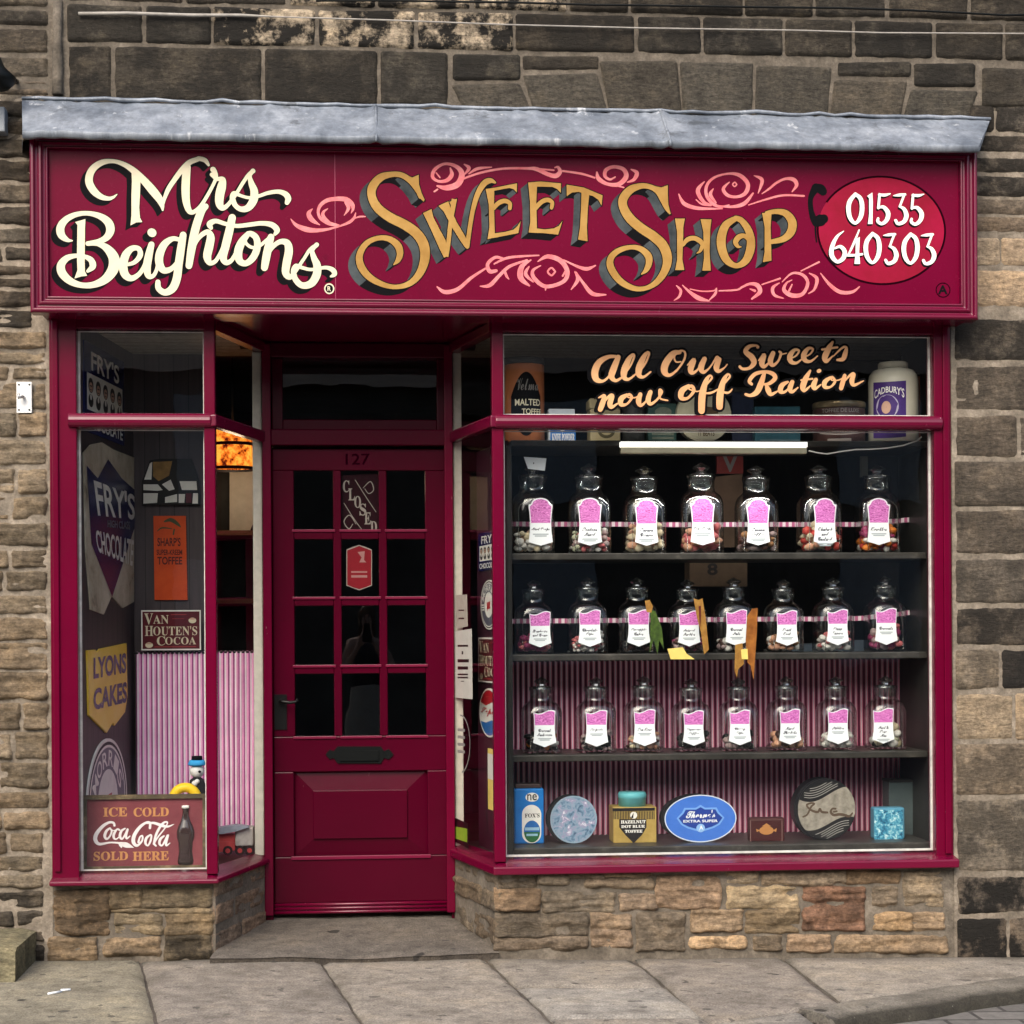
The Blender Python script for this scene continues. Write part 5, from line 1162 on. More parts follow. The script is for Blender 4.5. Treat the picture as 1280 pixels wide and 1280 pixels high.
# ------------------------------------------------------------------ left window
LW = Fr((PX(97, 0.10), 0.10, 0), (PX(168, 0.95) - PX(97, 0.10), 0.85, 0))
mb = MB(); ea = hit(168, 790, LW)[0]
mb.rect(LW, -0.02, z_lsill_t - 0.02, ea, ZC, -0.03, 0.0); mb.build('side_panel', [mat_boards('dark_side_boarding', (0.052, 0.034, 0.036), 0.075, 0.55, 'Y')], win_l)
YP = 0.95
mb = MB(); mb.box(PX(166, YP), PX(263, YP), YP, YP + 0.03, z_lsill_t - 0.02, ZC); mb.build('back_panel', [BOARD], win_l)
a0, b0 = hit(104, 560, LW); a1, b1 = hit(153, 455, LW); b1 = hit(104, 425, LW)[1]; b0 = hit(104, 538, LW)[1]
frys_sign(LW, a0, b0, a1, b1, "navy enamel Fry's Chocolate sign with five portraits, high on the left window's side wall")
# Fry's shield
o = empty('enamel_sign', LW.p(*hit(135, 745, LW)), "rusty enamel Fry's Chocolate sign with a pointed navy shield, left window side wall", 'sign')
H = lambda L: [hit(x, y, LW) for x, y in L]
mb = MB(); mb.prism(LW, H([(103, 566), (112, 556), (126, 553), (140, 562), (166, 572), (166, 752), (152, 760), (138, 745), (128, 768), (112, 762), (106, 690)])[::-1], 0.0, 0.006); mb.build('plate', [RUST], o)
mb = MB(); mb.flat(LW, H([(106, 582), (120, 598), (133, 574), (150, 598), (166, 612), (166, 660), (138, 746), (112, 680)])[::-1], 0.0075, 0); mb.build('shield', [NAVY], o)
mb = MB()
def quadtext(fr, txt, q, n, mi=0, bold=0.0):   # q: tl,tr,br,bl in frame coords
    vs, fs, _ = text2d(txt, bold); tl, tr, br, bl = [Vector(p) for p in q]
    mb.add([fr.p(*((bl * (1 - x) + br * x) * (1 - y) + (tl * (1 - x) + tr * x) * y), n) for x, y in vs], fs, mi)
quadtext(LW, "FRY'S", H([(114, 598), (166, 618), (166, 650), (120, 645)]), 0.0085, 0, 0.02); quadtext(LW, 'HIGH CLASS', H([(132, 650), (160, 652), (160, 662), (132, 659)]), 0.0085, 1, 0.02); quadtext(LW, 'CHOCOLATE', H([(116, 662), (165, 675), (163, 708), (120, 690)]), 0.0085, 0, 0.02)
mb.build('lettering', [ENW, plain('grey_print', (0.2, 0.19, 0.2), 0.5, 0)], o)
# Lyons
o = empty('enamel_sign', LW.p(*hit(134, 912, LW)), "chipped yellow shield sign reading Lyons' Cakes, left window side wall", 'sign')
mb = MB(); mb.prism(LW, H([(107, 813), (117, 812), (119, 816), (123, 811), (156, 804), (157, 870), (154, 890), (141, 907), (139, 903), (131, 916), (120, 905), (109, 894), (108, 850)])[::-1], 0.0, 0.008); mb.build('plate', [YEL], o)
mb = MB(); quadtext(LW, 'LYONS', H([(114, 822), (155, 816), (155, 841), (114, 849)]), 0.0095, 0, 0.035); quadtext(LW, 'CAKES', H([(114, 861), (156, 852), (156, 878), (114, 888)]), 0.0095, 0, 0.035); mb.build('lettering', [NAVY], o)
mb = MB(); mb.prism(LW, H([(129, 916), (139, 903), (141, 907), (134, 918)])[::-1], -0.004, 0.0) if False else None
ca, cb = hit(133, 1003, LW); ra = (hit(158, 1003, LW)[0] - hit(108, 1003, LW)[0]) / 2; rb = hit(133, 923, LW)[1] - cb
morris_sign(LW, ca, cb, ra, rb, 'white oval Morris sign with a red flag standing behind the cola board')
# picture panel, Sharp's, Van Houten on the back wall
BF = Fr((0, YP - 0.004, 0)); H = lambda L: [hit(x, y, BF) for x, y in L]
o = empty('wall_plaque', BF.p(*hit(214, 631, BF)), 'arched plaque in black, white and ochre patches on the left window back wall', 'plaque')
mb = MB(); mb.prism(BF, H([(178, 631), (178, 602), (188, 576), (200, 574), (240, 574), (249, 600), (250, 631)]), 0.0, 0.02, 0)
for q in ([(181, 600), (188, 580), (191, 578), (190, 600)], [(180, 606), (198, 606), (204, 613), (198, 614), (180, 613)], [(180, 617), (198, 617), (197, 629), (180, 630)], [(203, 606), (214, 600), (219, 612), (212, 614)], [(207, 622), (222, 618), (222, 628), (207, 629)], [(225, 602), (246, 602), (247, 613), (228, 613)], [(224, 618), (232, 618), (231, 629), (224, 629)], [(242, 617), (248, 617), (248, 630), (241, 630)]): mb.flat(BF, H(q), 0.0215, 1)
mb.flat(BF, H([(192, 578), (216, 577), (212, 595), (199, 602), (192, 596)]), 0.0215, 2); mb.flat(BF, H([(233, 617), (240, 617), (240, 629), (233, 629)]), 0.0215, 3)
mb.build('face', [INK, ENW, plain('ochre_patch', (0.28, 0.16, 0.05), 0.6, 0.3), PLUM], o)
o = empty('enamel_sign', BF.p(*hit(213, 750, BF)), "tall orange enamel Sharp's toffee sign on the left window back wall", 'sign')
mb = MB(); mb.prism(BF, H([(192, 645), (232.5, 645), (234.5, 750), (193.5, 750)]), 0.0, 0.008); mb.build('plate', [ORG], o)
mb = MB(); INKR = plain('brown_ink', (0.10, 0.012, 0.01), 0.5, 0)
for txt, y0, y1, x0, x1 in (("SHARP'S", 672, 683, 197, 226), ('SUPER-KREEM', 687, 694, 196, 228), ('TOFFEE', 696, 706, 197, 228)):
    p, q = hit(x0, y1, BF), hit(x1, y0, BF); put_text(mb, BF, txt, p[0], p[1], q[0], q[1], 0.0092, 0, 0.025)
mb.build('lettering', [INKR], o)
br = Brush(BF); hp = lambda L: catmull([hit(x, y, BF) + (w * 0.0034,) for x, y, w in L], 6)
br.stroke(hp([(206, 652, 2), (214, 650, 5), (222, 655, 4), (226, 659, 1)])); br.stroke(hp([(218, 662, 2), (217, 668, 2)])); br.stroke(hp([(197, 664, 1), (203, 660, 2), (215, 661, 1)]))
mb = MB(); br.lay(mb, 0.009, 0, None); mb.build('sprig_emblem', [plain('olive_print', (0.07, 0.08, 0.03), 0.5, 0)], o)
VF = Fr((0, 0.86, 0)); p, q = hit(177, 813, VF), hit(251, 762.5, VF)
vanhouten_sign(VF, p[0], p[1], q[0], q[1], "plum Van Houten's Cocoa sign standing on the left window's striped curtain rail")

# striped curtains
STR = [(0.0, (0.82, 0.62, 0.74)), (0.30, (0.66, 0.27, 0.48)), (0.50, (0.20, 0.035, 0.13)), (0.72, (0.66, 0.27, 0.48)), (0.80, (0.88, 0.76, 0.82))]
CLOTH = mat_stripe('candy_stripe_cotton', 0.0215, [(0.0, (0.97, 0.84, 0.92)), (0.34, (0.95, 0.44, 0.72)), (0.72, (0.36, 0.05, 0.24))])
def curtain(name, x0, x1, y, z0, z1, label, amp=0.006, n=360, gather=0.7, flare=0.0, slant=0.0, mat=None, per=0.0185):
    o = empty(name, ((x0 + x1) / 2, y, z0), label, 'curtain'); mb = MB(); nz = 14; vs = []; uu = []
    for j in range(nz + 1):
        v = j / nz; z = z0 + (z1 - z0) * v; u = 0.0; last = None
        for i in range(n + 1):
            t = i / n; x = x0 + (x1 - x0) * t
            ph = x / (per * gather) * 2 * math.pi
            sag = (1 - v) * flare
            yy = y + slant * t + amp * math.sin(ph + 0.8 * noise.noise(Vector((x * 3, v * 1.5, 2)))) + sag * noise.noise(Vector((x * 6, v * 2, 7)))
            xx = x + sag * 0.5 * noise.noise(Vector((x * 5, v * 1.6, 3)))
            vs.append((xx, yy, z + 0.002 * math.sin(ph))); uu.append(x / gather + sag * 0.35 * noise.noise(Vector((x * 5, v * 1.6, 3))) + 5.0)
    w = n + 1
    mb.add(vs, [(j * w + i, j * w + i + 1, (j + 1) * w + i + 1, (j + 1) * w + i) for j in range(nz) for i in range(n)], 0, True, u=uu)
    mb.build('cloth', [mat or CLOTH], o)
    mb = MB(); mb.tube([(x0 - 0.01, y + 0.003, z1 - 0.004), (x1 + 0.01, y + slant + 0.003, z1 - 0.004)], 0.005); mb.build('rail', [DARKW], o); return o
curtain('striped_curtain', PX(169, 0.86), PX(263, 0.86), 0.885, z_lsill_t + 0.0, PZ(815, 0.885, 210), 'pink and white striped curtain behind the toys in the left window', 0.0022, 700, 1.0, 0.004)
curtain('striped_curtain', PX(265, 0.86), PX(323, 0.86), 0.90, z_lsill_t + 0.035, PZ(814, 0.90, 290), 'wavier narrow striped curtain seen through the left splayed pane', 0.0025, 420, 1.0, 0.034)

# Coca-Cola board leaning in the window
CFo = Vector((0, 0.14, 0)); CF = Fr((0, 0.135, 0), (1, 0, 0), (0, 0.06, 1)); H = lambda L: [hit(x, y, CF) for x, y in L]
o = empty('cola_board', CF.p(*hit(178, 1089, CF)), 'framed dusky red Coca-Cola board with a bottle leaning inside the left window', 'sign')
p, q = hit(103, 1089, CF), hit(259, 992, CF)
mb = MB(); mb.rect(CF, p[0] + .012, p[1] + .012, q[0] - .012, q[1] - .012, -0.012, 0.0); mb.build('panel', [mat_mottle('dusky_red_board', [(0.3, (0.145, 0.026, 0.036)), (0.7, (0.215, 0.048, 0.058))], 8, 0.6)], o)
mb = MB(); fw = 0.017
for r_ in ((p[0], p[1], q[0], p[1] + fw), (p[0], q[1] - fw, q[0], q[1]), (p[0], p[1] + fw, p[0] + fw, q[1] - fw), (q[0] - fw, p[1] + fw, q[0], q[1] - fw)): mb.rect(CF, *r_, -0.014, 0.012)
mb.build('frame', [mat_mottle('worn_olive_wood', [(0.3, (0.045, 0.035, 0.020)), (0.5, (0.09, 0.065, 0.035)), (0.72, (0.30, 0.22, 0.12))], 16, 0.6)], o, 0.003, 2)
OCH = mat_mottle('ochre_lettering', [(0.3, (0.42, 0.17, 0.06)), (0.7, (0.58, 0.28, 0.10))], 30, 0.6)
for txt, x0, y0, x1, y1 in ((serif('ICE'), 129, 1009, 159, 1021), (serif('COLD'), 167, 1009, 211, 1021), (serif('SOLD'), 117, 1064, 160, 1076), (serif('HERE'), 166, 1064, 211, 1076)):
    a = hit(x0, y1, CF); c = hit(x1, y0, CF); mb = MB(); put_text(mb, CF, txt, a[0], a[1], c[0], c[1], 0.0012, 0, 0.012); mb.build('ochre_lettering', [OCH], o)
br = Brush(CF); cc_ = lambda L: catmull([hit(100 + x / 8, 985 + y / 8, CF) + (w / 8 * 0.00307,) for x, y, w in L], 7)
for L in ([(345, 375, 22), (335, 348, 22), (290, 345, 24), (225, 385, 32), (165, 460, 38), (155, 520, 38), (195, 560, 28), (300, 545, 16), (380, 548, 18)],
          [(300, 400, 16), (265, 430, 26), (248, 480, 28), (268, 510, 20), (300, 480, 18), (318, 430, 18), (300, 402, 14), (330, 425, 10), (355, 420, 8)], [(395, 420, 18), (372, 412, 16), (340, 460, 26), (340, 500, 22), (365, 510, 14), (400, 480, 10)],
          [(450, 405, 16), (415, 430, 24), (400, 480, 26), (420, 510, 18), (450, 470, 18), (478, 410, 20), (462, 470, 22), (468, 505, 18), (500, 480, 10)],
          [(700, 400, 24), (700, 350, 24), (665, 345, 22), (600, 390, 30), (545, 470, 36), (535, 540, 36), (570, 575, 26), (620, 530, 18), (625, 480, 18), (600, 490, 16), (585, 540, 22)],
          [(700, 470, 16), (665, 500, 26), (655, 550, 24), (680, 575, 16), (705, 530, 20), (715, 480, 18), (705, 465, 12)], [(735, 560, 14), (760, 470, 24), (800, 390, 24), (840, 345, 20), (875, 345, 14), (850, 400, 12), (780, 490, 16), (742, 550, 22), (760, 578, 16)],
          [(840, 480, 16), (805, 510, 26), (795, 555, 24), (820, 575, 16), (850, 530, 20), (880, 470, 22), (862, 540, 24), (865, 575, 18), (900, 550, 8)],
          [(665, 352, 14), (740, 350, 24), (820, 375, 30), (880, 385, 20), (938, 362, 6)], [(380, 548, 16), (420, 560, 40), (470, 572, 50), (535, 595, 6)], [(410, 570, 40), (415, 592, 14)]): br.stroke(cc_(L))
mb = MB(); br.lay(mb, 0.002, 0, None); mb.build('script_lettering', [plain('chalk_white_lettering', (0.78, 0.72, 0.72), 0.5, 0.08)], o)
mb = MB(); bc = hit(232, 1081, CF); bt = hit(232, 1007, CF); bh = bt[1] - bc[1]; base = CF.p(bc[0], bc[1], 0.012)
prof = [(0.10, 0), (0.14, 0.01), (0.145, 0.06), (0.118, 0.22), (0.125, 0.38), (0.148, 0.46), (0.150, 0.56), (0.128, 0.64), (0.080, 0.74), (0.052, 0.84), (0.048, 0.93), (0.058, 0.935), (0.058, 0.955), (0.045, 0.96), (0.045, 0.995), (0.03, 1.0)]
mb.lathe([(r * bh, z * bh) for r, z in prof], (base.x, base.y + 0.02, base.z), 0, 24, ysc=0.6)
mb.lathe([(0.062 * bh, 0.955 * bh), (0.062 * bh, 0.995 * bh), (0.03 * bh, 1.002 * bh)], (base.x, base.y + 0.02, base.z), 1, 20, ysc=0.6)
mb.build('bottle', [plain('cola_glass', (0.030, 0.015, 0.014), 0.12, 0, spec=0.9), ENW], o)

# toys
zbl = z_lsill_t - 0.012
YT = 0.42; o = empty('toy_figure', (PX(244, YT), YT, zbl), 'small black and white toy figure in a blue hat behind the cola board', 'toy')
tx = PX(245, YT); tz = lambda py: PZ(py, YT, 245); u_ = 0.0032
mb = MB(); mb.lathe([(4 * u_, 0), (10 * u_, 0.0), (11 * u_, tz(985) - zbl), (9 * u_, tz(975) - zbl), (4 * u_, tz(971) - zbl)], (tx, YT, zbl), 0, 20); mb.build('body', [plain('black_plush', (0.015, 0.015, 0.018), 0.9, 0.2, bump=0.4)], o)
mb = MB(); mb.ball((tx, YT, tz(964)), 9 * u_, 0, 3, (1, 1, .95)); mb.build('head', [plain('white_plush', (0.62, 0.61, 0.60), 0.9, 0.1, bump=0.4)], o)
mb = MB(); mb.lathe([(9.5 * u_, tz(957) - zbl), (11.5 * u_, tz(955.5) - zbl), (9 * u_, tz(950) - zbl), (5 * u_, tz(950) - zbl)], (tx, YT, zbl), 0, 20); mb.lathe([(7 * u_, tz(950.5) - zbl), (6.5 * u_, tz(945) - zbl), (1 * u_, tz(945) - zbl)], (tx, YT, zbl), 1, 20); mb.build('hat', [plain('sky_blue_felt', (0.04, 0.30, 0.62), 0.8, 0.1), BLACK], o)
mb = MB(); mb.ball((tx - 2 * u_, YT - 11 * u_, tz(978.5)), 3.8 * u_, 0, 2); mb.ball((tx + 1 * u_, YT - 11 * u_, tz(976)), 3.2 * u_, 0, 2); mb.ball((tx + 4 * u_, YT - 8.8 * u_, tz(964)), 1.8 * u_, 1, 2); mb.build('trim', [plain('white_plush', (0.62, 0.61, 0.60)), BLACK], o)
YT = 0.34; o = empty('toy_ring', (PX(230, YT), YT, zbl), 'round yellow toy with a dark hole half hidden by the cola board', 'toy'); TF = Fr((PX(230, YT), YT, PZ(999, YT, 230)))
mb = MB(); R_ = 20 * .0032; pr = []
for k in range(33):
    a = 2 * math.pi * k / 32; pr.append(TF.p(R_ * .72 * math.cos(a), R_ * .72 * math.sin(a)))
mb.tube(pr, R_ * .30, 0, 12, False); mb.build('ring', [plain('yellow_plastic', (0.80, 0.52, 0.02), 0.4, 0.05)], o)
mb = MB(); mb.box(PX(222, YT), PX(238, YT), YT - 0.02, YT + 0.02, zbl, PZ(1018, YT, 230)); mb.build('stand', [DARKW], o)
YT = 0.64; o = empty('toy_truck', (PX(284, YT), YT, zbl), 'old red toy truck with a pale tilt parked behind the splayed pane', 'toy')
X = lambda px: PX(px - 6, YT); Z = lambda py: zbl + (1082.2 - py) / F_PX * (D + YT)
RT = plain('faded_red_tin', (0.42, 0.06, 0.06), 0.45, 0.3, 30)
mb = MB(); mb.prism(Fr((0, YT - 0.05, 0)), [(X(257), Z(1072)), (X(257), Z(1054)), (X(268), Z(1052)), (X(278), Z(1054)), (X(280), Z(1064)), (X(299), Z(1066)), (X(299), Z(1076)), (X(257), Z(1080))][::-1], -0.10, 0.0); mb.box(X(278), X(299), YT - 0.045, YT + 0.045, Z(1068), Z(1056)); mb.build('cab', [RT], o, 0.003)
mb = MB(); mb.box(X(299), X(322), YT - 0.05, YT + 0.05, Z(1071), Z(1048)); mb.build('tilt', [plain('pale_canvas', (0.42, 0.39, 0.37), 0.8, 0.25, 30)], o, 0.008, 3)
for px in (270, 290, 305, 317):
    c = (X(px), YT - 0.052, Z(1076)); f_ = Fr(c); mb = MB(); mb.disc(f_, 0, 0, 0.020, 0.020, -0.015, 0.0, 0, 24); mb.disc(f_, 0, 0, 0.010, 0.010, 0.0005, None, 1, 16); mb.build('wheel', [plain('toy_rubber', (0.02, 0.02, 0.02), 0.7, 0.0), RT], o)
o = empty('toy_aeroplane_wing', (X(296), YT - 0.02, Z(1050)), 'grey blue toy wing lying across the red toy truck', 'toy')
mb = MB(); mb.prism(Fr((0, YT - 0.07, 0)), [(X(276), Z(1050)), (X(279), Z(1047)), (X(300), Z(1044)), (X(315), Z(1046)), (X(317), Z(1047)), (X(300), Z(1052)), (X(282), Z(1055)), (X(277), Z(1054))][::-1], -0.06, 0.0); mb.build('wing', [plain('grey_blue_tin', (0.27, 0.30, 0.36), 0.4, 0.2)], o, 0.002)

# shop room beyond the left window: lamp, shelves, pale mirror
YLm = 1.45; lc = (PX(292, YLm), YLm)
lamp = empty('pendant_lamp', (lc[0], lc[1], PZ(586, YLm, 292)), 'lit amber pendant lampshade glowing inside the shop behind the left window', 'lamp')
k = NT('amber_lit_shade'); k.t.nodes.remove(k.b); e = k.n('ShaderNodeEmission'); k.l(k.ramp(k.noise(22, 5, 0.7), [(0.40, (0.07, 0.005, 0.002)), (0.47, (0.75, 0.13, 0.01)), (0.60, (1.0, 0.42, 0.05))]), e.inputs[0]); e.inputs[1].default_value = 0.8; k.l(e.outputs[0], k.out.inputs[0])
mb = MB(); rr = 26 / F_PX * (D + YLm); zz0, zz1 = PZ(585, YLm, 292), PZ(538, YLm, 292); mb.lathe([(rr, zz0), (rr, zz1)], (lc[0], lc[1], 0), 0, 36, cap=False); mb.build('shade', [k.m], lamp)
mb = MB()
for py in (556, 586): mb.lathe([(rr + .004, PZ(py + 2, YLm, 292)), (rr + .004, PZ(py - 2, YLm, 292))], (lc[0], lc[1], 0), 0, 36, cap=False)
mb.tube([(lc[0], lc[1], zz1), (lc[0], lc[1], 2.6)], 0.006); mb.build('fitting', [IRON], lamp)
ll = bpy.data.lights.new('lamp_bulb', 'POINT'); ll.energy = 0.9; ll.color = (1.0, 0.74, 0.48); ll.shadow_soft_size = 0.05
lo = bpy.data.objects.new('lamp_bulb', ll); COL.objects.link(lo); lo.parent = lamp; lo.location = (0, 0, 0.02 - 0.06)
YSH = 1.75
sh = empty('wall_shelves', (PX(296, YSH), YSH, PZ(760, YSH, 296)), 'dark wooden shelves inside the shop seen through the left splayed pane', 'shelves')
for py in (668, 752): mb = MB(); mb.box(PX(262, YSH), PX(340, YSH), YSH - 0.15, YSH + 0.15, PZ(py + 3, YSH, 296), PZ(py - 3, YSH, 296)); mb.build('board', [plain('brown_shelf', (0.16, 0.07, 0.035), 0.35, 0.2)], sh)
mb = MB(); mb.box(PX(255, YSH), PX(262, YSH), YSH - 0.15, YSH + 0.16, 0.1, PZ(560, YSH, 296)); mb.box(PX(262, YSH), PX(340, YSH), YSH + 0.15, YSH + 0.17, 0.1, PZ(560, YSH, 296)); mb.build('carcass', [DARKW], sh)
mir = empty('wall_mirror', (PX(304, YSH), YSH + 0.10, PZ(664, YSH, 304)), 'pale grey panel standing on the shop shelf under the amber lamp', 'panel')
mb = MB(); f_ = Fr((0, YSH + 0.02, 0)); q = [hit(x, y, f_) for x, y in ((287, 664), (287, 589), (318, 589), (318.5, 610), (316, 655), (312, 664))]; mb.prism(f_, q[::-1], -0.01, 0.0); mb.build('pane', [plain('pale_grey_board', (0.62, 0.58, 0.50), 0.6, 0.08)], mir)
# ------------------------------------------------------------------ right window: shelves
YF, YBk = 0.17, 0.56
bx_l, bx_r = PX(633, 0.16), PX(1166, 0.16)
zsh = [PZ(691, YF, 900), PZ(816.5, YF, 900), PZ(941.5, YF, 900)]
zbed = z_rsill_t - 0.012
unit = empty('display_shelves', ((bx_l + bx_r) / 2, 0.35, zbed), 'black stained shelf unit filling the wide display window', 'shelves')
SHELF = mat_mottle('worn_black_shelf', [(0.3, (0.020, 0.019, 0.017)), (0.6, (0.045, 0.042, 0.037)), (0.78, (0.10, 0.092, 0.08))], 13, 0.38)
for z in zsh:
    mb = MB(); mb.box(bx_l + 0.02, bx_r - 0.02, YF, YBk - 0.02, z - 0.026, z); mb.build('shelf', [SHELF], unit, 0.004, 2)
ztin = PZ(553, 0.22, 900)
mb = MB(); mb.box(bx_l + 0.02, bx_r + 0.02, 0.15, YBk, ztin - 0.022, ztin); mb.build('shelf', [SHELF], unit, 0.004, 2)
mb = MB(); mb.box(bx_l + 0.02, bx_r - 0.02, 0.13, YBk, zbed, PZ(1056, 0.14, 900)); zdeck = PZ(1056, 0.14, 900); mb.build('plinth', [SHELF], unit, 0.005, 2)
for x0, x1 in ((bx_l, bx_l + 0.02), (bx_r - 0.02, bx_r + 0.012)):
    mb = MB(); mb.box(x0, x1, 0.12, YBk, zbed, ztin - 0.022); mb.build('side_panel', [DARKW], unit, 0.003, 2)
SUN_UP = None
# splayed side panel carrying the small signs
SP = Fr((PX(597, 0.58), 0.60, 0), (PX(632, 0.16) - PX(597, 0.58), 0.14 - 0.60, 0)); spw = (Vector((PX(632, 0.16), 0.14)) - Vector((PX(597, 0.58), 0.60))).length
mb = MB(); mb.rect(SP, 0, zbed, spw, PZ(556, 0.3, 620), -0.012, 0.0); mb.build('side_panel', [plain('aubergine_panel', (0.040, 0.010, 0.020), 0.5, 0.2, 5)], unit)
CURT_R = mat_stripe('magenta_stripe_cotton', 0.0225, [(0.0, (0.95, 0.38, 0.52)), (0.14, (0.97, 0.76, 0.84)), (0.38, (0.95, 0.34, 0.48)), (0.54, (0.15, 0.008, 0.045))])
curtain('striped_curtain', bx_l + 0.02, bx_r - 0.02, YBk - 0.008, zdeck, zsh[1] - 0.026, 'dark pink striped cloth lining the lower back of the wide window', 0.0025, 1400, 1.0, 0.0, 0.0, CURT_R, 0.0225)

# ------------------------------------------------------------------ sweet jars
RIDGE = mat_glass('glass_ridge', 0.30, 1.0, (0.92, 0.93, 0.9), 0.12, 0.0, 0.75)
KNOB = mat_glass('cut_glass', 0.30, 1.2, (0.86, 0.88, 0.87), 0.06, 0.0, 0.75)
def mat_label():
    k = NT('pink_jar_label'); w = k.n('ShaderNodeTexWave', i_Scale=38.0, i_Distortion=14.0, i_Detail=3.0, bands_direction='Z'); w.inputs['Detail Scale'].default_value = 2.0
    k.l(k.obj(), w.inputs['Vector']); k.base(k.ramp(w.outputs['Fac'], [(0.15, (0.36, 0.06, 0.27)), (0.5, (0.66, 0.15, 0.52)), (0.9, (0.74, 0.26, 0.62))])); k.b.inputs['Roughness'].default_value = 0.5; return k.m
LPINK = mat_label(); LWHITE = plain('white_label_paper', (0.80, 0.84, 0.86), 0.5, 0); LINK = plain('label_ink', (0.03, 0.03, 0.05), 0.5, 0); LGREY = plain('label_grey', (0.38, 0.43, 0.45), 0.5, 0)
def jar_meshes(Hj, kb=1.0):
    mb = MB(); n_ = lambda L: [(r * Hj, z * Hj) for r, z in L]
    prof = [(.02, .012), (.15, .012), (.20, .002), (.231, .012), (.236, .05), (.236, .30), (.236, .53), (.230, .585), (.208, .635), (.170, .668), (.152, .685), (.146, .72), (.148, .80), (.160, .825), (.160, .868), (.135, .870), (.130, .82), (.128, .72)]
    prof = [(r * (kb if z < .6 else 1 + (kb - 1) * max(0, (.72 - z) / .12)), z) for r, z in prof]
    sq = [4.2] * 7 + [3.0, 2.7, 2.4, 2.2, 2, 2, 2, 2, 2, 2, 2]
    mb.lathe(n_(prof), (0, 0, 0), 0, 40, sq, True, False, 0.88)
    glass = mb
    mb2 = MB(); yf = -0.236 * kb * .88 * Hj - 0.0015
    pts = [(-.172, .03), (-.172, .2), (-.170, .42)] + [(-.170 * math.cos(math.radians(a)), .46 + .135 * math.sin(math.radians(a))) for a in range(0, 181, 12)] + [(.170, .42), (.172, .2), (.172, .03)]
    mb2.tube([(x * Hj, yf + 0.004, z * Hj) for x, z in pts], 0.0052 * Hj, 0, 6)
    mb3 = MB(); mb3.lathe(n_([(.122, .84), (.128, .872), (.062, .884), (.054, .905), (.085, .925), (.104, .937), (.092, .953), (.035, .982), (.004, 1.0)]), (0, 0, 0), 0, 8, None, False, True)
    return glass, mb2, mb3, yf
PROTO = {}
def obj_from(mb, name, mats, parent):
    o = mb.build(name, mats, None); o.parent = parent; return o
JH = {1: PZ(577, 0.3, 900) - PZ(690, 0.3, 900), 2: PZ(720, 0.3, 900) - PZ(814, 0.3, 900), 3: PZ(845, 0.3, 900) - PZ(938, 0.3, 900)}
SW = {}
def sw(c):
    key = 'boiled_sweet_%d' % len(SW)
    if c not in SW: SW[c] = plain(key, c, 0.35, 0.12, 60)
    return SW[c]
def sweets_mesh(cols, Hj, lvl, size, rs):
    mb = MB(); R = .215 * Hj; n = 0; placed = []
    tries = 0
    while n < 110 and tries < 1500:
        tries += 1
        s_ = size * rs.uniform(0.85, 1.15)
        x = rs.uniform(-1, 1) * (R - s_); y = rs.uniform(-1, 1) * (R * .88 - s_); z = s_ + .016 * Hj + rs.uniform(0, 1) ** 1.1 * lvl * 1.45 * Hj * (1.0 + .25 * math.sin(x * 40 + y * 25))
        if any((x - a) ** 2 + (y - b_) ** 2 + (z - c) ** 2 < (s_ + d) ** 2 * .42 for a, b_, c, d in placed): continue
        placed.append((x, y, z, s_)); n += 1
        mb.ball((x, y, z), s_, rs.randrange(len(cols)), 2 if n < 60 else 1, (rs.uniform(.75, 1.25), rs.uniform(.8, 1.1), rs.uniform(.6, 1.0)), 0.16, rs)
    return mb
def label_mesh(lines, Hj, yf, top_round, dx):
    mb = MB(); f_ = Fr((0, yf - 0.0025, 0)); h = Hj
    if top_round:
        pts = [(-.131, .127), (0, .088), (.131, .127), (.118, .24), (.113, .33), (.122, .45), (.131, .515), (.131, .535), (.112, .538)] + [(.100 * math.cos(math.radians(a)), .545 + .062 * math.sin(math.radians(a))) for a in range(0, 181, 15)] + [(-.112, .538), (-.131, .535), (-.131, .515), (-.122, .45), (-.113, .33), (-.118, .24)]
        split = .33; pk = [(-.104, .335), (.104, .335), (.112, .45), (.118, .512), (.098, .530)] + [(.088 * math.cos(math.radians(a)), .540 + .054 * math.sin(math.radians(a))) for a in range(0, 181, 15)] + [(-.098, .530), (-.118, .512), (-.112, .45)]
    else:
        wv = [(.142 - .284 * i / 12, .545 + .020 * math.sin(i / 12 * 6.0 + 0.2) + .012 * (1 - i / 12)) for i in range(13)]
        pts = [(-.152, .150), (0, .092), (.152, .150), (.136, .26), (.132, .36), (.138, .47)] + wv + [(-.138, .47), (-.132, .36), (-.136, .26)]
        split = .375; pk = [(-.126, .378), (.126, .378), (.131, .47)] + [(x * .94, z - .012) for x, z in wv] + [(-.131, .47)]
    sc = lambda L: [((x) * h + dx, z * h) for x, z in L]
    mb.prism(f_, sc(pts), 0.0, 0.0008, 1); mb.flat(f_, sc(pk), 0.0011, 0)
    n = len(lines); zt = split - .045; lh = .042
    for i, t in enumerate(lines):
        w = min(.20, .021 * len(t) + .02); z1 = zt - i * (lh + .012)
        put_text(mb, f_, script(t), -w / 2 * h + dx, (z1 - lh) * h, w / 2 * h + dx, z1 * h, 0.0011, 2, 0.03)
    z1 = zt - n * (lh + .012) - .012
    for k in range(2):
        ww = .085 - .02 * k; mb.rect(f_, -ww * h + dx, (z1 - .014) * h, ww * h + dx, z1 * h, 0.0011, None, 3); z1 -= .019
    return mb
CR, PE, PK, GP, DKB, WH, RD, BLK, TN, MG, OG, MT = (.62, .52, .36), (.66, .34, .22), (.62, .16, .17), (.42, .30, .30), (.06, .025, .02), (.72, .68, .64), (.48, .05, .04), (.012, .011, .012), (.34, .17, .08), (.30, .04, .12), (.70, .20, .03), (.55, .55, .40)
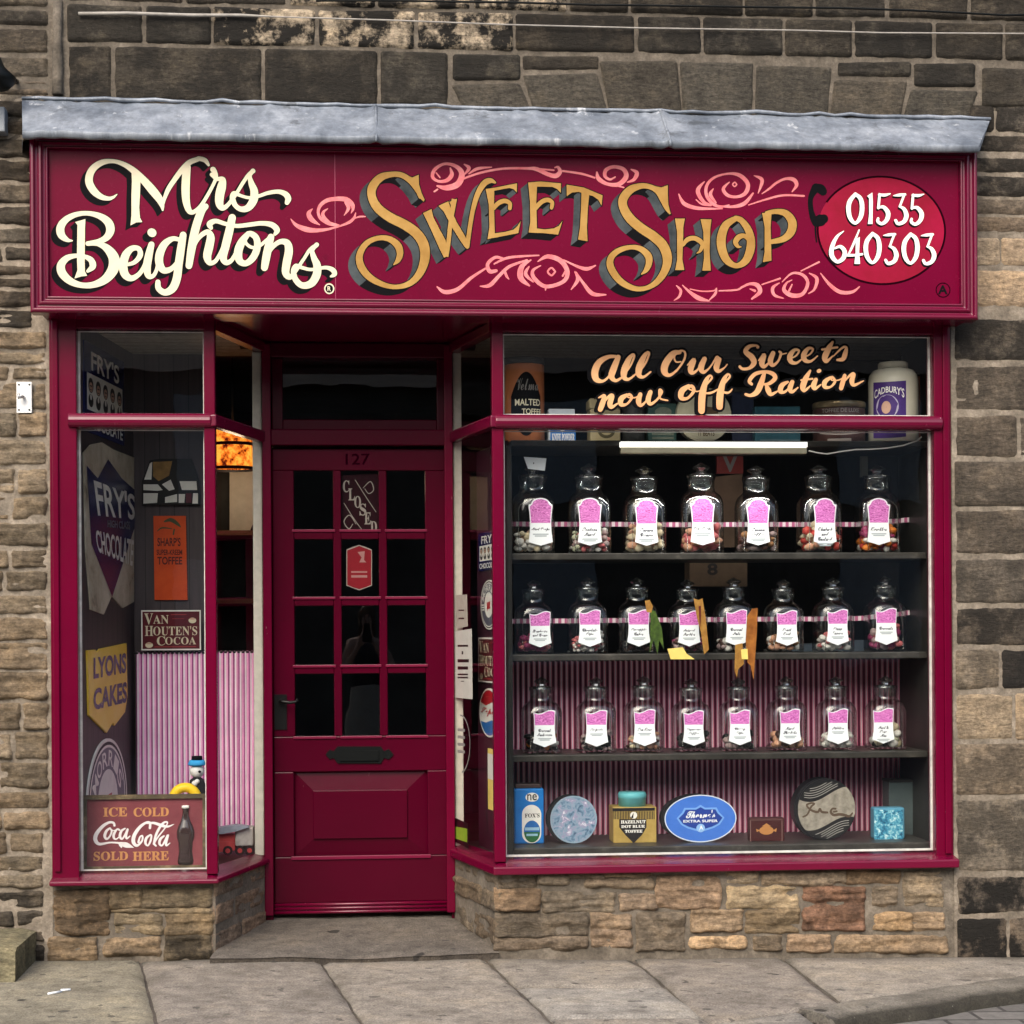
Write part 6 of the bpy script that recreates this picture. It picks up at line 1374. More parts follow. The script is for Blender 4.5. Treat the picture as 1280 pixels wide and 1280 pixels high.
JARS = [
 # row, jar px, label px, lines, colours, level, size, words
 (1, 667, 677, ['Mint Drops'], (WH, CR, PE), .13, .017, 'cream sweets with a white tag, first on the top shelf'),
 (1, 737, 738, ['Bonbons', 'Mixed'], (WH, GP, MT, PK), .13, .013, 'small grey, white and pink sweets, second on the top jar shelf'),
 (1, 806, 808, ['Banana', 'Creams'], (CR, CR, PE), .16, .019, 'chunky cream coloured sweets, third on the top jar shelf'),
 (1, 877, 880, ['Pear Drops'], (PK, PK, PE), .14, .019, 'rosy pink pear drops, fourth on the top jar shelf'),
 (1, 946, 948.5, ['Banana', 'Toffee'], (DKB, TN, GP), .10, .017, 'dark brown toffees, fifth on the top jar shelf'),
 (1, 1024, 1029.5, ['Rhubarb', 'and', 'Custard'], (PE, RD, CR), .15, .019, 'peach and red rhubarb sweets, sixth on the top jar shelf'),
 (1, 1097, 1097, ['Rosettes'], (OG, RD, MG, WH), .14, .017, 'mixed crimson, orange and white sweets, last on the top jar shelf'),
 (2, 667, 674.5, ['Strawberries', 'and Cream'], (MG, PK, MG), .13, .015, 'magenta sweets, first on the middle jar shelf'),
 (2, 734, 736.5, ['Chocolate', 'Pips'], (WH, PK, WH), .13, .009, 'tiny pink and white pips, second on the middle jar shelf'),
 (2, 796, 798, ['Pineapple', 'Cubes'], (BLK, DKB), .05, .014, 'almost nothing left, beside the green ribbon'),
 (2, 859, 860.5, ['Aniseed', 'Marbles'], (DKB, MG, GP), .09, .013, 'dark marbled sweets, between the green and gold ribbons'),
 (2, 917, 919.5, ['Coconut', 'Nuts'], (DKB, WH, GP), .09, .014, 'brown and white sweets, behind the orange rosette'),
 (2, 979, 984, ['Fruit', 'Rock'], (TN, WH, PE), .12, .014, 'tan and white rock, sixth on the middle jar shelf'),
 (2, 1041, 1045.5, ['Fizzy', 'Lances'], (WH, PK, WH), .12, .016, 'white and pink lances, next to last on the middle jar shelf'),
 (2, 1106, 1106.5, ['Coconuts'], (PK, MG, GP), .15, .018, 'mauve pink sweets, last on the middle jar shelf'),
 (3, 676, 679, ['Coconut', 'Mushrooms'], (BLK, WH, BLK, OG), .13, .017, 'black, white and orange sweets, first on the bottom jar shelf'),
 (3, 744, 745, ['Torpedo'], (GP, BLK, GP), .13, .012, 'grey and black sweets, second on the bottom jar shelf'),
 (3, 804, 805, ['Tea Rose'], (CR, PE, WH, DKB), .11, .012, 'cream and peach balls, third on the bottom jar shelf'),
 (3, 863, 865, ['Liquorice', 'Toffee'], (BLK, BLK, DKB), .10, .018, 'black liquorice, fourth on the bottom jar shelf'),
 (3, 922, 925, ['Cherry', 'Lips'], (BLK, BLK, GP), .10, .017, 'black sweets, fifth on the bottom jar shelf'),
 (3, 982, 985, ['Mixed', 'Sherbets'], (TN, DKB, PE), .12, .016, 'brown sweets, sixth on the bottom jar shelf'),
 (3, 1044, 1046, ['Nibbles'], (WH, GP, WH), .11, .015, 'white nibbles, next to last on the bottom jar shelf'),
 (3, 1106, 1103, ['Mint &', 'Pear', 'Mix'], (CR, WH, BLK, MT), .14, .020, 'cream and black sweets, last on the bottom jar shelf'),
]
rs = random.Random(3)
for row, jpx, lpx, lines, cols, lvl, size, words in JARS:
    Hj = JH[row]; YJ = 0.30; zb = zsh[row - 1]
    jx = PX(jpx, YJ, 750)
    t = empty('sweet_jar', (jx, YJ, zb), ('tall' if row == 1 else 'shorter') + ' glass jar of ' + words if 'almost' not in words else 'shorter glass jar with ' + words, 'sweet jar', 'labelled sweet jars on the window shelves')
    if row not in PROTO:
        g_mb, a_mb, k_mb, yf = jar_meshes(Hj, 1.0 if row == 1 else 1.10)
        gl = obj_from(g_mb, 'glass_body', [JARGLASS], t); ar = obj_from(a_mb, 'front_arch', [RIDGE], t); kn = obj_from(k_mb, 'stopper', [KNOB], t); PROTO[row] = (gl, ar, kn, yf)
    else:
        gl, ar, kn, yf = PROTO[row]
        for o in (gl, ar, kn): c = o.copy(); COL.objects.link(c); c.parent = t
    rsq = random.Random(jpx * 7 + row)
    sm = sweets_mesh(cols, Hj, lvl, size, rsq); so_ = obj_from(sm, 'sweets', [sw(c) for c in cols], t); so_['kind'] = 'stuff'
    ldx = (PX(lpx, YJ - 0.07, 750) - jx)
    ldx = ldx if abs(ldx) < 0.03 else 0.03 * (1 if ldx > 0 else -1)
    obj_from(label_mesh(lines, Hj, yf, row == 1, ldx), 'paper_label', [LPINK, LWHITE, LINK, LGREY], t)
    t.rotation_euler = (0, 0, math.radians(rs.uniform(-4, 4))); q_ = rs.uniform(0.975, 1.02); t.scale = (q_, q_, q_)
# white card tag on the first stopper
TGF = Fr((0, 0.235, 0)); q = [hit(x, y, TGF) for x, y in ((654.5, 571), (683, 573), (681, 588.5), (660, 586))]
o = empty('card_tag', TGF.p(*hit(670, 588, TGF)), 'white card tag propped on the stopper of the first top jar', 'tag'); mb = MB(); mb.prism(TGF, q[::-1], 0.0, 0.001); a = hit(667, 580, TGF); mb.rect(TGF, a[0] - .002, a[1], a[0] + .002, a[1] + .006, 0.0014, None, 1); mb.build('card', [LWHITE, LINK], o)

# striped ribbons strung behind the jars
RIB = mat_stripe('candy_ribbon', 0.026, [(0.0, (0.80, 0.70, 0.74)), (0.5, (0.50, 0.10, 0.24))], 0.5)
for (ya, yb_, yend), lab in (((655, 656, 650), 'pink and white candy striped ribbon strung behind the top row of jars'), ((775, 774, 767), 'pink and white candy striped ribbon strung behind the middle row of jars')):
    YR = 0.40; x0, x1 = bx_l + 0.022, bx_r - 0.022; mb = MB(); vs = []; uu = []; n = 80
    for i in range(n + 1):
        tq = i / n; x = x0 + (x1 - x0) * tq; py = ya + (yb_ - ya) * tq + (yend - yb_) * max(0, (tq - .86) / .14) ** 1.2; z = PZ(py, YR, 900) + 0.002 * noise.noise(Vector((x * 4, py, 0)))
        for dz in (-0.0095, 0.0095): vs.append((x, YR + 0.004 * noise.noise(Vector((x * 3, dz, 1))), z + dz)); uu.append(x + 3)
    back = [(v[0], v[1] + 0.001, v[2]) for v in vs]
    mb.add(vs, [(2 * i, 2 * i + 2, 2 * i + 3, 2 * i + 1) for i in range(n)], 0, True, u=uu); mb.add(back, [(2 * i, 2 * i + 1, 2 * i + 3, 2 * i + 2) for i in range(n)], 0, True, u=uu)
    tag(mb.build('striped_ribbon', [RIB]), lab, 'ribbon')

# ribbons and a note hanging on the middle shelf
RF = Fr((0, 0.150, 0)); HR = lambda L: [hit(x, y, RF) for x, y in L]
def ribbon_thing(name, label, cat, parts):
    o = empty(name, RF.p(*parts[0][2][0]), label, cat)
    for nm, m, pts, n0 in parts: mb = MB(); mb.prism(RF, pts[::-1], n0, n0 + 0.0015); mb.build(nm, [m], o)
GRN = mat_mottle('green_satin', [(0.35, (0.02, 0.04, 0.01)), (0.7, (0.10, 0.17, 0.025))], 22, 0.45); GLD = mat_mottle('gold_satin', [(0.3, (0.20, 0.08, 0.015)), (0.7, (0.46, 0.25, 0.06))], 24, 0.4); NOTE = plain('yellow_note_paper', (0.80, 0.60, 0.16), 0.6, 0.12, 20)
ribbon_thing('award_ribbon', 'green ribbon tail with a gold tab hanging at the middle shelf', 'ribbon', [('tail', GRN, HR([(813, 762), (819, 764), (827, 784), (830, 812), (824, 800), (822, 818), (817, 800), (812, 816), (813, 786)]), 0.0), ('tab', GLD, HR([(806, 751), (812, 750), (816, 758), (814, 766), (808, 765)]), 0.002)])
ribbon_thing('award_ribbon', 'gold ribbon tail with a dark slit hanging beside the aniseed jar', 'ribbon', [('tail', GLD, HR([(867, 748), (873, 750), (878, 748), (882, 772), (886, 812), (880, 818), (876, 790), (871, 772)]), 0.0), ('slit', INKR, HR([(873, 758), (876, 757), (876, 770), (875, 785)]), 0.002)])
ribbon_thing('award_ribbon', 'orange rosette ribbon with two tails hanging over the shelf edge', 'ribbon', [('tail', GLD, HR([(919, 806), (928, 804), (930, 830), (923, 836), (921, 847), (918, 838)]), 0.0), ('tail', mat_mottle('orange_satin', [(0.3, (0.17, 0.05, 0.01)), (0.7, (0.40, 0.15, 0.03))], 24, 0.4), HR([(934, 770), (940, 761), (947, 760), (946, 790), (942, 850), (938, 832), (934, 828), (932, 800)]), 0.0), ('badge', NOTE, HR([(926, 812), (934, 811), (935, 824), (927, 824)]), 0.003)])
o = tag(empty('paper_note', RF.p(*hit(850, 823, RF))), 'curled yellow paper note lying over the edge of the middle shelf', 'note'); mb = MB(); mb.prism(RF, HR([(834, 811), (853, 809), (858, 817), (868, 824), (838, 824)])[::-1], 0.004, 0.0055); mb.build('paper', [NOTE], o)

# strip light under the tin shelf, and its flex
YLt = 0.11; lx0, lx1 = PX(777, YLt), PX(1010, YLt); lz1, lzm, lz0 = PZ(552.5, YLt, 893), PZ(558.5, YLt, 893), PZ(567, YLt, 893)
lt = empty('strip_light', ((lx0 + lx1) / 2, YLt, lz0), 'lit fluorescent strip light hung across the window above the jars', 'strip light')
mb = MB(); mb.box(lx0, lx1, YLt, YLt + 0.035, lz0, lzm - 0.001); mb.build('housing', [plain('brushed_cream_metal', (0.42, 0.38, 0.27), 0.35, 0.15, 8, metal=0.5)], lt, 0.004, 2)
mb = MB(); mb.box(lx0, lx1, YLt - 0.004, YLt + 0.03, lzm, lz1); mb.build('diffuser', [mat_emit('lit_diffuser', (1.0, 0.97, 0.90), 1.3)], lt)
al = bpy.data.lights.new('strip_tube', 'AREA'); al.shape = 'RECTANGLE'; al.size = lx1 - lx0; al.size_y = 0.03; al.energy = 1.7; al.color = (1.0, 0.93, 0.90)
alo = bpy.data.objects.new('strip_tube', al); COL.objects.link(alo); alo.parent = lt; alo.location = (0, 0.02, -0.004); alo.rotation_euler = (math.radians(18), 0, 0)
FX = [(1011, 563.5), (1022, 566), (1034, 567.5), (1050, 564.5), (1070, 562), (1090, 561.5), (1110, 560), (1130, 556.5), (1146, 551), (1152, 546)]
mb = MB(); mb.tube([(lambda a: (a[0], 0.125, a[1]))(at(x, y, 0.125)) for x, y in FX], 0.0028, 0, 8); tag(mb.build('flex_cable', [WHITEP]), 'thin white flex trailing from the strip light', 'cable')

# ------------------------------------------------------------------ tins on the high shelf
def T(label, cat, name, px, Y, z): return empty(name, (PX(px, Y), Y, z), label, cat)
def cyl(name, o, px, w, Y, z0, z1, mats, mi=0, seg=32, extra=0.0):
    r = w / 2 / F_PX * (D + Y) + extra; mb = MB(); mb.lathe([(r * .97, z0), (r, z0 + 0.004), (r, z1 - 0.004), (r * .97, z1)], (PX(px, Y), Y, 0), mi, seg); return mb.build(name, mats, o)
def face_text(o, name, Y, items, mat):
    f_ = Fr((0, Y, 0)); mb = MB()
    for txt, x0, y0, x1, y1 in items: a, c = hit(x0, y1, f_), hit(x1, y0, f_); put_text(mb, f_, txt, a[0], a[1], c[0], c[1], 0.0, 0, 0.015)
    mb.build(name, [mat], o)
ZT = ztin; Y = 0.27
def wrap_cyl(px, w, Yc, extra=0.0012):
    r = w / 2 / F_PX * (D + Yc) + extra; cx = PX(px, Yc)
    def fn(x, z): a = (x - cx) / r; a = max(-1.4, min(1.4, a)); return (cx + r * math.sin(a), Yc - r * math.cos(a), z)
    return fn
def cyl_patch(mb, fn, pts, mi, Yp):
    f_ = Fr((0, Yp, 0)); mb.add([fn(*hit(x, y, f_)) for x, y in pts], [tuple(range(len(pts)))], mi)
def cyl_text(mb, fn, txt, x0, y0, x1, y1, Yp, mi=0, bold=0.015):
    vs, fs, _ = text2d(txt, bold); f_ = Fr((0, Yp, 0)); a, c = hit(x0, y1, f_), hit(x1, y0, f_)
    mb.add([fn(a[0] + (c[0] - a[0]) * x, a[1] + (c[1] - a[1]) * y) for x, y in vs], fs, mi)
def cyl_shape(mb, fn, Yp, px0, px1, ytop, ybot, mi, n=20):
    """filled patch on a round tin; ytop/ybot are functions of 0..1 across"""
    f_ = Fr((0, Yp, 0)); vs = []
    for i in range(n + 1):
        t = i / n; px = px0 + (px1 - px0) * t; vs += [fn(*hit(px, ybot(t), f_)), fn(*hit(px, ytop(t), f_))]
    mb.add(vs, [(2 * i, 2 * i + 2, 2 * i + 3, 2 * i + 1) for i in range(n)], mi, True)
# malted toffee tin
o = T('round orange and black malted toffee tin at the left end of the high shelf', 'tin', 'toffee_tin', 657, Y, ZT)
cyl('body', o, 657, 50, Y, ZT, PZ(457, Y, 657), [mat_mottle('orange_litho', [(0.3, (0.30, 0.09, 0.035)), (0.7, (0.42, 0.15, 0.06))], 8, 0.4)]); cyl('lid', o, 657, 51, Y, PZ(457, Y, 657), PZ(449, Y, 657), [plain('dark_tin_lid', (0.03, 0.03, 0.03), 0.4, 0.2)])
fn = wrap_cyl(657, 50, Y); Yp = Y - 0.07; mb = MB()
cyl_shape(mb, fn, Yp, 637, 678, lambda t: 505 - 40 * math.sin(math.pi * (0.08 + .84 * t)), lambda t: 505 + 40 * math.sin(math.pi * (0.08 + .84 * t)), 0)
mb.build('black_roundel', [BLACK], o)
fn = wrap_cyl(657, 50, Y, 0.0022); mb = MB(); cyl_text(mb, fn, 'MALTED', 643, 499, 677, 507, Yp); cyl_text(mb, fn, 'TOFFEE', 652, 511, 679, 518, Yp); cyl_text(mb, fn, script('Velma'), 645, 473, 674, 488, Yp, 1, 0.0); mb.build('lettering', [CREAM, plain('grey_script_ink', (0.16, 0.15, 0.14), 0.5, 0)], o)
# knife powder box
o = T('small blue and white knife powder box on the high shelf', 'box', 'powder_box', 703, 0.24, ZT); Yk = 0.24
mb = MB(); mb.box(PX(687, Yk), PX(720, Yk), Yk, Yk + 0.07, ZT, PZ(511, Yk, 703)); mb.build('carton', [plain('pale_blue_card', (0.42, 0.47, 0.52), 0.6, 0.1)], o, 0.002)
f_ = Fr((0, Yk, 0)); a, c = hit(688, 553, f_), hit(719.5, 534, f_); mb = MB(); mb.rect(f_, a[0], a[1], c[0], c[1], 0.001, None, 0); b0_ = hit(703, 540, f_); mb.flat(f_, [hit(697, 534, f_), hit(703, 541, f_), hit(709, 534, f_)], 0.0014, 1); a, c = hit(690, 551, f_), hit(718, 542, f_); put_text(mb, f_, serif('KNIFE POWDER'), a[0], a[1], c[0], c[1], 0.0016, 1, 0.01); mb.build('printed_band', [BLUE, ENW], o)
# cream tea tin
o = T('squat cream tin with a dark wreath on the high shelf', 'tin', 'cream_tin', 756, 0.25, ZT); Yk = 0.25
CRM = plain('aged_cream_tin', (0.36, 0.30, 0.17), 0.5, 0.2, 12)
mb = MB(); mb.box(PX(739, Yk), PX(777, Yk), Yk, Yk + 0.11, ZT, PZ(511, Yk, 756)); mb.build('body', [CRM], o, 0.006, 3); mb = MB(); mb.box(PX(738, Yk), PX(778, Yk), Yk - 0.002, Yk + 0.112, PZ(511, Yk, 756), PZ(498, Yk, 756)); mb.build('lid', [CRM], o, 0.006, 3)
f_ = Fr((0, Yk, 0)); a = hit(758, 539, f_); mb = MB(); mb.ring(f_, a[0], a[1], 0.028, 0.022, 0.012, 0.001, 0, 30); mb.rect(f_, a[0] - .02, a[1] - .006, a[0] + .02, a[1] + .006, 0.0012, None, 0); mb.build('wreath_emblem', [plain('dull_olive_ink', (0.07, 0.06, 0.03), 0.5, 0)], o)
# dark tins
o = T('narrow dark canister between the cream tin and the green tin', 'tin', 'dark_canister', 793, 0.27, ZT); cyl('body', o, 793, 28, 0.27, ZT, PZ(505, 0.27, 793), [plain('black_japanned_tin', (0.035, 0.036, 0.034), 0.35, 0.3)])
cyl('lid', o, 793, 29, 0.27, PZ(505, 0.27, 793), PZ(499, 0.27, 793), [DARKW])
o = T('dark green lettered tin behind the round cream lid', 'tin', 'green_tin', 828, 0.26, ZT); Yk = 0.26
mb = MB(); mb.box(PX(811, Yk), PX(847, Yk), Yk, Yk + 0.1, ZT, PZ(504, Yk, 828)); mb.build('body', [plain('bottle_green_tin', (0.035, 0.085, 0.075), 0.4, 0.25)], o, 0.004, 2)
f_ = Fr((0, Yk, 0)); mb = MB(); a = hit(829, 515, f_); mb.disc(f_, a[0], a[1], 0.034, 0.020, 0.001, None, 0, 24)
for y0 in (541, 546): a, c = hit(815, y0 + 3, f_), hit(842, y0, f_); mb.rect(f_, a[0], a[1], c[0], c[1], 0.001, None, 0)
mb.build('pale_print', [plain('grey_green_print', (0.16, 0.19, 0.15), 0.5, 0.2)], o)
# round cream lid on edge
o = T('round cream tin lid standing on edge in the middle of the high shelf', 'tin', 'round_tin', 880, 0.22, ZT); f_ = Fr((0, 0.22, 0)); a = hit(880, 515.5, f_); rr = 35 / F_PX * 7.2
mb = MB(); mb.disc(f_, a[0], ZT + rr, rr, rr, -0.05, 0.0, 0, 48); mb.ring(f_, a[0], ZT + rr, rr * .96, rr * .96, rr * .06, 0.001, 0, 48); mb.build('body', [plain('ivory_litho', (0.46, 0.43, 0.31), 0.4, 0.15, 12)], o)
mb = MB(); fq_ = [(868, 511), (882, 508), (897, 510), (898, 517), (868, 518)]; mb.flat(f_, [hit(x, y, f_) for x, y in fq_][::-1], 0.0012, 0); put_text(mb, f_, 'IT BEATS', *hit(873, 545, f_), *hit(893, 538, f_), 0.0014, 0, 0.02); mb.build('print', [plain('brown_print', (0.10, 0.06, 0.03), 0.5, 0.2)], o)
o = T('dark blue tin behind the strip light right of the cream lid', 'tin', 'blue_tin', 928, 0.30, ZT); Yk = 0.3; mb = MB(); mb.box(PX(916, Yk), PX(944, Yk), Yk, Yk + 0.1, ZT, PZ(490, Yk, 928)); mb.build('body', [plain('midnight_tin', (0.012, 0.018, 0.045), 0.4, 0.2)], o, 0.004, 2); mb = MB(); mb.box(PX(915, Yk), PX(945, Yk), Yk - .002, Yk + 0.102, PZ(490, Yk, 928), PZ(484, Yk, 928)); mb.build('lid', [DARKW], o, 0.003, 2)
o = T('wide teal tin on the high shelf right of the lettered slogan', 'tin', 'teal_tin', 972, 0.25, ZT); Yk = 0.25; mb = MB(); mb.box(PX(945, Yk), PX(1002, Yk), Yk, Yk + 0.1, ZT, PZ(508, Yk, 972)); mb.build('body', [plain('dark_teal_tin', (0.018, 0.075, 0.10), 0.4, 0.25)], o, 0.004, 2)
f_ = Fr((0, Yk, 0)); mb = MB(); put_text(mb, f_, serif('F'), *hit(949, 541, f_), *hit(954, 535, f_), 0.001); mb.flat(f_, [hit(978, 535, f_), hit(992, 535, f_), hit(985, 541, f_)], 0.001); a, c = hit(950, 551, f_), hit(1000, 549.5, f_); mb.rect(f_, a[0], a[1], c[0], c[1], 0.001); mb.build('pale_print', [plain('dim_teal_print', (0.10, 0.16, 0.18), 0.5, 0)], o)
# brown round tin
Yk = 0.27; o = T('wide round dark brown toffee tin left of the Cadbury jar', 'tin', 'brown_tin', 1050, Yk, ZT)
cyl('body', o, 1050, 66, Yk, ZT, PZ(512, Yk, 1050), [mat_mottle('chocolate_litho', [(0.3, (0.045, 0.022, 0.020)), (0.7, (0.10, 0.05, 0.045))], 12, 0.3)]); cyl('lid', o, 1050, 67.5, Yk, PZ(512, Yk, 1050), PZ(504, Yk, 1050), [plain('tarnished_brass', (0.22, 0.17, 0.10), 0.3, 0.2, metal=0.6)])
fn = wrap_cyl(1050, 66, Yk); Yp = Yk - 0.1; mb = MB(); cyl_text(mb, fn, 'TOFFEE DE LUXE', 1026, 510, 1076, 515, Yp); cyl_shape(mb, fn, Yp, 1022, 1079, lambda t: 540 + 3 * math.sin(math.pi * t) - 1.0, lambda t: 540 + 3 * math.sin(math.pi * t) + 0.6, 0); cyl_text(mb, fn, script('Maison'), 1040, 534, 1074, 541, Yp); cyl_shape(mb, fn, Yp, 1034, 1064, lambda t: 548, lambda t: 551.5, 0); mb.build('lettering', [plain('dull_pewter_print', (0.30, 0.26, 0.24), 0.4, 0.1)], o)
# Cadbury's jar
Yk = 0.22; o = T("large cream Cadbury's canister with a purple label at the right end of the high shelf", 'jar', 'cocoa_canister', 1118, Yk, ZT)
CJ = plain('cream_stoneware', (0.56, 0.53, 0.43), 0.25, 0.08, 8); r = 31.5 / F_PX * (D + Yk); z_ = lambda py: PZ(py, Yk, 1118); cx = PX(1118, Yk)
mb = MB(); mb.lathe([(r * .94, ZT), (r, ZT + .006), (r, z_(478)), (r * .96, z_(470)), (r * .82, z_(464)), (r * .60, z_(461.5))], (cx, Yk, 0), 0, 40); mb.build('body', [CJ], o)
mb = MB(); mb.lathe([(r * .60, z_(462)), (r * .60, z_(455)), (r * .55, z_(453.5))], (cx, Yk, 0), 0, 40); mb.build('lid', [plain('cream_lid', (0.50, 0.46, 0.36), 0.35, 0.1)], o)
fn = wrap_cyl(1118, 63, Yk); Yp = Yk - 0.09; mb = MB(); cyl_shape(mb, fn, Yp, 1088.5, 1132, lambda t: 476 + 1.2 * math.sin(math.pi * t), lambda t: 546 + 1.5 * math.sin(math.pi * t), 0)
fn2 = wrap_cyl(1118, 63, Yk, 0.0020); f0 = Fr((0, Yp, 0)); mb.add([fn2(*hit(1108 + 14.5 * math.cos(k * math.pi / 16), 508 + 15 * math.sin(k * math.pi / 16), f0)) for k in range(32)], [tuple(range(32))], 1)
fn3 = wrap_cyl(1118, 63, Yk, 0.0027); mb.add([fn3(*hit(1108 + dx_ + 6 * math.cos(k * math.pi / 8), 509 + 8 * math.sin(k * math.pi / 8), f0)) for dx_ in (-1,) for k in range(16)], [tuple(range(16))], 2)
mb.build('label', [plain('royal_purple_label', (0.055, 0.022, 0.15), 0.35, 0.1), plain('lilac_print', (0.40, 0.36, 0.48), 0.5, 0.2, 60), SKIN], o)
mb = MB(); vs, fs, _ = text2d("CADBURY'S", 0.015); out = []
for x, y in vs:
    px = 1090.5 + 39 * x; hgt = 12 * (1 - .35 * math.sin(math.pi * min(1, max(0, x)))); yb_ = 498 - 7.5 * math.sin(math.pi * x) ; out.append(fn2(*hit(px, yb_ - hgt * y, f0)))
mb.add(out, fs, 0); cyl_text(mb, fn2, 'BOURNVILLE', 1096, 535, 1124, 538.5, Yp); mb.build('lettering', [ENW], o)
# tall reddish tin behind
o = T("reddish tin half hidden behind the Cadbury's canister", 'tin', 'red_tin', 1140, 0.36, ZT); mb = MB(); mb.box(PX(1132, 0.36), PX(1153, 0.36), 0.36, 0.44, ZT, PZ(470, 0.36, 1140)); mb.build('body', [plain('terracotta_tin', (0.20, 0.08, 0.055), 0.5, 0.2)], o, 0.003); mb = MB(); mb.box(PX(1131.5, 0.36), PX(1153.5, 0.36), 0.358, 0.442, PZ(470, 0.36, 1140), PZ(465, 0.36, 1140)); mb.build('lid', [DARKW], o, 0.003)

# ------------------------------------------------------------------ tins on the bottom deck
zd = zdeck; Y = 0.26
o = T("tall blue Fox's tin with a white oval label, left end of the bottom shelf", 'tin', 'mints_tin', 660, Y, zd); FB = mat_mottle('bright_blue_litho', [(0.3, (0.012, 0.15, 0.48)), (0.7, (0.02, 0.22, 0.62))], 10, 0.3)
mb = MB(); mb.box(PX(641, Y), PX(678.5, Y), Y, Y + 0.08, zd, PZ(985.5, Y, 660)); mb.build('body', [FB], o, 0.008, 3)
mb = MB(); mb.box(PX(643, Y), PX(675, Y), Y + 0.004, Y + 0.076, PZ(985.5, Y, 660), PZ(980, Y, 660)); mb.build('lid', [plain('dark_brown_lid', (0.05, 0.03, 0.028), 0.4, 0.1)], o, 0.004)
f_ = Fr((0, Y, 0)); pxs = 6.3 / 1.0
def cap(mb, cx_, cy_, w_, h_, n, mi):
    pts = []; 
    for k in range(25): a = math.pi * k / 24; pts.append(hit(cx_ + w_ / 2 * math.cos(a), cy_ - (h_ - w_) / 2 - w_ / 2 * math.sin(a), f_))
    for k in range(25): a = math.pi + math.pi * k / 24; pts.append(hit(cx_ + w_ / 2 * math.cos(a), cy_ + (h_ - w_) / 2 - w_ / 2 * math.sin(a), f_))
    mb.flat(f_, pts, n, mi)
mb = MB(); cap(mb, 664.5, 1030, 24, 48, 0.001, 0); a = hit(665, 1039, f_); mb.disc(f_, a[0], a[1], 0.0325, 0.0425, 0.0014, None, 1, 32); mb.flat(f_, [hit(665 + 10 * math.cos(t), 1040 + 13 * math.sin(t), f_) for t in [math.pi * k / 14 for k in range(15)]][::-1], 0.0018, 2)
a, c = hit(656, 1038, f_), hit(674, 1034, f_); mb.rect(f_, a[0], a[1], c[0], c[1], 0.0021, None, 3); a, c = hit(658, 1045, f_), hit(672, 1042, f_); mb.rect(f_, a[0], a[1], c[0], c[1], 0.0021, None, 3)
a = hit(665, 996.5, f_); mb.disc(f_, a[0], a[1], 0.026, 0.018, 0.001, None, 0, 28); put_text(mb, f_, 'ne', *hit(659, 1000.5, f_), *hit(671, 992.5, f_), 0.0014, 4, 0.01)
put_text(mb, f_, serif("FOX'S"), *hit(656, 1022, f_), *hit(674.5, 1016.5, f_), 0.0014, 4, 0.01); mb.build('label', [ENW, BLUE, plain('mint_green_print', (0.02, 0.13, 0.04), 0.4, 0.1), plain('pale_blue_print', (0.3, 0.5, 0.65), 0.4, 0), INK], o)
def round_tin(name, label, px, py, wpx, hpx, Y, facem, sidem, tilt=0.0, thick=0.05):
    o = T(label, 'tin', name, px, Y, zd); f_ = Fr((0, Y, 0)); a = hit(px, py, f_); ra, rb = wpx / 2 / F_PX * (D + Y), hpx / 2 / F_PX * (D + Y); cb = zd + rb
    mb = MB(); mb.disc(f_, a[0] - 0.012, cb, ra, rb, -thick, -0.002, 0, 56); mb.build('side', [sidem], o, 0.004)
    mb = MB(); mb.disc(f_, a[0], cb, ra * .985, rb * .985, -0.003, 0.003, 0, 56); mb.build('lid', [facem], o, 0.003, 2); return o, f_, a[0], cb, ra, rb
SIDE = plain('dark_tin_side', (0.012, 0.012, 0.014), 0.4, 0.1)
PIC = mat_mottle('faded_blue_scene', [(0.36, (0.05, 0.09, 0.16)), (0.44, (0.13, 0.22, 0.32)), (0.52, (0.25, 0.33, 0.42)), (0.57, (0.26, 0.22, 0.36)), (0.64, (0.66, 0.68, 0.74))], 34, 0.35, (0, 0, 0), 12, 0.6)
o, f_, ca, cb, ra, rb = round_tin('picture_tin', 'round tin with a faded blue and lilac scene, second on the bottom shelf', 717, 1025, 60, 61, 0.25, PIC, SIDE)
mb = MB(); mb.ring(f_, ca, cb, ra * .95, rb * .95, ra * .05, 0.0038, 0, 48); mb.build('rim', [plain('pale_steel_blue', (0.25, 0.34, 0.42), 0.35, 0.1)], o)
# hazelnut toffee tin
Y = 0.25; o = T('square gold and black hazelnut toffee tin with a turquoise lid', 'tin', 'hazelnut_tin', 791, Y, zd); f_ = Fr((0, Y, 0)); GLT = mat_mottle('old_gold_litho', [(0.3, (0.30, 0.20, 0.05)), (0.7, (0.48, 0.34, 0.10))], 12, 0.4)
mb = MB(); mb.box(PX(765, Y), PX(819, Y), Y, Y + 0.13, zd, PZ(1009, Y, 791)); mb.build('body', [GLT], o, 0.003)
mb = MB(); zl0 = PZ(1009, Y, 791); rr = 18 / F_PX * (D + Y); mb.lathe([(rr * .97, zl0), (rr * .97, zl0 + 0.030), (rr, zl0 + 0.031), (rr * 1.02, zl0 + 0.045), (rr * .93, zl0 + 0.056), (rr * .3, zl0 + 0.058)], (PX(791.5, Y), Y + 0.065, 0), 0, 36); mb.build('lid', [plain('turquoise_lid', (0.12, 0.42, 0.46), 0.3, 0.1)], o)
mb = MB(); a, c = hit(765.5, 1014, f_), hit(818.5, 1009.5, f_); mb.rect(f_, a[0], a[1], c[0], c[1], 0.001, None, 0)
for k in range(26): a, c = hit(767 + 2 * k, 1024, f_), hit(768 + 2 * k, 1014, f_); mb.rect(f_, a[0], a[1], c[0], c[1], 0.001, None, 0)
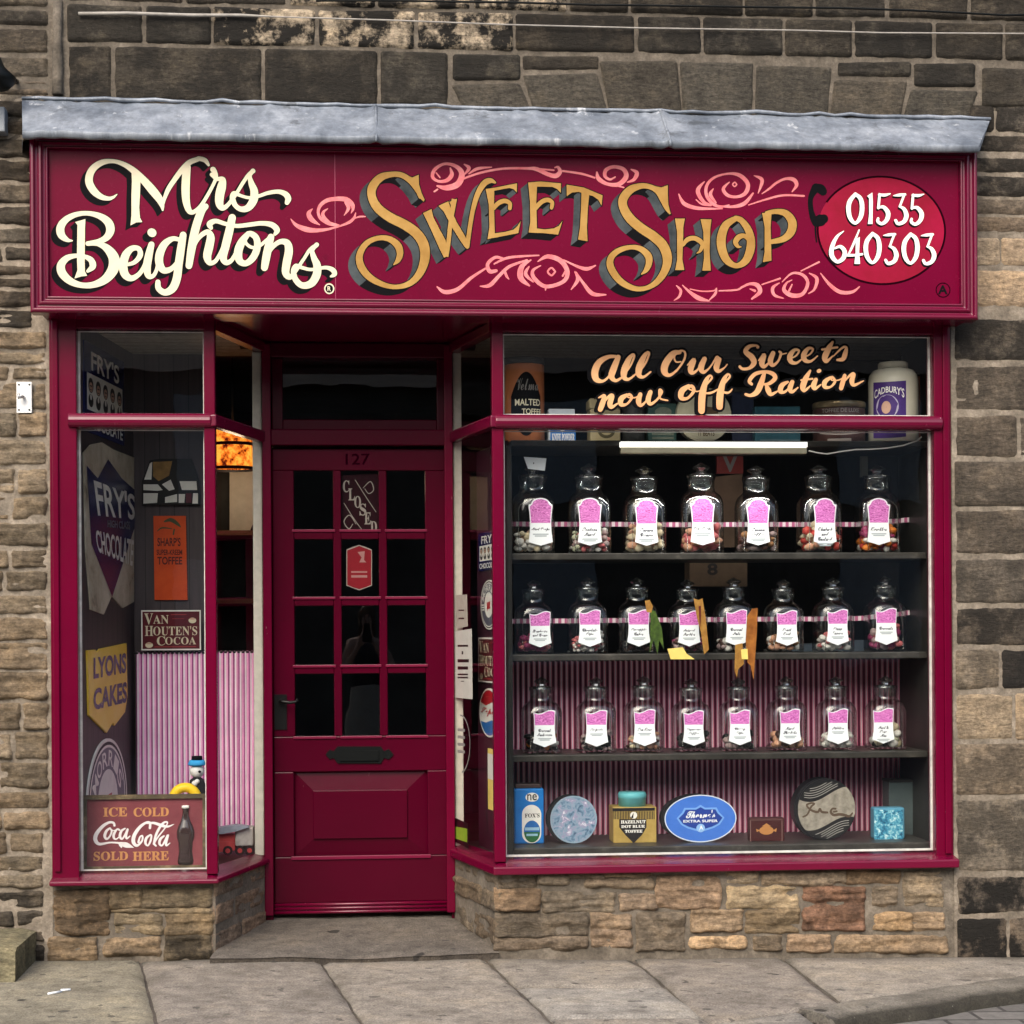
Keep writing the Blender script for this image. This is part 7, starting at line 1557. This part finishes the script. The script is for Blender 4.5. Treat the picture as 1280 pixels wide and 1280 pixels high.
mb.flat(f_, [hit(*p, f_) for p in ((774, 1024), (808, 1024), (808, 1034), (802, 1044), (792, 1054), (782, 1044), (774, 1034))][::-1], 0.0014, 0); mb.build('black_print', [INK], o)
mb = MB(); 
for txt, x0, y0, x1, y1 in (('HAZELNUT', 776, 1025, 807, 1029.5), ('DOT BLUE', 776.5, 1031, 806, 1035), ('TOFFEE', 781, 1037, 803, 1041)): put_text(mb, f_, serif(txt), *hit(x0, y1, f_), *hit(x1, y0, f_), 0.002, 0, 0.02)
a = hit(792, 1019, f_); mb.disc(f_, a[0], a[1], 0.014, 0.014, 0.0018, None, 0, 20); mb.flat(f_, [hit(788.5, 1022, f_), hit(792, 1015.5, f_), hit(791.5, 1023, f_)], 0.0021, 1); mb.build('lettering', [ENW, INK], o)
# Thorne's oval
TB = mat_mottle('cornflower_litho', [(0.3, (0.045, 0.145, 0.52)), (0.7, (0.065, 0.19, 0.62))], 8, 0.3)
o, f_, ca, cb, ra, rb = round_tin('oval_tin', "large oval blue Thorne's toffee tin in the middle of the bottom shelf", 875.5, 1023, 92, 60, 0.24, TB, SIDE, 0, 0.06)
mb = MB(); mb.ring(f_, ca, cb, ra * .985, rb * .98, 0.004, 0.0036, 0, 60); mb.build('rim', [plain('white_rim', (0.6, 0.66, 0.74), 0.3, 0)], o)
mb = MB(); q = [(-.62, .02), (-.48, .22), (-.42, .38), (-.12, .38), (0, .48), (.12, .38), (.42, .38), (.48, .22), (.62, .02), (.50, -.22), (.34, -.34), (.10, -.44), (-.10, -.44), (-.34, -.34), (-.50, -.22)]
mb.flat(f_, [(ca + ra * x * 1.07, cb + rb * y * 1.2) for x, y in q][::-1], 0.0036, 0); mb.flat(f_, [(ca + ra * x * .98, cb + rb * y) for x, y in q][::-1], 0.0041, 1); mb.build('cartouche', [plain('pale_cornflower_print', (0.16, 0.34, 0.72), 0.35, 0), plain('deep_blue_print', (0.018, 0.05, 0.28), 0.35, 0)], o)
mb = MB(); put_text(mb, f_, script("Thorne's"), ca - ra * .40, cb + rb * .02, ca + ra * .42, cb + rb * .36, 0.0048, 0, 0.02, None, 0.1); put_text(mb, f_, 'EXTRA SUPER', ca - ra * .48, cb - rb * .16, ca + ra * .48, cb - rb * .05, 0.0048, 0, 0.03); mb.disc(f_, ca, cb - rb * .40, ra * .12, rb * .18, 0.0046, None, 1, 20); mb.flat(f_, [(ca - ra * .05, cb - rb * .54), (ca + ra * .01, cb - rb * .26), (ca + ra * .08, cb - rb * .50), (ca + ra * .01, cb - rb * .40)], 0.005, 0); mb.build('lettering', [plain('white_litho', (0.75, 0.78, 0.8), 0.35, 0), plain('light_blue_litho', (0.25, 0.45, 0.75), 0.35, 0)], o)
# small dark box with gold teapot
Y = 0.23; o = T('small dark brown box with a gold emblem on the bottom shelf', 'box', 'toffee_box', 957, Y, zd); f_ = Fr((0, Y, 0)); mb = MB(); mb.box(PX(936, Y), PX(979, Y), Y, Y + 0.05, zd, PZ(1022.5, Y, 957)); mb.build('body', [plain('oxblood_box', (0.050, 0.012, 0.012), 0.35, 0.2)], o, 0.003)
mb = MB(); a = hit(958, 1038, f_)
for r_ in ((937.5, 1025.5, 978, 1024.3), (937.5, 1053, 938.5, 1025.5), (977, 1053, 978, 1025.5)): p, q = hit(r_[0], r_[1], f_), hit(r_[2], r_[3], f_); mb.rect(f_, p[0], p[1], q[0], q[1], 0.001, None, 1)
mb.disc(f_, a[0], a[1], 0.029, 0.017, 0.001, None, 0, 28); mb.flat(f_, [hit(952, 1033, f_), hit(958, 1029, f_), hit(964, 1033, f_)], 0.0012, 0); mb.flat(f_, [hit(945, 1036, f_), hit(950, 1038, f_), hit(946, 1040, f_)], 0.0012, 0); mb.flat(f_, [hit(971, 1035, f_), hit(966, 1038, f_), hit(970, 1040, f_)], 0.0012, 0); mb.build('gold_emblem', [plain('dull_gold_print', (0.42, 0.19, 0.06), 0.35, 0.1), plain('dim_brown_line', (0.16, 0.09, 0.08), 0.4, 0)], o)
# big black and grey round tin
o, f_, ca, cb, ra, rb = round_tin('biscuit_tin', 'big round black and stone grey tin with wavy lines and handwriting', 1033, 1014, 76, 79, 0.24, plain('black_litho', (0.013, 0.013, 0.014), 0.35, 0.1), SIDE, 0, 0.07)
mb = MB(); n = 40; vs = []
for i in range(n + 1):
    x = -.97 + 1.94 * i / n; lim = math.sqrt(max(0, .96 - x * x)); top = .48 + .24 * math.sin(x * 2.4 - .2) ; bot = -.46 + .22 * math.sin(x * 2.4 - .2)
    vs += [(x, min(lim, top)), (x, max(-lim, bot))]
mb.add([f_.p(ca + ra * x, cb + rb * y, 0.0036) for x, y in vs], [(2 * i, 2 * i + 1, 2 * i + 3, 2 * i + 2) for i in range(n)], 0); mb.build('stone_band', [mat_mottle('stone_grey_litho', [(0.35, (0.17, 0.155, 0.125)), (0.65, (0.34, 0.31, 0.255))], 26, 0.4)], o)
br = Brush(f_)
for k in range(5):
    for s_, o_ in ((1, .60), (-1, -.60)):
        L = []
        for i in range(9):
            x = -.75 + 1.5 * i / 8; y = o_ + s_ * .075 * k + .23 * math.sin(x * 2.4 - .2)
            if x * x + y * y < .90: L.append((ca + ra * x, cb + rb * y, 0.0022))
        if len(L) > 2: br.stroke(catmull(L, 5))
mb = MB(); br.lay(mb, 0.0036, 0, None); mb.build('line_pattern', [plain('silver_line', (0.36, 0.35, 0.32), 0.35, 0)], o)
br = Brush(f_); hp = lambda L: catmull([hit(980 + x / 6.4, 960 + y / 6.4, f_) + (w * .00080,) for x, y, w in L], 6)
for L in ([(150, 390, 8), (185, 370, 9), (215, 310, 10), (240, 285, 9), (215, 280, 9), (180, 295, 9), (200, 325, 10), (235, 345, 12), (270, 350, 12), (285, 325, 10), (300, 350, 12), (345, 355, 10)], [(410, 325, 10), (385, 325, 9), (372, 350, 12), (395, 375, 14), (440, 370, 14), (480, 375, 14), (520, 385, 12), (545, 360, 8)], [(395, 350, 9), (420, 345, 9)]): br.stroke(hp(L))
mb = MB(); br.lay(mb, 0.0042, 0, None); mb.build('script_lettering', [plain('umber_script', (0.09, 0.06, 0.04), 0.4, 0)], o)
# small blue tin and tall grey canister
Y = 0.24; o = T('small mottled turquoise tin on the bottom shelf before the grey canister', 'tin', 'turquoise_tin', 1110, Y, zd); mb = MB(); mb.box(PX(1091, Y), PX(1129.5, Y), Y, Y + 0.06, zd, PZ(1009.5, Y, 1110)); mb.build('body', [plain('turquoise_side', (0.08, 0.25, 0.36), 0.35, 0.1)], o, 0.008, 3)
f_ = Fr((0, Y, 0)); mb = MB(); a, c = hit(1093, 1052, f_), hit(1128, 1012, f_); mb.rect(f_, a[0], a[1], c[0], c[1], 0.0, 0.002); mb.build('picture', [mat_mottle('turquoise_scene', [(0.36, (0.01, 0.07, 0.14)), (0.46, (0.04, 0.22, 0.36)), (0.54, (0.12, 0.40, 0.52)), (0.64, (0.62, 0.80, 0.80))], 48, 0.35, (3, 1, 2), 10, 0.8)], o, 0.001)
Y = 0.38; o = T('tall dim grey green canister in the right corner of the bottom shelf', 'tin', 'grey_canister', 1128, Y, zd); mb = MB(); mb.box(PX(1110, Y), PX(1144, Y), Y, Y + 0.1, zd, PZ(978, Y, 1128)); mb.build('body', [mat_mottle('slate_green_tin', [(0.3, (0.05, 0.07, 0.075)), (0.7, (0.10, 0.13, 0.13))], 5, 0.3)], o, 0.004, 2); mb = MB(); mb.box(PX(1109.5, Y), PX(1144.5, Y), Y - .002, Y + 0.102, PZ(978, Y, 1128), PZ(974.5, Y, 1128)); mb.build('lid', [DARKW], o, 0.003, 2)

# ------------------------------------------------------------------ signs on the splayed side panel and notices on the right splayed glass
p, q = hit(600, 714, SP), hit(624, 662, SP); frys_sign(SP, p[0], p[1], q[0] + 0.02, q[1], "small Fry's Chocolate sign, topmost in the column beside the door's right jamb")
a = hit(613, 756, SP); morris_sign(SP, a[0], a[1], (hit(624, 756, SP)[0] - hit(602.5, 756, SP)[0]) / 2, hit(613, 725, SP)[1] - a[1], 'small oval Morris sign second in the column behind the right splayed pane')
p, q = hit(600, 852, SP), hit(630, 797, SP); vanhouten_sign(SP, p[0], p[1], q[0], q[1], "small Van Houten's Cocoa sign third in the column behind the right splayed pane")
a = hit(613, 891, SP); ra, rb = (hit(625, 891, SP)[0] - hit(600.5, 891, SP)[0]) / 2, hit(613, 860.5, SP)[1] - a[1]
o = empty('cola_sign', SP.p(a[0], a[1] - rb), 'oval red, white and blue Pepsi bottle cap sign behind the right splayed pane', 'sign')
mb = MB(); mb.disc(SP, a[0], a[1], ra, rb, 0.0, 0.006, 1, 48)
top = [(a[0] + ra * .93 * math.cos(t), a[1] + rb * .93 * math.sin(t)) for t in [math.radians(25 + 130 * k / 20) for k in range(21)]] + [(a[0] - ra * .3, a[1] + rb * .28), (a[0] + ra * .3, a[1] + rb * .45)]
bot = [(a[0] + ra * .93 * math.cos(t), a[1] + rb * .93 * math.sin(t)) for t in [math.radians(205 + 130 * k / 20) for k in range(21)]] + [(a[0] + ra * .3, a[1] - rb * .28), (a[0] - ra * .3, a[1] - rb * .42)]
mb.flat(SP, top, 0.0066, 0); mb.flat(SP, bot, 0.0066, 2); mb.build('plate', [REDE, ENW, BLUE], o)
mb = MB(); put_text(mb, SP, script('Pepsi'), a[0] - ra * .75, a[1] - rb * .16, a[0] + ra * .75, a[1] + rb * .20, 0.0075, 0, 0.02, None, 0.1); mb.build('lettering', [REDE], o)
p, q = hit(611, 1011, SP), hit(630, 940, SP); o = empty('paper_sign', SP.p(p[0], p[1]), 'narrow yellow and white card low behind the right splayed pane', 'card'); mb = MB(); mb.rect(SP, p[0], p[1], q[0], q[1], 0.0, 0.003, 0); mb.rect(SP, p[0], (p[1] + q[1]) / 2, q[0], q[1] - .02, 0.0034, None, 1); mb.build('card', [NOTE, ENW], o)
GS_ = Fr((xd1 + 0.006, 0.56, 0), (xd0 - xd1, -0.50, 0))       # inner side of the right splayed pane
def pane_card(name, label, q, m, lines=(), ink=INK):
    o = empty(name, GS_.p(*hit(*q[3], GS_)), label, 'notice'); mb = MB(); mb.prism(GS_, [hit(x, y, GS_) for x, y in q][::-1], -0.006, -0.004); mb.build('paper', [m], o)
    if lines:
        mb = MB()
        for l in lines: mb.flat(GS_, [hit(l[0], l[1], GS_), hit(l[2], l[1], GS_), hit(l[2], l[3], GS_), hit(l[0], l[3], GS_)], -0.0036, 0)
        mb.build('print', [ink], o)
PAP = plain('notice_paper', (0.62, 0.60, 0.56), 0.7, 0.06); PAP2 = plain('grey_notice_paper', (0.46, 0.42, 0.37), 0.7, 0.1)
pane_card('paper_notice', 'upper greyish paper notice stuck to the right splayed pane', ((568.5, 744), (582, 743), (583, 783), (569, 786)), PAP2, [(572, 762, 579, 763.5), (572, 772, 579, 774)])
pane_card('paper_notice', 'lower white paper notice with lines of print on the right splayed pane', ((568, 789), (588, 786), (589, 874), (568, 872)), PAP, [(571, 806, 584, 808.5), (576, 814, 578, 818), (571, 824, 585, 828), (571, 833, 584, 837), (571, 842, 584, 844), (571, 846, 584, 848), (575, 851, 579, 852)])
pane_card('green_sticker', 'lime green and black sticker low on the right splayed pane', ((567, 1022), (584, 1030), (584, 1060), (567, 1052)), IRON); 
f_ = GS_; mb = MB(); mb.flat(GS_, [hit(x, y, GS_) for x, y in ((567.5, 1033), (583, 1036), (583, 1053), (567.5, 1048))][::-1], -0.0034, 0); st_ = mb.build('lime_panel', [plain('lime_print', (0.25, 0.40, 0.03), 0.5, 0.1)], [o for o in bpy.data.objects if o.name == 'green_sticker'][0])
br = Brush(GS_); L = [(576 + 12 * math.cos(t), 930 - 36 * math.sin(t)) for t in [math.radians(-80 + 170 * k / 14) for k in range(15)]]; br.stroke([hit(x, y, GS_) + (0.006,) for x, y in L])
for y in (912, 921, 930, 939): br.stroke(catmull([hit(573, y, GS_) + (0.012,), hit(581, y + 1, GS_) + (0.012,)]))
mb = MB(); br.lay(mb, 0.002, 0, None); tag(mb.build('window_transfer', [plain('faded_grey_transfer', (0.22, 0.21, 0.20), 0.6, 0.1)]), 'faded grey oval transfer on the right splayed pane below the notices', 'transfer')

# ------------------------------------------------------------------ cards behind the door glass
DG = Fr((0, YD + 0.032, 0)); H = lambda L: [hit(x, y, DG) for x, y in L]
o = empty('closed_sign', DG.p(*hit(451, 663, DG)), 'dark Closed card with diagonal lettering behind the top middle door pane', 'sign')
mb = MB(); mb.prism(DG, H([(427, 594), (473, 592), (473, 664), (427, 664)])[::-1], -0.003, 0.0); mb.build('card', [plain('maroon_card', (0.020, 0.004, 0.007), 0.6, 0.15, spec=0.05)], o)
mb = MB(); SIL = plain('dull_silver_print', (0.30, 0.26, 0.23), 0.4, 0.1)
for ch, x, y in zip('CLOSED', (432.5, 439.5, 447, 453.5, 459.5, 467), (608, 618, 627.5, 637, 648, 659)): put_text(mb, DG, serif(ch), *hit(x - 4, y + 7.5, DG), *hit(x + 4.2, y - 7.5, DG), 0.0012, 0, 0.01)
br = Brush(DG); hq = lambda L: catmull([hit(x, y, DG) + (w * .0033,) for x, y, w in L], 6)
for L in ([(444, 600, .8), (458, 622, 1), (470, 640, .8)], [(454, 610, .8), (463, 602, 1.2), (467, 612, 1.2), (461, 617, 1), (456, 611, .8)], [(430, 629, .8), (442, 648, 1), (453, 663, .8)], [(445, 655, .8), (437, 644, 1.2), (430, 652, 1.3), (436, 661, 1.1), (441, 655, .8)]): br.stroke(hq(L))
br.lay(mb, 0.0016, 0, None); mb.build('lettering', [SIL], o)
o = empty('red_notice', DG.p(*hit(449, 738, DG)), 'red shaped card hanging behind the second middle door pane', 'notice')
mb = MB(); mb.prism(DG, H([(433, 687), (440, 684), (449, 681), (458, 684), (465, 687), (465, 732), (457, 735), (449, 738), (441, 735), (433, 732)])[::-1], -0.003, 0.0, 0); mb.prism(DG, H([(434, 688), (441, 685.5), (449, 682.5), (457, 685.5), (464, 688), (464, 731), (457, 734), (449, 736.5), (441, 734), (434, 731)])[::-1], 0.0004, 0.0008, 1)
for l in ((439, 714, 459, 716), (439, 719, 459, 722)): mb.flat(DG, H([(l[0], l[1]), (l[2], l[1]), (l[2], l[3]), (l[0], l[3])]), 0.0012, 2)
mb.flat(DG, H([(447, 690), (456, 689), (455, 700), (458, 703), (449, 703), (452, 697)]), 0.0012, 2); mb.build('card', [SIL, plain('post_red_card', (0.20, 0.003, 0.010), 0.4, 0.05), plain('dull_rose_print', (0.34, 0.16, 0.15), 0.5, 0)], o)

# ------------------------------------------------------------------ dim things deep in the shop, seen over the upper shelves
def dim_board(name, label, cat, q, Y, m, thick=0.03, txt=None):
    f_ = Fr((0, Y, 0)); o = empty(name, f_.p(*hit(*q[3], f_)), label, cat); mb = MB(); mb.prism(f_, [hit(x, y, f_) for x, y in q][::-1], -thick, 0.0); mb.build('panel', [m], o)
    if txt: mb = MB(); put_text(mb, f_, txt[0], *hit(txt[1], txt[4], f_), *hit(txt[3], txt[2], f_), 0.002, 0, txt[5]); mb.build('lettering', [txt[6]], o)
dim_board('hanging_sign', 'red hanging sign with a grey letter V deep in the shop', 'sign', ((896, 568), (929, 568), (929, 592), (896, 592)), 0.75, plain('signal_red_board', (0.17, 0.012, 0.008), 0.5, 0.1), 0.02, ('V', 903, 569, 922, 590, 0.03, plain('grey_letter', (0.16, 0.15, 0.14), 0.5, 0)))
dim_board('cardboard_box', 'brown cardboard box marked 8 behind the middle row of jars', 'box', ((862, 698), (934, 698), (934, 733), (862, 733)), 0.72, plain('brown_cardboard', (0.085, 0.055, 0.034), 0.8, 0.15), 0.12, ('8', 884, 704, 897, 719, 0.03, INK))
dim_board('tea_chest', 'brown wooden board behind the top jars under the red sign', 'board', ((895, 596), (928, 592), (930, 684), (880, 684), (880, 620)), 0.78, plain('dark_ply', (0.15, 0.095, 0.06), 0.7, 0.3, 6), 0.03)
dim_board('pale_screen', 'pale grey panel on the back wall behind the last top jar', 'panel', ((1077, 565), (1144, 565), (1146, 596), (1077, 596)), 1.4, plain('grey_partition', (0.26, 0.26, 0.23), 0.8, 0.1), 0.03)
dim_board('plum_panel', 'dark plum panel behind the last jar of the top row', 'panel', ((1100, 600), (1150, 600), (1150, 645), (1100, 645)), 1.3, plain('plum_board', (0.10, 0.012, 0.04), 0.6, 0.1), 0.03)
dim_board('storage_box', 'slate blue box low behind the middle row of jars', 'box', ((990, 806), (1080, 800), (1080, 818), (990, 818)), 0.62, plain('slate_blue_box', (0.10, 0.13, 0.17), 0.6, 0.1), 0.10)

# ------------------------------------------------------------------ fixings on the outside walls
def wall_cable(label, pts, r, m):
    P = [(lambda a: (a[0], -0.018, a[1]))(at(x, y, -0.018)) for x, y in pts]; mb = MB(); mb.tube(P, r, 0, 8); tag(mb.build('wall_cable', [m]), label, 'cable')
wall_cable('black cable sagging along the very top of the stone wall', [(395, 1), (480, 0.5), (560, 2), (640, 3), (740, 6), (830, 7), (950, 9), (1050, 10), (1140, 13), (1200, 16), (1255, 19), (1330, 18)], 0.0042, IRON)
wall_cable('pale grey cable running along the upper stone course', [(98, 17), (160, 16.5), (240, 19), (300, 19), (345, 21), (480, 25), (560, 28), (640, 31), (800, 35), (900, 36.5), (1000, 38), (1100, 41), (1280, 42), (1330, 43)], [0.0065, 0.0065, 0.0065, 0.0062] + [0.003] * 10, plain('weathered_grey_pvc', (0.30, 0.28, 0.25), 0.7, 0.25))
mb = MB()
for x, y in ((822, 4), (1000, 36), (996, 39)): p = at(x, y, -0.02); mb.box(p[0] - .006, p[0] + .006, -0.028, 0.0, p[1] - .008, p[1] + .008)
PLF = Fr((0, -0.012, 0)); o = empty('switch_plate', PLF.p(*hit(29, 516, PLF)), 'white rectangular plate with a hook screwed to the left house wall', 'plate')
p, q = hit(21, 516, PLF), hit(39.5, 477.5, PLF); mb = MB(); mb.rect(PLF, p[0], p[1], q[0], q[1], -0.012, 0.004); mb.build('plate', [plain('white_plate', (0.74, 0.74, 0.72), 0.35, 0.05)], o, 0.002)
mb = MB(); a = hit(30, 497, PLF); mb.tube([PLF.p(a[0], a[1], 0.004), PLF.p(a[0], a[1], 0.028), PLF.p(a[0] - .012, a[1] - .006, 0.036), PLF.p(a[0] - .013, a[1] + .01, 0.034)], 0.006, 0, 10); mb.build('hook', [plain('dull_steel', (0.45, 0.45, 0.44), 0.35, 0.1, metal=0.7)], o)
mb = MB()
for x in (24, 37):
    for y in (481, 512.5): a = hit(x, y, PLF); mb.disc(PLF, a[0], a[1], 0.0035, 0.0035, 0.004, 0.006, 0, 12)
mb.build('screw', [IRON], o)
# dark lamp bracket cut by the left edge
o = empty('wall_lamp', (PX(-12, -0.15, 100), -0.1, PZ(165, -0.15, 0)), 'dark wall lantern and grey box cut off by the left picture edge', 'lantern')
mb = MB(); cx = PX(-6, -0.15, 100); mb.lathe([(.02, PZ(72, -.15, 0)), (.035, PZ(84, -.15, 0)), (.075, PZ(97, -.15, 0)), (.07, PZ(103, -.15, 0)), (.05, PZ(110, -.15, 0))], (cx, -0.15, 0), 0, 24); mb.tube([(cx, -0.15, PZ(100, -.15, 0)), (PX(18, -.06, 99), -0.05, PZ(99, -.06, 0)), (PX(20, 0, 99), 0.02, PZ(99, -.0, 0))], 0.008); mb.build('lantern', [IRON], o)
mb = MB(); mb.box(PX(-25, -.05, 150), PX(6.5, -.05, 150), -0.06, 0.01, PZ(165, -.05, 0), PZ(134, -.05, 0)); mb.build('junction_box', [plain('grey_box', (0.22, 0.24, 0.26), 0.5, 0.15)], o, 0.004)
# litter
for lab, pts in (('white cigarette end lying on the left flagstone', ((60, 1244.5), (77, 1241.5))), ('second shorter white cigarette end on the left flagstone', ((76, 1240), (88, 1239)))):
    a, c = ground(*pts[0]), ground(*pts[1]); mb = MB(); mb.tube([(a.x, a.y, a.z + .006), (c.x, c.y, c.z + .006)], 0.004, 0, 10); tag(mb.build('cigarette_end', [LWHITE]), lab, 'cigarette end')
# ------------------------------------------------------------------ the photographer: only a faint image in the door glass
def skin_body(name, mats, parent, verts, edges, root, subs=2):
    me = bpy.data.meshes.new(name); me.from_pydata([v[:3] for v in verts], edges, [])
    for m in mats: me.materials.append(m)
    o = bpy.data.objects.new(name, me); COL.objects.link(o); o.parent = parent
    md = o.modifiers.new('skin', 'SKIN'); md.use_smooth_shade = True
    for i, v in enumerate(verts): me.skin_vertices[0].data[i].radius = (v[3], v[4] if len(v) > 4 else v[3])
    me.skin_vertices[0].data[root].use_root = True
    ms = o.modifiers.new('sub', 'SUBSURF'); ms.levels = subs; ms.render_levels = subs
    return o
PFL = GZ(0) - 0.05
per = empty('person', (0.02, -7.42, PFL), 'person in dark top and long pale skirt raising a phone, mirrored in the door', 'person')
V = [(0, 0, .82, .115, .09), (0, .01, .95, .10, .08), (0, .01, 1.10, .125, .085), (0, .01, 1.21, .10, .07), (0, .015, 1.27, .045), (0, .03, 1.33, .055), (0, .035, 1.42, .078, .09), (0, .03, 1.49, .055, .065)]
E = [(i, i + 1) for i in range(7)]
def add(p, *chain):
    for c in chain: V.append(c); E.append((p, len(V) - 1)); p = len(V) - 1
    return p
for s in (-1, 1):
    e = add(3, (s * .14, .01, 1.19, .05), (s * .22, .06, 1.02, .04), (s * .20, .12, .97, .036), (s * .12, .21, 1.12, .028), (s * .075, .25, 1.20, .022), (s * .065, .265, 1.235, .022, .014))
    for k in range(4): add(e, (s * (.05 - .004 * k), .285, 1.225 + .017 * k, .0085), (s * (.025 - .004 * k), .295 - .002 * k, 1.23 + .017 * k, .0075))
    add(e, (s * .05, .262, 1.215, .010), (s * .035, .262, 1.20, .008))
    add(0, (s * .075, 0, .72, .078), (s * .08, .01, .43, .055), (s * .08, -.01, .12, .036), (s * .08, .0, .05, .036), (s * .085, .10, .03, .034, .024))
SKN = plain('light_skin', (0.46, 0.28, 0.21), 0.5, 0.08)
skin_body('body', [SKN], per, V, E, 0)
mb = MB(); mb.lathe([(.13, .80), (.125, .95), (.148, 1.08), (.14, 1.16), (.11, 1.205), (.06, 1.225)], (0, .01, 0), 0, 32, ysc=.74); mb.build('top', [plain('charcoal_cotton', (0.03, 0.03, 0.035), 0.9, 0.2)], None).parent = per
mb = MB(); mb.lathe([(.125, .86), (.16, .74), (.19, .5), (.23, .14)], (0, .005, 0), 0, 40, ysc=.8, cap=False); mb.build('skirt', [plain('sand_linen', (0.42, 0.37, 0.30), 0.9, 0.15)], None).parent = per
mb = MB(); mb.ball((0, .005, 1.445), .098, 0, 3, (.92, 1.0, 1.0)); mb.lathe([(.075, 1.25), (.088, 1.33), (.085, 1.42)], (0, -.045, 0), 0, 24, ysc=.6); mb.build('hair', [plain('brown_hair', (0.08, 0.045, 0.025), 0.7, 0.3)], None).parent = per
mb = MB()
for s in (-1, 1): mb.ball((s * .032, .112, 1.425), .010, 0, 2)
mb.ball((0, .128, 1.395), .014, 1, 2, (.8, 1, 1.3)); mb.ball((0, .115, 1.36), .018, 2, 2, (1.2, .5, .35)); mb.build('face', [INK, SKN, plain('lip', (0.35, 0.10, 0.09), 0.5, 0)], None).parent = per
ph = empty('phone', (0.02, -7.42 + .30, PFL + 1.215), 'black phone held up by the mirrored person', 'phone')
mb = MB(); mb.box(-.037, .037, -.004, .004, 0, .148); mb.build('case', [IRON], None, 0.004).parent = ph
mb = MB(); mb.rect(Fr((0, -.0045, .006)), -.033, 0, .033, .136, 0); mb.build('screen', [plain('dark_screen', (0.02, 0.02, 0.025), 0.1, 0)], None).parent = ph
